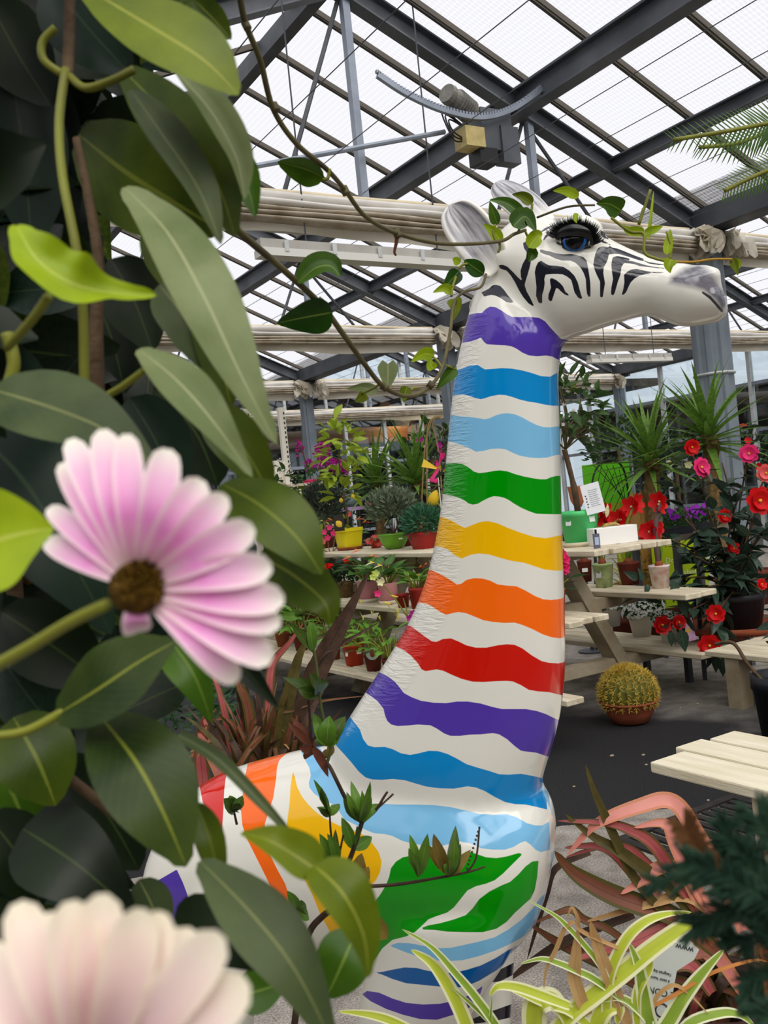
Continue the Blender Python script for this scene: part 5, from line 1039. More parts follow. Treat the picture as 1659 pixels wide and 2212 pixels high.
for i in range(70):
    x0, y0 = rnd(1100, 1700), rnd(1650, 1900); a = rnd(-1.1, .7); l = rnd(500, 950); x1, y1 = x0 + l * math.sin(a), y0 - l * math.cos(a) * .8
    strap(phr, f, [(x0, y0, rnd(0, .3)), ((x0 + x1) / 2 + rnd(-60, 60), (y0 + y1) / 2 - 60, rnd(0, .3)), (x1, y1 + abs(a) * 160, rnd(0, .35))], rnd(34, 70), random.choice([PHB, PHD, PHG, PHB, PHR]), dd=.15)
SPV = leafmat('strap_lime_white', (176,190,44), (204,212,80), (186,200,60), rough=.4, veins=0, edge=(238,236,190), ribw=.2, nscale=12); SPG = leafmat('strap_green_white', (128,158,48), (158,184,72), (140,170,60), rough=.4, veins=0, edge=(236,238,200), ribw=.2)
sq_ = PZ(1330, 2500, 0.0); spd = thing('spider_plant', 'yellow-green variegated spider plant at the bottom edge right of the giraffe', 'plant', Vector((sq_.x, sq_.y, 0)).lerp(Vector((0,0,0)), .45))
f1 = C3(1100, 1640, .337, 1.15)
def sp(pts, w, mt, **k): strap(spd, f1, pts, w * .9, mt, 'strap', **k)
sp([(240,1820),(400,1630),(560,1500),(750,1350),(950,1190),(1150,1060),(1290,1030),(1440,1105)], 118, SPV, fold=.2); sp([(620,1700),(640,1400),(740,1170),(860,1050),(1000,995),(1170,980)], 70, SPV); sp([(900,1850),(1020,1690),(1110,1540),(1240,1370),(1378,1218)], 96, SPG, fold=.25); sp([(960,1850),(890,1660),(860,1500),(830,1330),(770,1180)], 96, SPG)
sp([(700,1600),(600,1350),(480,1190),(380,1080),(290,1000),(120,905)], 40, SPG); sp([(800,1600),(560,1420),(440,1360),(320,1310),(200,1280),(75,1312)], 48, SPG); sp([(600,1800),(400,1620),(250,1570),(120,1520),(-10,1470)], 66, SPV); sp([(170,1900),(160,1650),(190,1560),(270,1540),(330,1600),(380,1720)], 150, SPV, fold=.15); sp([(540,1900),(560,1700),(620,1600),(700,1590),(690,1700)], 120, SPV); sp([(1000,1900),(1150,1700),(1350,1630),(1480,1640),(1580,1720)], 66, SPG)
sp([(800,1800),(900,1700),(800,1580),(700,1530),(560,1560)], 60, SPG); sp([(500,1640),(420,1420),(430,1250),(440,1090)], 80, PHT); sp([(760,1700),(640,1400),(560,1180),(520,1040)], 80, PHT); sp([(420,1040),(360,1080),(300,1220),(240,1340),(222,1470)], 28, PHT); sp([(820,1700),(820,1500),(900,1340),(900,1260)], 60, SPV); sp([(700,1210),(560,1150),(450,1090),(440,1020),(400,950),(370,1030)], 26, PHT); sp([(900,1640),(950,1520),(1050,1450),(1150,1500),(1280,1640)], 26, PHT); sp([(930,1580),(1080,1500),(1300,1370),(1560,1290),(1659,1300)], 24, leafmat('strap_orange', (190,120,50), (210,140,70), (200,130,60), veins=0))
c1 = C3(620, 1600, .3677, 1.1)
def sp2(pts, w, mt): bl('leaf', spd, [c1(*p) for p in pts], w * .3677, mt, 'strap', .3, (0, .4), 5, 4)
sp2([(1330,1850),(1220,1664),(1100,1500),(1000,1380),(850,1215),(676,1108)], 58, SPG); sp2([(1130,1900),(1040,1640),(950,1450),(850,1310),(728,1228)], 92, SPV); sp2([(900,1800),(640,1660),(480,1610),(300,1590)], 60, SPV); sp2([(1300,1800),(1200,1664),(1060,1530),(960,1445)], 30, SPG); sp2([(1210,1800),(1195,1664),(1205,1500)], 24, SPG); sp2([(1659,1560),(1500,1500),(1350,1450),(1240,1445),(1190,1500)], 66, SPV)
mb = MB(); mb.lathe([(0.10,0),(0.14,0.3),(0.15,0.5),(0.155,0.52),(0.14,0.52)], 24); mb.build('pot', mat('pot_brown', (104,52,36), .7, .2, (88,42,30), 8), spd, True)
mb = MB(); mb.lathe([(0.142,0.49),(0.05,0.5),(0.0005,0.5)], 16); mb.build('soil', mat('soil', (44,32,24), .95, .1, (66,50,38), 60, bump=.6), spd, True)
# plant label stuck in the pot, printed upside down
TAGM = mat('tag_plastic', (214,218,212), .3, .4, trans=.3); TXT = mat('print_grey', (52,56,58), .6, .2)
def text(s, size, mt, parent, mw, name='lettering', align='CENTER', ext=0.0004):
    cu = bpy.data.curves.new(name, 'FONT'); cu.body = s; cu.size = size; cu.align_x = align; cu.align_y = 'CENTER'; cu.extrude = ext; cu.resolution_u = 3
    t = link('tmp_text', cu); dg_ = bpy.context.evaluated_depsgraph_get(); dg_.update()
    me = bpy.data.meshes.new_from_object(t.evaluated_get(dg_)); bpy.data.objects.remove(t); bpy.data.curves.remove(cu)
    me.materials.clear(); me.materials.append(mt); return link(name, me, parent, mw)
tg = thing('plant_tag', 'clear plastic plant label with upside-down print among the spider plant leaves', 'label', P(1420, 2120, 1.3))
xa = (CR * .97 - CU * .25).normalized(); za = (-CF + CU * .25).normalized(); ya = za.cross(xa).normalized(); xa = ya.cross(za)
TM = Matrix((xa, ya, za)).transposed().to_4x4()
mb = MB(); outl = [(-.025,-.065),(.022,-.065),(.024,.02),(.045,.04),(.05,.055),(.03,.066),(-.0,.06),(-.022,.03)]
mb.loft([[(x, y, z) for x, y in outl] for z in (-.0008, .0008)]); e = mb.build('card', TAGM, tg); e.matrix_basis = TM
FLIP = Matrix.Rotation(math.pi, 4, 'Z')
text('LE CONSEIL', .012, TXT, e, Matrix.Translation((0, -.012, .0016)) @ FLIP); text('www.', .012, TXT, e, Matrix.Translation((.028, .052, .0016)) @ FLIP); text('à tenir humide', .0055, TXT, e, Matrix.Translation((0, .004, .0016)) @ FLIP); text("l'engrais liquide", .0055, TXT, e, Matrix.Translation((0, .013, .0016)) @ FLIP)
for x, y, r in ((-.01,-.04,.012), (.012,-.035,.010), (.005,-.055,.009), (-.015,-.058,.008)):
    mb = MB(); mb.lathe([(r, .001), (r * .75, .0014), (r * .75, .001), (r, .001)], 16, (x, y, 0)); mb.build('printed_flower', TXT, e)

# ---- blurred conifer sprig and the cycad fronds
CON = mat('conifer_needle', (30,54,42), .6, .2, (54,82,62), 90, trans=.1); CONB = mat('conifer_brown', (122,86,52), .8, .1, (90,60,36), 60)
cf_ = thing('conifer_branch', 'out-of-focus dark green conifer spray with a brown tip at the lower right edge', 'plant', P(1620, 2100, .62))
random.seed(9)
def spray(pts, n, ln, mt, dep):
    cv = cr(pxc(cf_, [(x, y, dep) for x, y in pts]), 6); mb = MB(); mb.tube(cv, .0009, 5)
    for i in range(n):
        t = rnd(0, .999) * (len(cv) - 1); k = int(t); p = cv[k].lerp(cv[k + 1], t - k); d = (cv[k + 1] - cv[k]).normalized(); s = random.choice((-1, 1)); q = (d * rnd(.5, 1.1) + (CR * d.dot(CU) - CU * d.dot(CR)) * s * rnd(.4, .9) + CF * rnd(-.5, .5)).normalized()
        mb.tube([p, p + q * ln * rnd(.6, 1.1)], [.0006, .0004], 4)
    o = mb.build('needle_spray', mt, cf_); o['kind'] = 'stuff'
for pts in ([(1700,1960),(1600,1930),(1500,1900),(1410,1905)], [(1700,1960),(1600,1960),(1530,1990),(1500,2000)], [(1700,1900),(1620,1850),(1570,1810),(1570,1790)], [(1680,2000),(1600,1900),(1560,1860),(1550,1850)], [(1700,1850),(1650,1790),(1640,1770)], [(1720,2050),(1640,2020),(1600,2040),(1560,2010)], [(1720,2120),(1660,2100),(1620,2120),(1620,2150)], [(1720,2200),(1670,2190),(1640,2200)], [(1720,2000),(1640,1900),(1610,1850)], [(1640,1940),(1560,1890),(1480,1860)], [(1700,2080),(1650,2000),(1600,1970)], [(1720,2060),(1680,1960),(1650,1900)]):
    spray(pts, 150, .0085, CON, rnd(.29, .36))
spray([(1560,1880),(1520,1850),(1490,1810),(1480,1790)], 260, .007, CONB, .32)
cyc = thing('cycad_plant', 'feathery green cycad fronds reaching in at the upper right corner', 'plant', Vector((3.6, 1.7, 0)))
CYC = leafmat('cycad_leaflet', (52,84,34), (84,118,46), (110,140,60), veins=0)
lfm = unit_leaf('leaflet', CYC, 'strap', .075, .05, .3, 5, 2)
def frond(pts, ln, d):
    cv = cr(pxc(cyc, [(x, y, d) for x, y in pts]), 8); mb = MB(); mb.tube(cv, .006, 6); rc = mb.build('rachis', STEMG, cyc, True); n = len(cv)
    for i in range(2, n):
        for s in (-1, 1):
            dv = (cv[i] - cv[i - 1]).normalized(); sd_ = dv.cross(CF).normalized() * s; t = i / (n - 1); L_ = ln * (1.02 - .55 * t ** 3)
            link('leaflet', lfm, rc, leaf_mx(cv[i], (dv * .75 + sd_ + CF * .1), (-CF + CU * .4).normalized(), L_))
frond([(1800,285),(1700,262),(1640,270),(1560,285),(1455,302)], .085, 2.6); frond([(1800,300),(1730,275),(1660,285),(1590,310),(1510,318)], .085, 2.75); frond([(1820,340),(1740,345),(1680,360),(1620,385),(1565,412)], .075, 2.6)
mb = MB(); b = Vector((0, 0, 0)); top = P(1800, 300, 2.65) - loc(cyc); mb.tube(cr([b, Vector((0, 0, 1.4)), top], 6), [.09] * 7 + [.08, .06, .04, .03, .02, .012], 10); mb.build('trunk', STEMB, cyc, True)
# ================================================================== stepped display stage, benches and what stands on them
WW = mat('whitewashed_wood', (218,208,184), .75, .2, (188,174,146), 4.0, bump=.25, bscale=30, stretch=(6,1,6)); WWD = mat('whitewashed_leg', (176,164,140), .8, .2, (140,124,98), 5.0, bump=.3, bscale=25)
WTT = mat('white_table_wood', (232,224,200), .6, .3, (214,202,172), 3.0, bump=.2, bscale=20, stretch=(8,1,8))
stg = thing('display_stage', 'long whitewashed stepped wooden stage carrying potted plants on both sides', 'display stand', (4.0, 6.2, 0))
def planks(o, x0, x1, z, y0, y1, n, mt, t=.035, gap=.012):
    w = (x1 - x0 - gap * (n - 1)) / n; l = loc(o)
    for i in range(n):
        a = x0 + i * (w + gap); e = rnd(-.03, .03); mb = MB(); mb.box((a - l.x, y0 + e - l.y, z - t), (a + w - l.x, y1 - l.y, z)); p = mb.build('plank', mt, o)
        b = p.modifiers.new('edge', 'BEVEL'); b.width = .005; b.segments = 1
random.seed(2)
ZL, ZM, ZT = .30, .71, 1.06
planks(stg, 3.00, 3.40, ZL, 3.8, 8.6, 3, WW); planks(stg, 3.33, 3.66, ZM, 3.78, 8.6, 3, WW); planks(stg, 3.66, 4.28, ZT, 3.85, 8.6, 5, WW); planks(stg, 4.38, 4.68, ZM, 3.9, 8.6, 2, WW); planks(stg, 4.60, 5.02, ZL, 4.0, 8.6, 3, WW)
for y in (4.6, 6.3, 8.1):
    for s in (-1, 1):
        mb = MB(); mb.bar((s * .02, y - 6.2, 1.02), (s * .60, y - 6.2, 0.0), .09, .13, Vector((0, 1, 0))); mb.build('leg', WWD, stg)
    for z, w in ((ZL - .07, 1.0), (ZM - .07, .66), (ZT - .07, .3)):
        mb = MB(); mb.box((-w, y - 6.25, z - .04), (w, y - 6.15, z + .033)); mb.build('cross_rail', WWD, stg)
bn = thing('low_bench', 'low whitewashed bench holding the big red camellia', 'bench', (4.9, 3.2, 0))
planks(bn, 4.55, 5.25, .34, 2.2, 3.93, 5, WW)
for x in (4.62, 5.15):
    for y in (2.4, 3.75): mb = MB(); mb.box((x - 4.95, y - 3.25, 0), (x - 4.85, y - 3.15, .305)); mb.build('leg', WWD, bn)
tb = thing('white_table', 'cream painted slatted table in the lower right with nothing on it', 'table', (2.45, 1.5, 0))
for i, (a, w_, y1) in enumerate(((2.15, .158, 2.115), (2.322, .128, 2.165), (2.466, .128, 2.145))):
    mb = MB(); mb.box((a - 2.45, .5 - 1.5, .515), (a + w_ - 2.45, y1 - 1.5, .55)); p = mb.build('plank', WTT, tb); b = p.modifiers.new('edge', 'BEVEL'); b.width = .006; b.segments = 2
for x in (2.25, 2.52):
    for y in (.75, 1.75): mb = MB(); mb.box((x - 2.49, y - 1.54, 0), (x - 2.41, y - 1.46, .515)); mb.build('leg', WTT, tb)
for y in (.75, 1.75): mb = MB(); mb.box((2.2 - 2.45, y - 1.53, .45), (2.58 - 2.45, y - 1.47, .515)); mb.build('cross_rail', WTT, tb)

SOIL = MATS['soil']
def s_at(p): return (p - CAM).dot(CF) / FPX            # metres per picture pixel there
def pot(o, h, r1, mt, r0=None, sq=0.0, rim=.1, saucer=None, n=24, bowl=False, sx=1.0):
    r0 = r0 or r1 * .74; z0 = .012 if saucer else 0.0; mb = MB()
    if bowl: pr = [(r0 * .6, z0), (r0, z0 + h * .08), (r1 * .82, z0 + h * .45), (r1 * .96, z0 + h * .85), (r1, z0 + h * .9), (r1 * 1.04, z0 + h * .93), (r1 * 1.04, z0 + h), (r1 * .93, z0 + h), (r1 * .86, z0 + h * .85)]
    else:
        hr_ = 1 - rim * 1.6; ra = r0 + (r1 - r0) * hr_
        pr = [(.001, z0), (r0, z0), (ra, z0 + h * hr_), (ra + r1 * rim * .5, z0 + h * hr_ + .001), (r1, z0 + h), (r1 * .92, z0 + h), (r1 * .88, z0 + h * .86)]
    mb.lathe(pr, n, sq=sq, sx=sx); mb.build('pot', mt, o, n > 20 and not sq)
    mb = MB(); mb.lathe([(r1 * .9, z0 + h * .88), (r1 * .4, z0 + h * .93), (.0005, z0 + h * .93)], 14, sq=sq, sx=sx); mb.build('soil', SOIL, o)
    if saucer:
        mb = MB(); R = r1 * 1.02; mb.lathe([(.001, 0), (R * .9, 0), (R * 1.08, .028), (R * 1.0, .028), (R * .85, .011), (.001, .011)], n); mb.build('saucer', saucer, o, True)
    return z0 + h * .92
def label_on(o, r, z, w, h, ang, mt, txt=None, tilt=.1):
    """small sticker on a pot, facing direction ang"""
    d = Vector((math.cos(ang), math.sin(ang), tilt)).normalized(); x = UPV.cross(d).normalized(); y = d.cross(x); M_ = Matrix((x, y, d)).transposed().to_4x4(); M_.translation = Vector((math.cos(ang) * r, math.sin(ang) * r, z))
    mb = MB(); mb.box((-w / 2, -h / 2, -.001), (w / 2, h / 2, .0012)); e = mb.build('price_sticker', mt, o); e.matrix_basis = M_
    if txt: text(txt, h * .62, TXT, e, Matrix.Translation((0, 0, .0016)))
CAMA = lambda p: math.atan2(CAM.y - p.y, CAM.x - p.x)
STK = mat('sticker_white', (236,236,232), .5, .3)
def shared(o, name, me, mats_): return link(name, me, o, mats_)
TL = {}
def LFM(key, mt, *a, **k):
    if key not in TL: TL[key] = unit_leaf('leaf_' + key, mt, *a, **k)
    return TL[key]
G1 = leafmat('leaf_lily', (70,120,36), (116,164,54), (150,190,90)); G2 = leafmat('leaf_anthurium', (52,92,44), (92,134,60), (130,160,90)); G3 = leafmat('leaf_citrus_lime', (132,160,32), (180,196,64), (200,210,110), veins=0); G4 = leafmat('leaf_citrus_dark', (40,66,32), (74,102,50), (100,124,70), veins=0)
G5 = leafmat('leaf_camellia', (34,52,42), (64,84,68), (90,108,86), rough=.25, trans=.08, veins=0); G6 = leafmat('leaf_yucca', (78,116,44), (116,150,62), (130,160,70), veins=0, ribw=0); G7 = leafmat('leaf_azalea', (30,52,32), (52,76,44), (80,100,60), veins=0)
def joined(o, name, polys_tubes, mt):
    mb = MB()
    for pts, r in polys_tubes: mb.tube(pts, r, 5)
    e = mb.build(name, mt, o, True); e['kind'] = 'stuff'; return e
def rosette(o, z, n, L, me, el=(.2, 1.3), pet=.6, mt=STEMG, r0=.02, ws=1.0, gap=0):
    """leaves on stalks springing from the pot"""
    tubes = []
    for i in range(n):
        a = i * 2.4 + rnd(-.3, .3); e = rnd(*el); b = Vector((r0 * math.cos(a), r0 * math.sin(a), z)); d = Vector((math.cos(a) * math.cos(e), math.sin(a) * math.cos(e), math.sin(e))); pl = L * pet * rnd(.6, 1.5)
        p1 = b + d * pl; tubes.append((cr([b, b.lerp(p1, .5) + UPV * pl * .08, p1], 3), .004)); dd = (d * .7 + Vector((math.cos(a), math.sin(a), rnd(-.6, .1))) * .6).normalized()
        link('leaf', me, o, leaf_mx(p1, dd, UPV + d * .2, L * rnd(.75, 1.15), rnd(-.4, .4), ws))
    joined(o, 'stalks', tubes, mt)
def crown(o, c, rad, n, L, me, out=.7, name='leaf'):
    for i in range(n):
        d = rdir(-.7, 1); p = c + Vector((d.x * rad[0], d.y * rad[1], d.z * rad[2])) * rnd(.35, 1) ** .5
        dv = (d * out + rdir(-.6, .8) * .7).normalized(); link(name, me, o, leaf_mx(p, dv, UPV + rdir() * .6, L * rnd(.7, 1.2), rnd(-.5, .5)))
def fuzz(o, c, rad, n, L, w, mt, up=.3, name='foliage', solid=True):
    """dense fine foliage nobody could count: one part"""
    mb = MB()
    for i in range(n):
        d = rdir(-.6, 1); p = c + Vector((d.x * rad[0], d.y * rad[1], d.z * rad[2])) * rnd(.3 if solid else .7, 1) ** .6
        dv = (d * .7 + rdir(-.5, .9) * .6 + UPV * up).normalized(); x = dv.orthogonal().normalized(); x = Matrix.Rotation(rnd(0, 6.3), 3, dv) @ x; l = L * rnd(.6, 1.2); b = p + dv * l * .5
        mb.add([p, b + x * w, p + dv * l, b - x * w], [(0, 1, 2, 3)])
    e = mb.build(name, mt, o); e['kind'] = 'stuff'; return e
def spathe(o, p, d, L, mt, sp_mt):
    me = LFM('spathe_' + mt.name, mt, 'heart', .75, .15, .15, n=6); e = link('spathe', me, o, leaf_mx(p, d, UPV, L)); mb = MB(); mb.tube([(0, .1, .02), (0, .35, .14), (0, .5, .22)], [.05, .05, .03], 6); mb.build('spadix', sp_mt, e)
def blossom(o, p, d, R, mt, n=5, name='blossom', cm=None, asp=.8, cupd=.45):
    """flower of n broad petals with a centre"""
    d = Vector(d).normalized(); x = d.orthogonal().normalized(); y = d.cross(x); M_ = Matrix((x * R, y * R, d * R)).transposed().to_4x4(); M_.translation = p
    mb = MB()
    for lay in range(2 if n > 6 else 1):
        for k in range(n):
            a = 2 * math.pi * (k + .5 * lay) / n; q = 1 - .35 * lay; ax = [Vector((math.cos(a) * t * q, math.sin(a) * t * q, cupd * t * t * (1 + lay) - .1 * t)) for t in (0, .35, .7, 1)]
            vs, fs, _ = blade(ax, asp, Vector((0, 0, 1)), 'round', .15, 2, .15); mb.add(vs, fs)
    e = mb.build(name, mt, o, True); e.matrix_basis = M_
    if cm:
        mb = MB(); mb.lathe([(.08, .05), (.13, .12), (.10, .24), (.001, .28)], 8); mb.build('flower_centre', cm, e, True)
    return e
TERR = mat('terracotta', (150,80,54), .75, .2, (128,64,42), 10, bump=.2); TERD = mat('terracotta_deep', (112,52,38), .75, .2, (92,42,32), 10); RDP = mat('pot_orange_red', (196,66,36), .5, .3, (176,54,30), 8); RED_ = mat('pot_red', (158,36,30), .45, .3, (136,28,26), 8)
PNK = mat('pot_pink', (224,152,160), .4, .4, (212,138,148), 8); YP = mat('pot_yellow', (232,216,24), .4, .4); GP = mat('pot_lime', (112,172,36), .35, .5, (98,156,28), 6); MGR = mat('pot_mint', (84,206,120), .45, .4, (72,192,106), 6); CRM = mat('saucer_cream', (222,212,186), .6, .3); BKT = mat('basket', (128,108,74), .85, .1, (92,76,48), 70, bump=1.0, bscale=140); NAVY = mat('pot_navy', (38,42,54), .5, .3); WP = mat('pot_white', (230,226,216), .5, .3, (214,208,196), 5); BLP = mat('pot_black', (30,32,38), .5, .35)
REDF = mat('petal_red', (222,28,30), .5, .2, (196,14,22), 20, trans=.15); PNKF = mat('petal_hot_pink', (246,70,140), .5, .2, (226,40,110), 20, trans=.2); CORF = mat('petal_coral', (246,112,112), .5, .2, trans=.2); CREF = mat('petal_cream', (236,232,176), .5, .2, trans=.2); WHF = mat('petal_white', (240,240,234), .5, .2, trans=.2); MAGF = mat('petal_magenta', (190,40,150), .5, .2, (160,24,124), 20, trans=.2); PURF = mat('petal_purple', (140,30,170), .5, .2, trans=.2); YC = mat('stamen_yellow', (226,190,60), .6, .2); LIMF = mat('petal_pale_lime', (206,220,110), .5, .2, trans=.2)
def TOP(x, y, X): r = ray(x, y); return Vector((X, r.y / r.x * X, ZT))
def plant_at(name, label, cat, x, y, z, group=None, X=3.98):
    p = TOP(x, y, X) if z == ZT else PZ(x, y, z); o = thing(name, label, cat, p, group); return o, s_at(p), CAMA(p)
random.seed(31)
# ---------- top shelf, left of the neck
o, s, ca = plant_at('lemon_tree', 'small lemon tree in a square yellow pot on the top shelf', 'potted plant', 755, 1176, ZT)
z = pot(o, 44 * s, 27 * s, YP, 21 * s, sq=.75, saucer=TERR, n=32); mb = MB(); mb.tube(cr([(0, 0, z), (.01, 0, z + 40 * s), (0, .01, z + 70 * s), (-.01, .02, z + 140 * s), (0, 0, z + 190 * s)], 5), [.009] * 12 + [.006] * 9, 7); mb.build('trunk', STEMO, o, True)
me = LFM('citrus_lime', G3, 'oval', .46, .15, .3)
for cz, rr, n_ in ((80, 34, 18), (120, 40, 26), (160, 48, 34), (198, 40, 24), (224, 18, 8)): crown(o, Vector((0, 0, z + cz * s)), (rr * s, rr * s, 24 * s), n_, 33 * s, me)
for dx, dz in ((-8, 64), (18, 70)):
    q = Vector((-CF.x * 10 * s, -CF.y * 10 * s, 0)) + hr * dx * s; mb = MB(); mb.lathe([(.001, -.02), (.016, -.012), (.02, 0), (.014, .014), (.004, .024)], 12); e = mb.build('lemon', YC, o, True); e.location = q + UPV * (z + dz * s)
lt = thing('lemon_tag', 'dark picture card showing a yellow lemon, clipped to the yellow pot', 'label', P(732, 1130, s_at(o.location) * FPX - .22)); LT3 = Matrix((hr, UPV, -hf)).transposed().to_4x4()
mb = MB(); mb.box((-.045, -.07, -.001), (.045, .07, .001)); e = mb.build('card', mat('card_dark', (46,38,30), .4, .4), lt); e.matrix_basis = LT3
mb = MB(); mb.lathe([(.001, -.034), (.012, -.03), (.026, -.012), (.029, .002), (.022, .02), (.008, .03), (.001, .036)], 16, sy=.25); q = mb.build('printed_lemon', YC, e, True); q.matrix_basis = Matrix.Translation((.0, -.008, .004)) @ Matrix.Rotation(.7, 4, 'Z') @ Matrix.Rotation(math.pi / 2, 4, 'X')
OLV = mat('olive_leaf', (92,106,82), .6, .2, (130,142,116), 30, trans=.1); OLD = mat('olive_leaf_dark', (44,56,46), .6, .2, (70,84,68), 30, trans=.1); GRS = mat('grass_blue', (46,92,66), .5, .2, (72,122,86), 30, trans=.15)
o, s, ca = plant_at('olive_bonsai', 'grey-leaved olive bush in a lime green bowl on the top shelf', 'potted plant', 852, 1176, ZT)
z = pot(o, 34 * s, 34 * s, GP, 20 * s, bowl=True); label_on(o, 30 * s, 24 * s, 9 * s, 7 * s, ca + .5, STK); mb = MB()
for k in range(7): d = rdir(.5, 1); mb.tube(cr([(0, 0, z), d * 22 * s + UPV * z, d * 50 * s + UPV * (z + 8 * s)], 4), [.009, .008, .007, .006, .005, .004, .003, .002, .002], 6)
mb.build('trunk', STEMB, o, True); fuzz(o, Vector((0, 0, z + 56 * s)), (52 * s, 52 * s, 40 * s), 1300, 18 * s, 2.4 * s, OLV, .3)
o, s, ca = plant_at('dianthus_tuft', 'dense blue-green grassy tuft in a dark red square pot on the top shelf', 'potted plant', 919, 1178, ZT)
z = pot(o, 36 * s, 32 * s, RED_, 22 * s, sq=.8, n=32); label_on(o, 27 * s, 24 * s, 11 * s, 7 * s, ca, STK, '5,90€'); fuzz(o, Vector((0, 0, z + 22 * s)), (42 * s, 42 * s, 34 * s), 1500, 20 * s, 1.3 * s, GRS, .1)
o, s, ca = plant_at('gerbera_plant', 'pink gerbera daisies in a small pot between the yellow pot and green bowl', 'potted plant', 812, 1172, ZT, None, 4.1)
z = pot(o, 20 * s, 14 * s, RDP); rosette(o, z, 8, 18 * s, LFM('gerb', G2, 'oval', .5, .3), (.1, .9), .3)
for dx, dz in ((-14, 16), (-2, 22), (6, 10)): blossom(o, hr * dx * s - hf * 12 * s + UPV * (dz * s), (-CF + UPV * .6), 9 * s, CORF, 12, 'bloom', YC, .28, .15)
for k, (lab, x, y, rx, rz, m_, n_) in enumerate((('round dark olive bush behind the yellow pot, by the distant column', 702, 1150, 52, 52, OLD, 1700), ('low grey-green olive with open branches at the left end of the top shelf', 676, 1176, 48, 30, OLV, 650), ('dark clipped bush behind the two far yuccas', 872, 1140, 40, 46, OLD, 1000))):
    o, s, ca = plant_at('olive_bush', lab, 'potted plant', x, y, ZT, None, 4.2); z = pot(o, 24 * s, 20 * s, TERD); mb = MB(); mb.tube([(0, 0, z), (0, 0, z + 30 * s)], .008, 6); mb.build('trunk', STEMB, o); fuzz(o, Vector((0, 0, z + (rz + 16) * s)), (rx * s, rx * s, rz * s), n_, 14 * s, 1.9 * s, m_, .3)
o, s, ca = plant_at('anthurium_plant', 'red anthurium with glossy spathes behind the yellow pot', 'potted plant', 752, 1158, ZT, None, 4.2); z = pot(o, 26 * s, 18 * s, RDP); rosette(o, z, 9, 26 * s, LFM('anth', G2, 'heart', .62, .2, .2, notch=.4), (.2, 1.0), .7)
for dx, dz in ((-30, 62), (22, 58), (-4, 66), (34, 50)): spathe(o, hr * dx * s + UPV * (dz * s), (hr * (dx / 30) - hf * .6 + UPV * .1), 22 * s, CORF if dx == 22 else REDF, YC)
# ---------- yuccas
def yucca(label, x, y, d, ln, n, th, seed):
    random.seed(seed); c = P(x, y, d); s = d / FPX; o = thing('yucca_plant', label, 'potted plant', Vector((c.x, c.y, 0))); zc = c.z; pot(o, .34, .19, TERD)
    mb = MB(); k = 14; mb.tube([(0.012 * math.sin(i * 2.1), .012 * math.cos(i * 1.7), .3 + (zc - .3) * i / k) for i in range(k + 1)], [th * (1 + .14 * (i % 2)) for i in range(k + 1)], 10); mb.build('trunk', mat('yucca_bark', (136,112,74), .85, .1, (96,76,46), 30, bump=.8, bscale=50), o)
    me = LFM('yucca', G6, 'sword', .1, .22, .35, 8)
    for i in range(n):
        t = i / n; a = i * 2.4; e = 1.45 - 1.75 * t + rnd(-.12, .12); dv = Vector((math.cos(a) * math.cos(e), math.sin(a) * math.cos(e), math.sin(e))); link('leaf', me, o, leaf_mx(Vector((0, 0, zc - .12 * t)), dv, UPV + dv * -.3, ln * s * rnd(.8, 1.1)))
yucca('tall yucca with a spiky crown beside the far sign, nearer the citron fruit', 898, 1035, 10.2, 150, 56, .055, 41); yucca('slimmer yucca standing behind the lemon tree, left of its taller twin', 812, 1038, 10.8, 130, 48, .05, 42)
yucca('yucca with a knobbly trunk rising behind the red amaryllis flowers', 1404, 985, 7.6, 165, 56, .06, 43); yucca('large yucca in front of the broad blue-grey column', 1530, 935, 7.4, 175, 58, .06, 44)
# ---------- middle shelf, left
random.seed(33)
o, s, ca = plant_at('azalea_plant', 'dark azalea with red flowers in a woven basket pot', 'potted plant', 747, 1290, ZM); z = pot(o, 34 * s, 20 * s, BKT, 16 * s); fuzz(o, Vector((0, 0, z + 18 * s)), (34 * s, 34 * s, 24 * s), 700, 11 * s, 2.6 * s, MATS['leaf_azalea'], .2)
for dx, dz in ((-24, 70), (26, 62), (-34, 52), (10, 76), (30, 72)): blossom(o, hr * dx * s - hf * 8 * s + UPV * (dz * s), -CF + UPV, 7 * s, REDF, 7)
o, s, ca = plant_at('azalea_plant', 'red-flowered azalea in a dark navy pot on a terracotta saucer', 'potted plant', 706, 1288, ZM); z = pot(o, 46 * s, 24 * s, NAVY, saucer=TERR); fuzz(o, Vector((0, 0, z + 12 * s)), (26 * s, 26 * s, 16 * s), 350, 11 * s, 2.6 * s, MATS['leaf_azalea'], .2)
for dx, dz in ((6, 56), (2, 48), (10, 62)): blossom(o, hr * dx * s - hf * 22 * s + UPV * (dz * s), -CF + UPV * .5, 10 * s, REDF, 9)
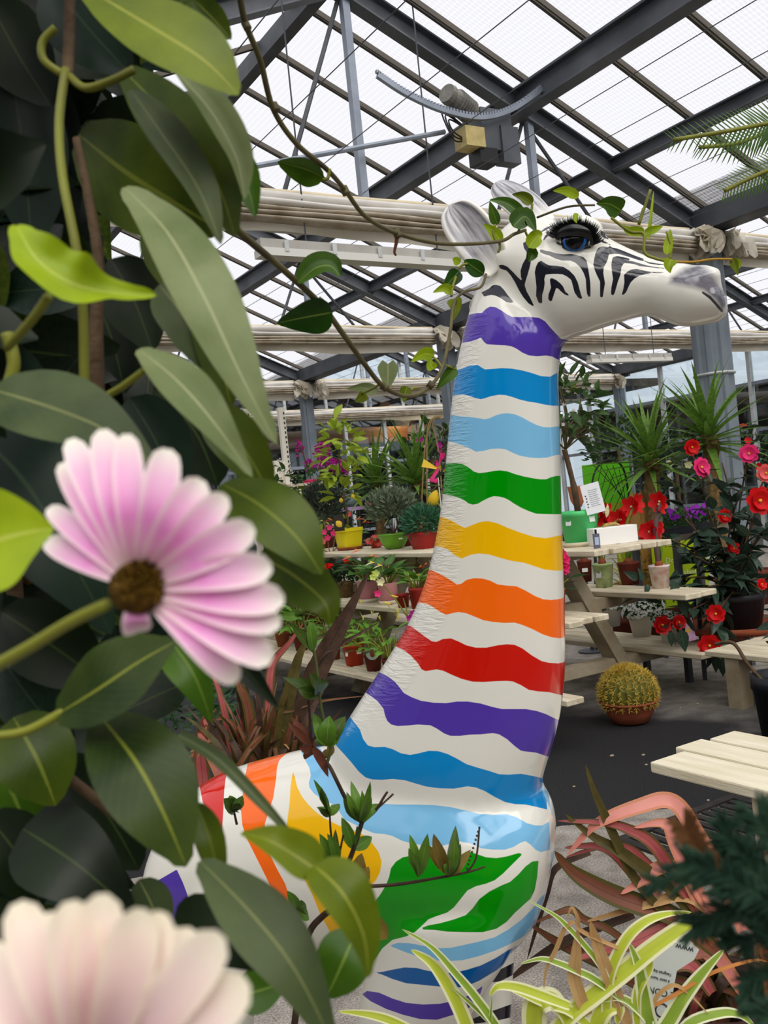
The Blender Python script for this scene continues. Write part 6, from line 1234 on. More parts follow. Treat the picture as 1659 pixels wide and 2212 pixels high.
for k, (x, y, lab) in enumerate(((796, 1300, 'pink cylinder pot with coral anthurium beside the woven basket'), (841, 1304, 'pink cylinder pot with cream spathes, right of its coral twin'))):
    o, s, ca = plant_at('anthurium_plant', lab, 'potted plant', x, y, ZM, 'pink pots on the middle shelf'); z = pot(o, 42 * s, 21 * s, PNK, 20 * s, rim=.02, saucer=CRM); mb = MB(); mb.lathe([(4.2 * s, 0), (3.2 * s, .001), (3.2 * s, 0), (4.2 * s, -.001)], 14); e = mb.build('embossed_mark', mat('pot_pink_mark', (186,104,120), .5, .3), o); a = ca + .5; d = Vector((math.cos(a), math.sin(a), 0)); e.matrix_basis = Matrix.Translation(d * 20.6 * s + UPV * (14 * s)) @ d.to_track_quat('Z', 'Y').to_matrix().to_4x4()
    rosette(o, z, 24, 40 * s, LFM('anth', G2, 'heart', .62, .2, .2, notch=.4), (.5, 1.3), .9)
    for dx, dz in (((-6, 112), (12, 98), (-26, 100)) if k == 0 else ((-22, 92), (-6, 84), (16, 70))): spathe(o, hr * dx * s - hf * 14 * s + UPV * (dz * s), hr * (-.8 if dx < 0 else .8) - hf * .4, 24 * s, CORF if k == 0 else CREF, YC)
o, s, ca = plant_at('anthurium_plant', 'red anthurium in a plain red pot against the white and orange neck bands', 'potted plant', 905, 1314, ZM); z = pot(o, 46 * s, 19 * s, RED_, 15 * s); rosette(o, z, 24, 32 * s, LFM('anth2', G1, 'heart', .55, .2, .2, notch=.4), (.5, 1.35), .9)
for dx, dz in ((8, 88), (20, 92), (-4, 70)): spathe(o, hr * dx * s - hf * 14 * s + UPV * (dz * s), hr * .6 - hf * .5 + UPV * .2, 17 * s, REDF, YC)
o, s, ca = plant_at('bare_shrub', 'bare branching shrub with pinkish blossoms at the left end of the shelves', 'potted plant', 722, 1275, ZM); z = pot(o, 30 * s, 20 * s, BLP)
br = []
for tip in ((700, 1130), (735, 1120), (690, 1190), (790, 1175), (760, 1150), (702, 1215), (775, 1205)):
    q = P(tip[0], tip[1], (loc(o) - CAM).dot(CF) - .05) - loc(o); br.append((cr([Vector((0, 0, z)), Vector((0, 0, z + 45 * s)) + hr * rnd(-.02, .02), q.lerp(Vector((0, 0, z + 60 * s)), .45), q], 5), .005)); crown(o, q, (8 * s, 8 * s, 10 * s), 3, 15 * s, LFM('shrub', G3, 'oval', .5, .2))
joined(o, 'branches', br, mat('bark_pale', (150,120,98), .8, .1, (118,92,74), 20))
for x, y in ((700, 1150), (712, 1140), (720, 1152), (698, 1170), (708, 1162)): blossom(o, P(x, y, (loc(o) - CAM).dot(CF) - .06) - loc(o), -CF + UPV * .3, 7 * s, PNKF if y < 1165 else CORF, 5)
# ---------- bottom shelf, left: peace lilies
for k, (x, y, w, h, m_, lab) in enumerate(((767, 1436, 25, 48, RDP, 'leafy peace lily in an orange-red pot with two white stickers'), (808, 1448, 20, 38, TERD, 'peace lily in a brown pot with a round picture tag'), (722, 1424, 17, 40, TERR, 'peace lily in a small terracotta pot behind the dark flax leaf'), (652, 1404, 17, 36, TERD, 'peace lily half hidden behind the daisy petals'), (612, 1396, 16, 32, TERR, 'small peace lily at the far left of the bottom shelf'), (846, 1462, 18, 40, TERD, 'peace lily tucked against the giraffe neck on the bottom shelf'))):
    random.seed(60 + k); o, s, ca = plant_at('peace_lily', lab, 'potted plant', x, y, ZL, 'peace lilies on the bottom shelf'); z = pot(o, h * s, w * s, m_)
    rosette(o, z, 30, 40 * s, LFM('lily', G1, 'lance', .36, .35, .25), (.35, 1.35), 1.1)
    for i in range(3): spathe(o, hr * rnd(-30, 30) * s - hf * 10 * s + UPV * (z + rnd(70, 105) * s), UPV + hr * rnd(-.5, .5), 22 * s, LIMF, YC)
    if k == 0: label_on(o, 22.5 * s, 30 * s, 7 * s, 15 * s, ca - .75, STK); label_on(o, 23 * s, 30 * s, 11 * s, 8 * s, ca + .5, STK, '7,50')
    if k == 1:
        d = Vector((math.cos(ca), math.sin(ca), .15)).normalized(); mb = MB(); mb.lathe([(.001, -.001), (14 * s, -.001), (14 * s, .001), (.001, .001)], 20); e = mb.build('picture_tag', mat('tag_teal', (176,190,182), .4, .3), o); e.matrix_basis = Matrix.Translation(d * 21 * s + UPV * (z + 2 * s)) @ d.to_track_quat('Z', 'Y').to_matrix().to_4x4(); mb = MB(); mb.lathe([(.001, .0012), (5 * s, .0014), (6 * s, .0012)], 7, sy=1.5); mb.build('printed_picture', TERR, e)
o, s, ca = plant_at('orchid_plant', 'arching orchid stem with fading magenta blooms beside the neck', 'potted plant', 872, 1312, ZM); z = pot(o, 30 * s, 15 * s, RED_)
d_ = (loc(o) - CAM).dot(CF) - .25; cv = cr([Vector((0, 0, z))] + [P(x, y, d_) - loc(o) for x, y in ((880, 1330), (858, 1300), (835, 1270), (812, 1250), (802, 1235))], 5); joined(o, 'flower_stem', [(cv, .005)], STEMG)
for x, y, m_ in ((885, 1335, MAGF), (893, 1325, MAGF), (816, 1282, PNKF), (806, 1246, LIMF), (812, 1238, LIMF), (822, 1258, CREF)): blossom(o, P(x, y, d_ - .02) - loc(o), -CF, 8 * s, m_, 5)
for x, y in ((843, 1285), (828, 1300)): spathe(o, P(x, y, d_ - .02) - loc(o), UPV * -.2 + hr * .2, 30 * s, LIMF, YC)
# ---------- right of the neck
random.seed(70)
o, s, ca = plant_at('citrus_tree', 'citrus tree with white blossoms in a mint green pot', 'potted plant', 1256, 1178, ZT, None, 3.97); z = pot(o, 72 * s, 42 * s, MGR, 33 * s, saucer=CRM, n=32); label_on(o, 39 * s, 52 * s, 13 * s, 10 * s, ca - .62, STK); label_on(o, 40 * s, 58 * s, 15 * s, 14 * s, ca + .75, STK)
mb = MB(); mb.tube(cr([(0, 0, z), hr * -4 * s + UPV * (z + 60 * s), hr * -16 * s + UPV * (z + 140 * s)], 6), [.02] * 7 + [.016] * 6, 8); mb.build('trunk', STEMB, o, True)
tc_ = hr * -14 * s + UPV * (z + 140 * s); br = []
for i in range(16):
    d = rdir(.15, 1); q = tc_ + Vector((d.x * 66, d.y * 60, d.z * 150)) * s; br.append((cr([tc_, tc_.lerp(q, .5) + rdir() * 12 * s, q], 4), .005))
joined(o, 'branches', br, STEMO); me = LFM('citrus_dark', G4, 'lance', .4, .2, .3)
crown(o, tc_ + hr * 14 * s + UPV * 85 * s, (80 * s, 64 * s, 92 * s), 150, 36 * s, me); crown(o, tc_ + hr * 2 * s + UPV * 150 * s, (26 * s, 26 * s, 30 * s), 12, 26 * s, LFM('citrus_lime', G3, 'oval', .46, .15, .3))
for i in range(24): blossom(o, tc_ + hr * rnd(-50, 70) * s - hf * rnd(0, 50) * s + UPV * rnd(20, 130) * s, rdir(), 4.5 * s, WHF, 5)
ic = thing('info_card', 'white printed care card leaning in the mint green pot', 'card', loc(o) - hf * 46 * s + hr * 24 * s + UPV * (100 * s)); CARDM = mat('card_white', (232,234,238), .4, .3)
M_ = Matrix((hr, UPV, -hf)).transposed().to_4x4() @ Matrix.Rotation(.16, 4, 'Z'); mb = MB(); mb.box((-20 * s, -32 * s, -.001), (20 * s, 32 * s, .001)); e = mb.build('card', CARDM, ic); e.matrix_basis = M_
GRT = mat('print_pale', (150,154,160), .6, .2)
for i in range(9): mb = MB(); mb.box((-7 * s, (17 - 4.2 * i) * s, .0012), ((14 - (i * 7 % 5)) * s, (18.2 - 4.2 * i) * s, .0018)); mb.build('printed_line', GRT, e)
for i in range(5): mb = MB(); mb.lathe([(.001, .0012), (1.6 * s, .0018), (1.8 * s, .0012)], 8, ((-14 + i % 2) * s, (8 - 6 * i) * s, 0)); mb.build('printed_icon', TXT, e)
b1 = TOP(1325, 1190, 4.05); s = s_at(b1); bx_ = thing('white_box', 'white cardboard gift box with a rope handle at the end of the top shelf', 'box', b1, None, -.35)
mb = MB(); mb.box((-.14, -.06, 0), (.14, .06, .105)); e = mb.build('carton', mat('carton_white', (238,236,234), .5, .3), bx_); bv = e.modifiers.new('edge', 'BEVEL'); bv.width = .003
mb = MB(); mb.tube(cr([(-.05, 0, .10), (-.03, 0, .118), (.03, .01, .12), (.06, 0, .10)], 5), .009, 7); mb.build('rope_handle', mat('rope', (196,164,104), .9, .1, (160,128,76), 60, bump=.8, bscale=120), bx_, True)
pt = thing('price_tag', 'small grey digital price tag standing beside the white box', 'price tag', TOP(1291, 1193, 3.8)); mb = MB(); mb.box((-.018, -.008, 0), (.018, .008, .085)); e = mb.build('tag_body', mat('tag_grey', (96,94,112), .4, .4), pt); mb = MB(); mb.box((-.012, -.0095, .02), (.012, -.008, .065)); q = mb.build('display', mat('tag_display', (168,186,214), .3, .5), pt); pt.rotation_euler = (0, 0, -.5); mb = MB(); mb.tube([(0, 0, .085), (0, 0, .11)], .007, 8); mb.build('cap', BLK, pt)
# pots of the back middle shelf with amaryllis
POTG = mat('pot_leaf_print', (186,200,150), .35, .4, (118,150,74), 14); POTF = mat('pot_flower_print', (228,224,218), .35, .4, (206,150,136), 18)
flowers = {0: ((1296, 1120, REDF), (1306, 1108, REDF)), 1: ((1338, 1122, REDF),), 2: ((1371, 1094, REDF),), 3: ((1426, 1088, REDF), (1412, 1150, REDF))}
for k, (x, y, w, h, m_, lab) in enumerate(((1266, 1256, 16, 46, TERD, 'brown pot with a cut amaryllis bulb beside the leg of the stage'), (1306, 1268, 23, 52, POTG, 'pale green leaf-printed pot with an amaryllis stem'), (1362, 1262, 24, 48, TERD, 'reddish brown pot with a budding red amaryllis'), (1428, 1270, 23, 50, POTF, 'white flower-printed pot with a tall red amaryllis'))):
    random.seed(80 + k); o, s, ca = plant_at('amaryllis_plant', lab, 'potted plant', x, y, ZM, 'amaryllis pots on the middle shelf'); z = pot(o, h * s, w * s, m_, w * .76 * s, rim=.05); dp = (loc(o) - CAM).dot(CF)
    mb = MB(); mb.lathe([(6 * s, z - .01), (9 * s, z + 6 * s), (6 * s, z + 13 * s), (3 * s, z + 16 * s)], 12); mb.build('bulb', TERR, o, True)
    for i, (fx, fy, fm) in enumerate(flowers[k]):
        q = P(fx, fy, dp + .02) - loc(o); mb = MB(); mb.tube(cr([Vector((0, 0, z)), Vector((0, 0, z + (q.z - z) * .6)), q], 5), 4 * s if k < 3 else 6 * s, 8); mb.build('flower_stem', STEMG if k < 3 else mat('stem_purple', (96,74,72), .6, .2), o, True)
        for j in range(2): blossom(o, q + hr * rnd(-8, 8) * s + UPV * rnd(-6, 6) * s, (-CF * .8 + hr * (-.8 + 1.6 * j) + UPV * .1), 23 * s, fm, 6, 'bloom', CREF, .8, .6)
    for i in range(3): a = rnd(0, 6.3); link('leaf', LFM('amar', G1, 'strap', .12, .25, .3), o, leaf_mx(Vector((0, 0, z)), Vector((math.cos(a) * .4, math.sin(a) * .4, 1)), Vector((math.cos(a), math.sin(a), 0)), 70 * s))
    if k == 0:
        q = P(1310, 1118, dp - .05) - loc(o); link('bud', LFM('bud', CREF, 'oval', .3, .05, .6), o, leaf_mx(q, UPV + hr * .2, -CF, 30 * s)); label_on(o, 15 * s, 26 * s, 12 * s, 8 * s, ca, STK)
    if k == 1: label_on(o, 20.5 * s, 30 * s, 12 * s, 15 * s, ca - .5, mat('sticker_grey', (206,206,210), .5, .3))
# campanulas
CAMP = mat('campanula_leaf', (44,80,40), .5, .2, (70,108,54), 20, trans=.1)
for k, (x, y, w, h, fl, lab) in enumerate(((1324, 1352, 21, 44, 60, 'white ribbed pot with more leaves than blossoms on the low shelf'), (1387, 1374, 26, 48, 230, 'white ribbed pot overflowing with small white bellflowers'), (1447, 1386, 22, 40, 200, 'white bellflowers in a pot half hidden by camellia twigs'), (1410, 1350, 20, 36, 150, 'white bellflowers standing behind the overflowing pot'))):
    random.seed(90 + k); o, s, ca = plant_at('bellflower_plant', lab, 'potted plant', x, y, ZL, 'white bellflowers on the low shelf'); z = pot(o, h * s, w * s, WP, w * .72 * s, rim=.06, n=36); fuzz(o, Vector((0, 0, z + 8 * s)), (w * 1.35 * s, w * 1.35 * s, 20 * s), 400, 9 * s, 3.4 * s, CAMP, .1); mb = MB()
    for i in range(fl):
        d = rdir(-.1, 1); p = Vector((d.x * w * 1.5, d.y * w * 1.5, 4 + d.z * 26)) * s + UPV * z; R = 4.2 * s; x_ = d.orthogonal().normalized(); y_ = d.cross(x_)
        for j in range(5): a = 2 * math.pi * j / 5; u = x_ * math.cos(a) + y_ * math.sin(a); v = x_ * -math.sin(a) + y_ * math.cos(a); mb.add([p, p + u * R * .6 + v * R * .36, p + u * R + d * R * .3, p + u * R * .6 - v * R * .36], [(0, 1, 2, 3)])
    e = mb.build('blossoms', WHF, o); e['kind'] = 'stuff'
pc = thing('picture_label', 'lilac picture label with a yellow flower at the end of the low shelf', 'label', PZ(1490, 1385, .34)); LT = LT3 @ Matrix.Rotation(.12, 4, 'Z'); mb = MB(); mb.box((-.045, 0, -.001), (.045, .15, .001)); e = mb.build('card', mat('card_lilac', (206,150,200), .4, .3, (230,190,220), 30), pc); e.matrix_basis = LT; mb = MB(); mb.lathe([(.001, .0015), (.014, .002), (.016, .001)], 8, (.005, .07, 0)); mb.build('printed_flower', YC, e)
o, s, ca = plant_at('rhododendron_plant', 'hot pink ruffled rhododendron peeking out beside the yellow neck band', 'potted plant', 1202, 1330, ZM); z = pot(o, 56 * s, 24 * s, RED_); rosette(o, z, 12, 44 * s, LFM('rhod', G7, 'lance', .34, .2, .2), (.1, 1.1), .6)
for dx, dz in ((18, 130), (24, 118), (14, 112), (22, 100), (10, 122)): blossom(o, hr * dx * s - hf * 10 * s + UPV * (dz * s), -CF + hr * .4 + UPV * .3, 15 * s, PNKF, 8, 'bloom', None, .6, .5)
# green panel, wire arch, sign boards, posts
def board(name, label, cat, x0, y0, x1, y1, d, mt, legs=True):
    a = P((x0 + x1) / 2, (y0 + y1) / 2, d); s = d / FPX; o = thing(name, label, cat, Vector((a.x, a.y, 0))); w = (x1 - x0) / 2 * s; h = (y1 - y0) / 2 * s; M_ = Matrix((hr, UPV, -hf)).transposed().to_4x4(); M_.translation = UPV * a.z
    mb = MB(); mb.box((-w, -h, -.008), (w, h, .008)); e = mb.build('panel', mt, o); e.matrix_basis = M_
    if legs:
        for q in (-1, 1): mb = MB(); mb.bar(hr * q * w * .8 + hf * .02 + UPV * a.z, hr * q * w * .8 + hf * .02, .025, .025, hf); mb.build('leg', STEELD, o)
    return o, e, w, h
board('green_panel', 'plain bright green display panel behind the wire arch', 'panel', 1265, 1000, 1366, 1170, 8.4, mat('panel_green', (90,180,24), .5, .3)); board('lime_panel', 'pale lime panel behind the amaryllis stems', 'panel', 1330, 1082, 1412, 1250, 8.0, mat('panel_lime', (176,196,48), .5, .3, (150,176,40), 4))
LTXT = mat('sign_letter', (226,236,190), .5, .3); o, e, w, h = board('garden_sign', 'yellow-green sign with white French lettering behind the camellia', 'sign', 1412, 1160, 1530, 1310, 7.3, mat('sign_lime', (168,192,18), .5, .3))
for i, t_ in enumerate(('Donnez le meilleur', 'à vos plantes', 'et à vos jardins')): text(t_, .055, LTXT, e, Matrix.Translation((-w + .10, h * .36 - i * .105, .0095)), align='LEFT')
BLS = mat('sign_blue', (24,60,140), .4, .3); o, e, w, h = board('blue_sign', 'small blue sign with white letters under the yellow-green sign', 'sign', 1466, 1274, 1512, 1300, 6.4, BLS); text('Jardinerie', .05, STK, e, Matrix.Translation((0, 0, .0095)))
ar = thing('wire_arch', 'dark round-topped wire trellis leaning before the green panel', 'trellis', Vector((P(1325, 1100, 7.9).x, P(1325, 1100, 7.9).y, 0))); DW = mat('wire_dark', (40,44,36), .5, .3)
def A_(x, y): return P(x, y, 7.9) - loc(ar)
mb = MB(); mb.tube(cr([A_(1290, 1500), A_(1284, 1180), A_(1278, 1060), A_(1290, 1010), A_(1318, 993), A_(1345, 1010), A_(1358, 1070), A_(1368, 1180), A_(1374, 1500)], 5), .009, 6); mb.build('hoop', DW, ar, True)
for i in range(6): mb = MB(); mb.tube([A_(1283 + i * 2, 1080 + i * 26), A_(1300 + i * 13, 1003 + i * 10)], .003, 4); mb.build('wire', DW, ar); mb = MB(); mb.tube([A_(1282 + i * 14, 1005 + max(0, i - 3) * 10), A_(1362 + i, 1090 + i * 16)], .003, 4); mb.build('wire', DW, ar)
for k, (x, lab) in enumerate(((1380, 'pale wooden post left of the white printed pot'), (1398, 'pale wooden post right behind the white printed pot'))):
    p_ = P(x, 1200, 7.7); o = thing('wooden_post', lab, 'post', Vector((p_.x, p_.y, 0))); mb = MB(); mb.box((-.035, -.035, 0), (.035, .035, 1.25)); e = mb.build('post', mat('post_wood', (186,146,84), .7, .2, (158,118,62), 5), o); mb = MB(); mb.lathe([(.05, 1.25), (.03, 1.3), (.001, 1.33)], 4); mb.build('cap', MATS['post_wood'], o)
tp = P(1247, 1075, 7.9); o = thing('wall_planter', 'terracotta planter on a stand behind the mint green pot', 'planter', Vector((tp.x, tp.y, 0))); mb = MB(); mb.lathe([(.03, tp.z - .08), (.06, tp.z - .02), (.075, tp.z + .09), (.08, tp.z + .1), (.07, tp.z + .1)], 16); mb.build('bowl', mat('terracotta_pale', (196,122,88), .7, .2), o, True); mb = MB(); mb.tube([(0, 0, 0), (0, 0, tp.z - .06)], .02, 6); mb.build('stand', STEELD, o); mb = MB(); mb.lathe([(.12, 0), (.12, .015), (.02, .02)], 12); mb.build('foot', STEELD, o)
# bamboo-palm foliage behind the brown pots
for k, (x, y) in enumerate(((1345, 1255), (1390, 1262))):
    random.seed(120 + k); o = thing('palm_seedling', ('yellowish palm seedling behind the leaf-printed pot', 'yellowish palm seedling behind the white printed pot')[k], 'potted plant', PZ(x, y + 60, .0) * 1); p_ = P(x, y, 7.7); o.location = (p_.x, p_.y, 0); pot(o, .3, .13, TERD)
    for i in range(26): a = rnd(0, 6.3); e_ = rnd(.1, 1.3); link('leaf', LFM('palmlet', leafmat('leaf_palm_yellow', (160,160,50), (196,190,84), (200,196,100), veins=0), 'sword', .09, .35, .3), o, leaf_mx(Vector((0, 0, rnd(.3, .8))), Vector((math.cos(a) * math.cos(e_), math.sin(a) * math.cos(e_), math.sin(e_))), UPV, rnd(.22, .36)))
# purple petunias on a grey bench
pb = thing('petunia_bench', 'grey bench of flower trays behind the camellia', 'bench', Vector((P(1470, 1150, 6.7).x, P(1470, 1150, 6.7).y, 0))); zb = 1.02
mb = MB(); mb.box((-.3, -.22, zb - .04), (.42, .22, zb)); mb.build('top', SLATE, pb)
for x in (-.27, .39):
    for y in (-.19, .19): mb = MB(); mb.box((x - .02, y - .02, 0), (x + .02, y + .02, zb - .04)); mb.build('leg', STEELD, pb)
for k in range(3):
    random.seed(130 + k); o = thing('petunia_tray', ('tray of purple petunias nearest the amaryllis', 'middle tray of purple petunias behind camellia leaves', 'tray of purple petunias deepest behind the camellia')[k], 'flowers', loc(pb) + Vector((-.2 + .25 * k, -.12 + .1 * k, zb)), 'petunia trays'); mb = MB(); mb.box((-.1, -.08, 0), (.1, .08, .05)); mb.build('tray', BLP, o); fuzz(o, Vector((0, 0, .08)), (.11, .09, .06), 160, .05, .012, CAMP, .3)
    for i in range(9): blossom(o, Vector((rnd(-.1, .1), rnd(-.1, .05), rnd(.09, .17))), (rnd(-.5, .2), -.6, .6), rnd(.022, .034), PURF, 5)
# ---------- camellia
random.seed(140)
cp = PZ(1592, 1362, .34); s = s_at(cp); o = cam_ = thing('camellia_shrub', 'big dark-leaved camellia with red flowers in a black pot', 'potted plant', cp); z = pot(o, 82 * s, 66 * s, BLP, 50 * s, saucer=None); mb = MB(); mb.lathe([(.001, 0), (96 * s, 0), (112 * s, 18 * s), (104 * s, 18 * s), (92 * s, 4 * s), (.001, 4 * s)], 32); mb.build('saucer', TERR, o, True)
dC = (cp - CAM).dot(CF); me = LFM('camellia', G5, 'ovate', .45, .2, .3); br = []; tips = [(1430,1350,-.25),(1465,1345,-.2),(1547,1327,-.3),(1533,1395,-.35),(1493,968,0),(1515,1010,-.1),(1617,980,-.05),(1655,1025,-.1),(1640,1085,-.25),(1405,1150,-.1),(1385,1290,-.2),(1440,1260,-.15),(1450,1040,.0),(1560,1000,.1),(1600,1060,-.1),(1480,1120,-.1),(1540,1100,-.2),(1560,1180,-.25),(1620,1200,-.25),(1500,1200,-.2),(1460,1180,-.1),(1650,1150,-.2),(1590,1250,-.3),(1650,1280,-.3),(1520,1270,-.25),(1700,1100,0),(1700,1250,-.1),(1690,980,.1)]
b0 = Vector((0, 0, z))
for x, y, dd in tips:
    q = P(x, y, dC + dd) - loc(o); mid = b0.lerp(q, .5) + rdir() * .05 + UPV * .05; c_ = cr([b0 + rdir() * .03, mid, q], 6); br.append((c_, .006))
    for i in range(10):
        t = rnd(.3, 1.0) * (len(c_) - 1); k = min(int(t), len(c_) - 2); p_ = c_[k].lerp(c_[k + 1], t - k); dv = ((c_[k + 1] - c_[k]).normalized() * .5 + rdir(-.8, .6)).normalized(); link('leaf', me, o, leaf_mx(p_, dv, UPV + rdir(-.3, 1) * .7, rnd(40, 58) * s, rnd(-.6, .6)))
joined(o, 'branches', br, STEMB)
for x, y, dd, r, m_ in ((1430,1350,-.27,20,REDF),(1466,1344,-.22,16,REDF),(1546,1326,-.32,20,REDF),(1533,1394,-.37,24,REDF),(1494,966,-.05,18,REDF),(1514,1010,-.12,22,PNKF),(1618,980,-.08,21,PNKF),(1655,1022,-.12,20,CORF),(1640,1082,-.28,30,REDF),(1405,1152,-.14,24,REDF),(1416,1140,-.12,20,REDF),(1565,1115,-.1,16,REDF),(1585,1185,-.1,14,REDF),(1645,1262,-.35,12,REDF)):
    blossom(o, P(x, y, dC + dd - .04) - loc(o), -CF + rdir(-.3, .6) * .4, r * s, m_, 8 if m_ is not REDF or r < 19 else 7, 'bloom', YC, .85, .25)
# hanging leaves of its low twigs
for x, y, x2, y2 in ((1450,1365,1450,1395),(1470,1360,1482,1408),(1535,1410,1530,1445),(1545,1415,1548,1452),(1560,1405,1588,1425),(1560,1420,1562,1460),(1455,1255,1460,1300),(1470,1290,1485,1332),(1380,1250,1350,1235),(1390,1255,1382,1228),(1400,1262,1395,1285)):
    q = P(x, y, dC - .36) - loc(o); q2 = P(x2, y2, dC - .38) - loc(o); link('leaf', me, o, leaf_mx(q, q2 - q, -CF + hr * rnd(-.5, .5), (q2 - q).length * 1.05, 0, 1.15))
p_ = PZ(1712, 1640, 0); s = s_at(p_); o = thing('black_tub', 'large black tub with a woody shrub at the right picture edge', 'potted plant', p_); z = pot(o, .42, 70 * s, BLP, 52 * s); d_ = (p_ - CAM).dot(CF)
joined(o, 'branches', [(cr([Vector((0, 0, z)), P(1680, 1500, d_) - loc(o), P(1620, 1440, d_ + .1) - loc(o), P(1585, 1390, d_ + .2) - loc(o), P(1545, 1392, d_ + .3) - loc(o)], 6), .010)], STEMB); crown(o, Vector((0, 0, z + .25)) + hr * .1, (.16, .16, .2), 24, 60 * s, me)
# ---------- barrel cactus
random.seed(150)
p_ = PZ(1363, 1560, 0); s = s_at(p_); o = thing('barrel_cactus', 'round yellow-spined barrel cactus in a terracotta bowl on the floor', 'potted plant', p_); z = pot(o, 50 * s, 61 * s, TERR, 40 * s, bowl=True, n=36); R = 58 * s
mb = MB(); nr_ = 24; rings = []
for i in range(15):
    th = math.pi * (.02 + .72 * i / 14); rings.append([(R * math.sin(th) * (1 + .06 * math.cos(nr_ * p) * math.sin(th)) * math.cos(p), R * math.sin(th) * (1 + .06 * math.cos(nr_ * p) * math.sin(th)) * math.sin(p), R * .95 * math.cos(th)) for p in [2 * math.pi * k / 96 for k in range(96)]])
mb.loft(rings); e = mb.build('body', mat('cactus_green', (88,92,36), .6, .2, (112,108,44), 10), o, True); zc = z + R * .32; e.location = (0, 0, zc)
mb = MB()
for k in range(nr_):
    ph = 2 * math.pi * k / nr_
    for i in range(20):
        th = math.pi * (.03 + .62 * i / 19); p = Vector((R * 1.05 * math.sin(th) * math.cos(ph), R * 1.05 * math.sin(th) * math.sin(ph), R * .97 * math.cos(th))); nrm = p.normalized()
        for j in range(5):
            d = (nrm * .8 + rdir(-1, 1) * .9).normalized(); q = p + d * R * rnd(.14, .24); x_ = d.orthogonal().normalized() * R * .015; mb.add([p + x_, p - x_, q], [(0, 1, 2)]); mb.add([p + x_.cross(d), p - x_.cross(d), q], [(0, 1, 2)])
for i in range(420): ph, th = rnd(0, 6.3), rnd(0, .5); p = Vector((R * math.sin(th) * math.cos(ph), R * math.sin(th) * math.sin(ph), R * .95 * math.cos(th))); d = (p.normalized() + rdir(-1, 1) * .6).normalized(); x_ = d.orthogonal().normalized() * R * .012; mb.add([p + x_, p - x_, p + d * R * .2], [(0, 1, 2)])
e2 = mb.build('spines', mat('cactus_spine', (228,202,100), .6, .2, (200,168,64), 20, trans=.15), e); e2['kind'] = 'stuff'
# ---------- flax behind the giraffe's back and evergreen beside it
random.seed(160)
g = C3(380, 1220, .3134, 3.5); fq = PZ(640, 1860, 0); fx = thing('flax_plant', 'dark bronze flax clump standing behind the giraffe back', 'plant', Vector((P(620, 1750, 3.6).x, P(620, 1750, 3.6).y, 0)))
def fb(pts, w, mt, **k): bl('leaf', fx, [g(*q_) for q_ in pts], w * .3134, mt, k.pop('shape', 'sword'), k.pop('fold', .3), (.2, .2), 5, 4)
fb([(780,1500),(860,1050),(960,760),(1080,520),(1200,300),(1330,45)], 150, PHD, shape='lance'); fb([(800,1400),(900,800),(1000,620),(1150,540),(1415,388)], 70, PHD); fb([(640,1500),(640,1000),(660,700),(780,540),(880,400)], 85, PHR); fb([(700,1500),(740,1100),(800,800),(860,600),(950,470)], 120, PHG); fb([(560,1500),(500,1000),(430,820),(440,700)], 90, PHB); fb([(620,1500),(700,1060),(800,1000),(1000,940),(1290,905)], 50, PHB); fb([(400,1600),(250,1300),(180,1150),(260,1000)], 120, PHP, fold=.2); fb([(500,1500),(420,1150),(300,1060),(110,1180)], 44, PHB); fb([(420,1500),(330,1000),(270,800),(210,720)], 60, PHR); fb([(600,1500),(520,1120),(640,1080),(760,1160),(800,1290)], 46, PHB); fb([(200,1600),(170,1300),(210,1050),(280,1000)], 110, PHR, fold=.2)
for i in range(60):
    x0 = rnd(330, 760); a = rnd(-.7, .75); l = rnd(350, 800); x1 = x0 + l * math.sin(a); y1 = 1450 - l * math.cos(a); fb([(x0, 1560, rnd(-.2, .3)), ((x0 + x1) / 2 + rnd(-30, 30), (1500 + y1) / 2, rnd(-.2, .3)), (x1, y1 + abs(a) * 120, rnd(-.3, .3))], rnd(36, 76), random.choice([PHB, PHD, PHD, PHG, PHR, PHB]))
for i in range(14): x0 = rnd(100, 780); fb([(x0, 1330, .1), (x0 + rnd(-100, 100), 1230, 0), (x0 + rnd(-250, 250), rnd(1280, 1420), 0)], rnd(16, 36), random.choice([PHT, PHR, PHB]))
ev = thing('evergreen_bush', 'low dark evergreen bush behind the vine, left of the flax', 'plant', Vector((P(330, 1560, 4.3).x, P(330, 1560, 4.3).y, 0))); fuzz(ev, Vector((0, 0, .62)), (.42, .42, .5), 1500, .07, .012, mat('evergreen', (40,66,44), .6, .2, (66,98,62), 20, trans=.1), .2); mb = MB(); mb.tube([(0, 0, 0), (0, 0, .4)], .03, 6); mb.build('trunk', STEMB, ev)
# ---------- far things on the left: rack, bougainvillea, watering can, sign, pinwheel
rk_ = P(618, 1030, 11.5); ra = thing('shelf_rack', 'white perforated steel shelf rack by the far glazing', 'shelf', Vector((rk_.x, rk_.y, 0))); RKM = mat('rack_white', (226,220,206), .5, .3)
for x in (-.45, .02):
    mb = MB(); mb.box((x - .04, -.03, 0), (x + .04, .03, 2.75)); u_ = mb.build('upright', RKM, ra)
    for k in range(22): mb = MB(); mb.box((x + .012, -.034, 1.4 + k * .06), (x + .028, -.03, 1.43 + k * .06)); mb.build('slot', BLK, u_)
for z_ in (1.25, 1.52, 1.78): mb = MB(); mb.box((-.5, -.35, z_ - .03), (.45, -.0, z_)); mb.build('shelf_board', WW, ra)
mb = MB(); mb.box((-.5, .03, 1.78), (.05, .045, 2.1)); mb.build('back_panel', RKM, ra)
MGP = mat('vase_magenta', (206,20,92), .4, .4); ORP = mat('vase_orange', (206,70,30), .4, .4); LGP = mat('vase_lime', (150,176,40), .4, .4)
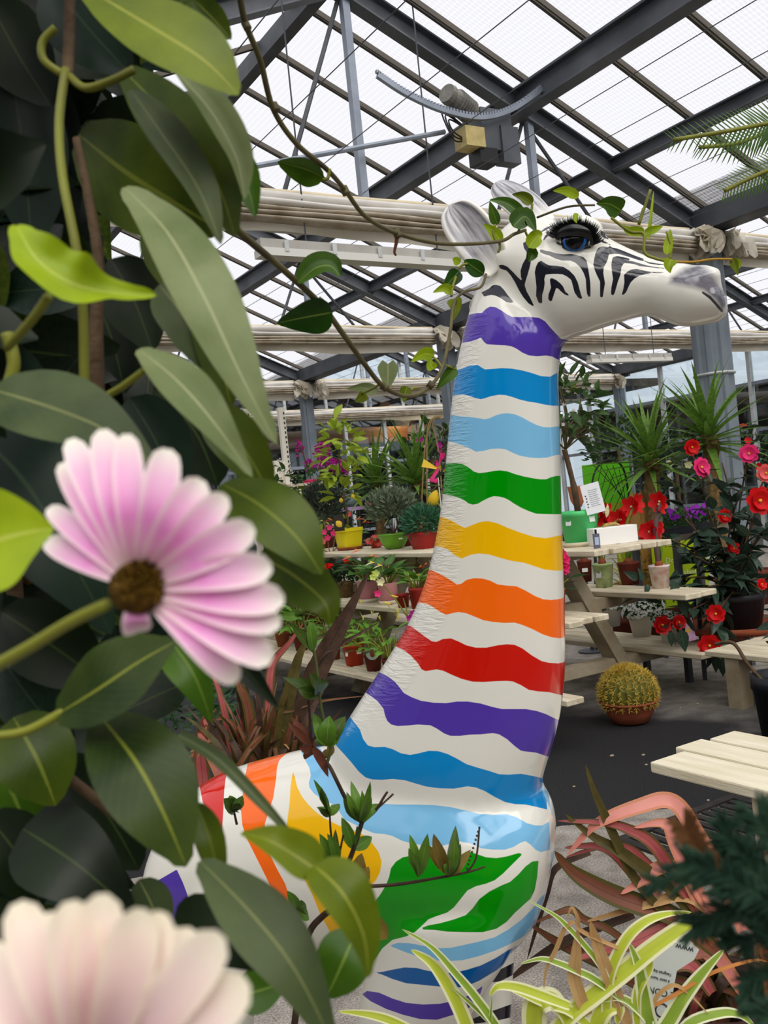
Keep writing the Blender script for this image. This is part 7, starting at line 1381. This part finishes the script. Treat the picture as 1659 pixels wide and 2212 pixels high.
for k, (dx, z_, m_, h_, lab) in enumerate(((.22, 1.52, MGP, .30, 'tall magenta vase on the white rack'), (.06, 1.52, LGP, .26, 'lime vase beside the tall magenta vase'), (-.14, 1.52, ORP, .24, 'orange vase on the upper board of the rack'), (.2, 1.25, mat('vase_plum', (124,16,70), .4, .4), .22, 'plum vase on the lower board of the rack'), (.02, 1.25, LGP, .2, 'lime vase on the lower board of the rack'))):
    v_ = thing('flower_vase', lab, 'vase', loc(ra) + Vector((dx, -.2, z_)), 'vases on the white rack'); mb = MB(); mb.lathe([(.001, 0), (.055, 0), (.075, h_ * .5), (.08, h_), (.07, h_), (.06, h_ * .3)], 18); mb.build('vessel', m_, v_, True); mb = MB(); mb.lathe([(.082, h_ - .02), (.086, h_ - .01), (.082, h_)], 18); mb.build('rim', m_, v_, True)
jp = thing('white_blossom_shrub', 'airy shrub with tiny white flowers in front of the rack', 'potted plant', Vector((P(606, 1080, 10.8).x, P(606, 1080, 10.8).y, 0))); random.seed(171); pot(jp, .4, .2, TERD); zq = P(606, 1050, 10.8).z; mb = MB(); mb.tube([(0, 0, .3), (0, 0, zq)], .02, 6); mb.build('trunk', STEMB, jp); crown(jp, Vector((0, 0, zq)), (.24, .24, .3), 60, .12, LFM('shrubd', G4, 'oval', .5, .2)); fuzz(jp, Vector((0, 0, zq)), (.27, .27, .34), 130, .03, .012, WHF, 0, 'blossoms')
bg_ = thing('bougainvillea', 'magenta bougainvillea climbing the distant column', 'plant', Vector((P(700, 1000, 11.8).x, P(700, 1000, 11.8).y, 0))); pot(bg_, .4, .2, TERD); dB = 11.8
for (x, y, rx, rz, n_) in ((697, 980, .10, .13, 130), (708, 1005, .16, .09, 150), (728, 1008, .14, .08, 120), (668, 1008, .06, .08, 40), (648, 975, .05, .14, 36), (738, 1020, .1, .05, 36)): fuzz(bg_, P(x, y, dB) - loc(bg_), (rx, rx, rz), n_, .05, .02, MAGF, 0, 'blossoms')
joined(bg_, 'branches', [(cr([Vector((0, 0, .35)), P(690, 1100, dB) - loc(bg_), P(x, y, dB) - loc(bg_)], 5), .008) for x, y in ((697, 975), (728, 1008), (650, 965))], STEMB); fuzz(bg_, P(690, 1040, dB) - loc(bg_), (.25, .2, .25), 160, .06, .02, CAMP, .1)
ZN = mat('zinc', (126,142,154), .4, .5, (148,162,172), 5, metal=.4)
rb = thing('purple_rack', 'low display rack with a pale purple edge under the watering can', 'shelf', Vector((P(760, 1100, 10.9).x, P(760, 1100, 10.9).y, 0))); zr = P(760, 1097, 10.9).z
mb = MB(); mb.box((-.25, -.2, zr - .02), (.25, .2, zr)); mb.build('top', BLP, rb); mb = MB(); mb.box((-.26, -.215, zr - .03), (.26, -.2, zr + .01)); mb.build('edge_strip', mat('strip_lilac', (196,160,214), .5, .3), rb)
for x in (-.22, .22):
    for y in (-.17, .17): mb = MB(); mb.box((x - .015, y - .015, 0), (x + .015, y + .015, zr - .02)); mb.build('leg', BLP, rb)
wc = thing('watering_can', 'grey zinc watering can with a long spout behind the lemon tree', 'watering can', loc(rb) + Vector((0, -.02, zr + .001))); mb = MB(); mb.lathe([(.001, 0), (.10, 0), (.09, .13), (.06, .16), (.05, .16), (.03, .13)], 20); mb.build('body', ZN, wc, True)
mb = MB(); e_ = hr * .26 + UPV * .2; mb.tube(cr([hr * .08 + UPV * .05, hr * .16 + UPV * .1, e_], 5), [.022] * 5 + [.016] * 6, 10); mb.build('spout', ZN, wc, True); mb = MB(); dv = (hr * .7 + UPV * .7).normalized(); mb.tube([e_, e_ + dv * .025, e_ + dv * .03], [.014, .034, .034], 12); mb.build('rose', ZN, wc, True); mb = MB(); mb.tube(cr([hr * -.09 + UPV * .06, hr * -.16 + UPV * .14, hr * -.05 + UPV * .23, hr * .04 + UPV * .15], 6), .009, 6); mb.build('handle', ZN, wc, True)
o, e, w, h = board('promotion_sign', 'white board lettered in black above the far aisle', 'sign', 796, 966, 834, 980, 13, STK); text('PROMOTIONS', .062, TXT, e, Matrix.Translation((0, 0, .0095)))
o, e, w, h = board('small_notice', 'small white notice with red print below the lettered board', 'sign', 801, 982, 818, 988, 12.9, STK); text('SOLDES', .03, REDF, e, Matrix.Translation((0, 0, .0095)))
cq = P(938, 1080, 7.0); ct = thing('citron_plant', 'plant carrying one big yellow citron beside the green neck band', 'potted plant', Vector((cq.x, cq.y, ZT))); ct.location = TOP(948, 1165, 4.15); sct = s_at(ct.location); pot(ct, 24 * sct, 16 * sct, TERD); random.seed(181); dct = (Vector(ct.location) - CAM).dot(CF)
q = P(936, 1078, dct - .03) - loc(ct); joined(ct, 'branches', [(cr([Vector((0, 0, 20 * sct)), P(960, 1080, dct) - loc(ct), P(948, 1050, dct) - loc(ct), q + UPV * 18 * sct], 5), .005), (cr([Vector((0, 0, 20 * sct)), P(962, 1000, dct) - loc(ct), P(955, 940, dct) - loc(ct)], 5), .004)], STEMB)
mb = MB(); mb.lathe([(.001, -20), (7, -17), (11, -9), (12, 0), (10, 8), (6, 15), (2, 20)], 14); e = mb.build('citron', mat('citron_skin', (222,184,30), .5, .3, (200,164,20), 12, bump=.3, bscale=20), ct, True); e.matrix_basis = Matrix.Translation(q) @ Matrix.Rotation(.45, 4, hf) @ Matrix.Scale(sct, 4)
crown(ct, P(945, 1110, dct) - loc(ct), (22 * sct, 22 * sct, 34 * sct), 22, 20 * sct, LFM('citrus_lime', G3, 'oval', .46, .15, .3)); crown(ct, P(958, 980, dct) - loc(ct), (14 * sct, 20 * sct, 70 * sct), 22, 22 * sct, me)
pw = thing('pinwheel', 'red and yellow pinwheel on a stick beside the white neck band', 'pinwheel', Vector((P(944, 1010, 8.2).x, P(944, 1010, 8.2).y, 0))); zp = P(944, 1010, 8.2).z; mb = MB(); mb.tube([(0, 0, 0), (0, 0, zp)], .006, 6); mb.build('stick', WHF, pw)
for k in range(4):
    a = math.pi / 2 * k + .9; u = hr * math.cos(a) + UPV * math.sin(a); v = hr * -math.sin(a) + UPV * math.cos(a); c_ = UPV * zp - hf * .02; mb = MB(); mb.add([c_, c_ + u * .14, c_ + u * .12 + v * .07 - hf * .03, c_ + v * .02 - hf * .015], [(0, 1, 2, 3)]); mb.build('vane', (PNKF, YC)[k % 2], pw)
tr_ = thing('wire_obelisk', 'tall thin wire plant support left of the neck', 'trellis', Vector((P(935, 960, 8.6).x, P(935, 960, 8.6).y, 0))); B_ = lambda x, y: P(x, y, 8.6) - loc(tr_); CN = mat('cane', (150,124,84), .7, .2)
for pts in (((925, 1300), (922, 1000), (925, 920), (940, 902), (955, 905)), ((968, 1300), (950, 1000), (935, 920), (945, 900)), ((905, 1300), (915, 1000), (932, 910), (952, 900))): mb = MB(); mb.tube(cr([B_(*q) for q in pts], 5), .007, 5); mb.build('cane', CN, tr_)
# ---------- floor: drain grate and gravel
dq = PZ(1570, 1800, 0); dr = thing('drain_grate', 'dark cast iron drain grate set in the floor behind the pink flax', 'drain grate', dq); IRON = mat('cast_iron', (30,28,28), .6, .4, (48,44,42), 20)
mb = MB(); mb.box((-.36, -.26, .0), (.36, -.22, .012)); mb.box((-.36, .22, 0), (.36, .26, .012)); mb.box((-.36, -.22, 0), (-.32, .22, .012)); mb.box((.32, -.22, 0), (.36, .22, .012)); mb.build('frame', IRON, dr)
for i in range(11):
    for j in (-1, 1): mb = MB(); x = -.29 + .058 * i; mb.box((x - .017, .02 if j > 0 else -.21, 0), (x + .017, .21 if j > 0 else -.02, .010)); mb.build('grate_bar', IRON, dr)
mb = MB(); mb.box((-.32, -.02, 0), (.32, .02, .010)); mb.build('grate_bar', IRON, dr)
random.seed(190)
for k, (x, y, lab) in enumerate(((1470, 1530, 'tiny pebble right of the cactus bowl, first of two'), (1507, 1522, 'tiny pebble right of the cactus bowl, second of two'), (1390, 1632, 'pale pebble just left of the white table corner, upper one'), (1396, 1653, 'pale pebble just left of the white table corner, lower one'), (1322, 1634, 'pale pebble alone on the dark floor strip below the cactus'), (1240, 1700, 'pale pebble on the dark floor strip close to the giraffe chest'), (1530, 1730, 'pebble under the white table by the drain'))):
    p_ = PZ(x, y, 0); mb = MB(); r = rnd(.006, .011); mb.lathe([(r * .3, 0), (r, r * .3), (r * .8, r * .8), (.0005, r)], 6, sx=rnd(.7, 1.4)); e = mb.build('pebble', mat('pebble', (176,160,136), .8, .1, (150,130,104), 30)); e.location = p_; tag(e, lab, 'pebble', 'pebbles on the asphalt')
mb = MB(); mb.lathe([(.12, 0), (.17, .3), (.18, .32), (.16, .32), (.15, .28)], 20); mb.build('pot', MATS['pot_tub'], fx, True)
# ---------- leafy shrubs standing in tubs farther back
for k, (x, y, d, r, zc, m_, fm, lab) in enumerate(((1335, 975, 9.6, .34, 1.75, G4, None, 'dark leafy shrub in a tub behind the green panel'), (1462, 1040, 9.0, .36, 1.45, G5, CREF, 'rounded shrub with cream blossoms between the two right-hand yuccas'), (1606, 1020, 9.7, .36, 1.5, G7, REDF, 'tall dark shrub with a few red blossoms beyond the camellia'),
        (648, 1120, 10.8, .30, 1.15, G4, None, 'dark shrub behind the left end of the stage'), (935, 985, 10.5, .34, 1.9, G4, MAGF, 'climbing shrub with magenta specks left of the sky blue neck band'), (775, 1120, 12.4, .45, 1.25, G7, CORF, 'low broad shrub far behind the lemon tree'))):
    random.seed(200 + k); p_ = P(x, y, d); o = thing('tub_shrub', lab, 'potted plant', Vector((p_.x, p_.y, 0)), 'shrubs in tubs at the back'); z = pot(o, .36, .2, TERD); mb = MB(); mb.tube([(0, 0, z), (.01, 0, zc)], .018, 7); mb.build('trunk', STEMB, o, True)
    crown(o, Vector((0, 0, zc)), (r, r, r * 1.15), 46, .13, LFM('tub_' + m_.name, m_, 'oval', .46, .2, .3)); fuzz(o, Vector((0, 0, zc)), (r, r, r * 1.1), 260, .09, .02, m_, .2)
    if fm:
        for i in range(7): dv = (-hf + rdir(-.6, .9) * .9).normalized(); blossom(o, Vector((0, 0, zc)) + Vector((dv.x * r, dv.y * r, dv.z * r * 1.1)), dv, .04, fm, 6)
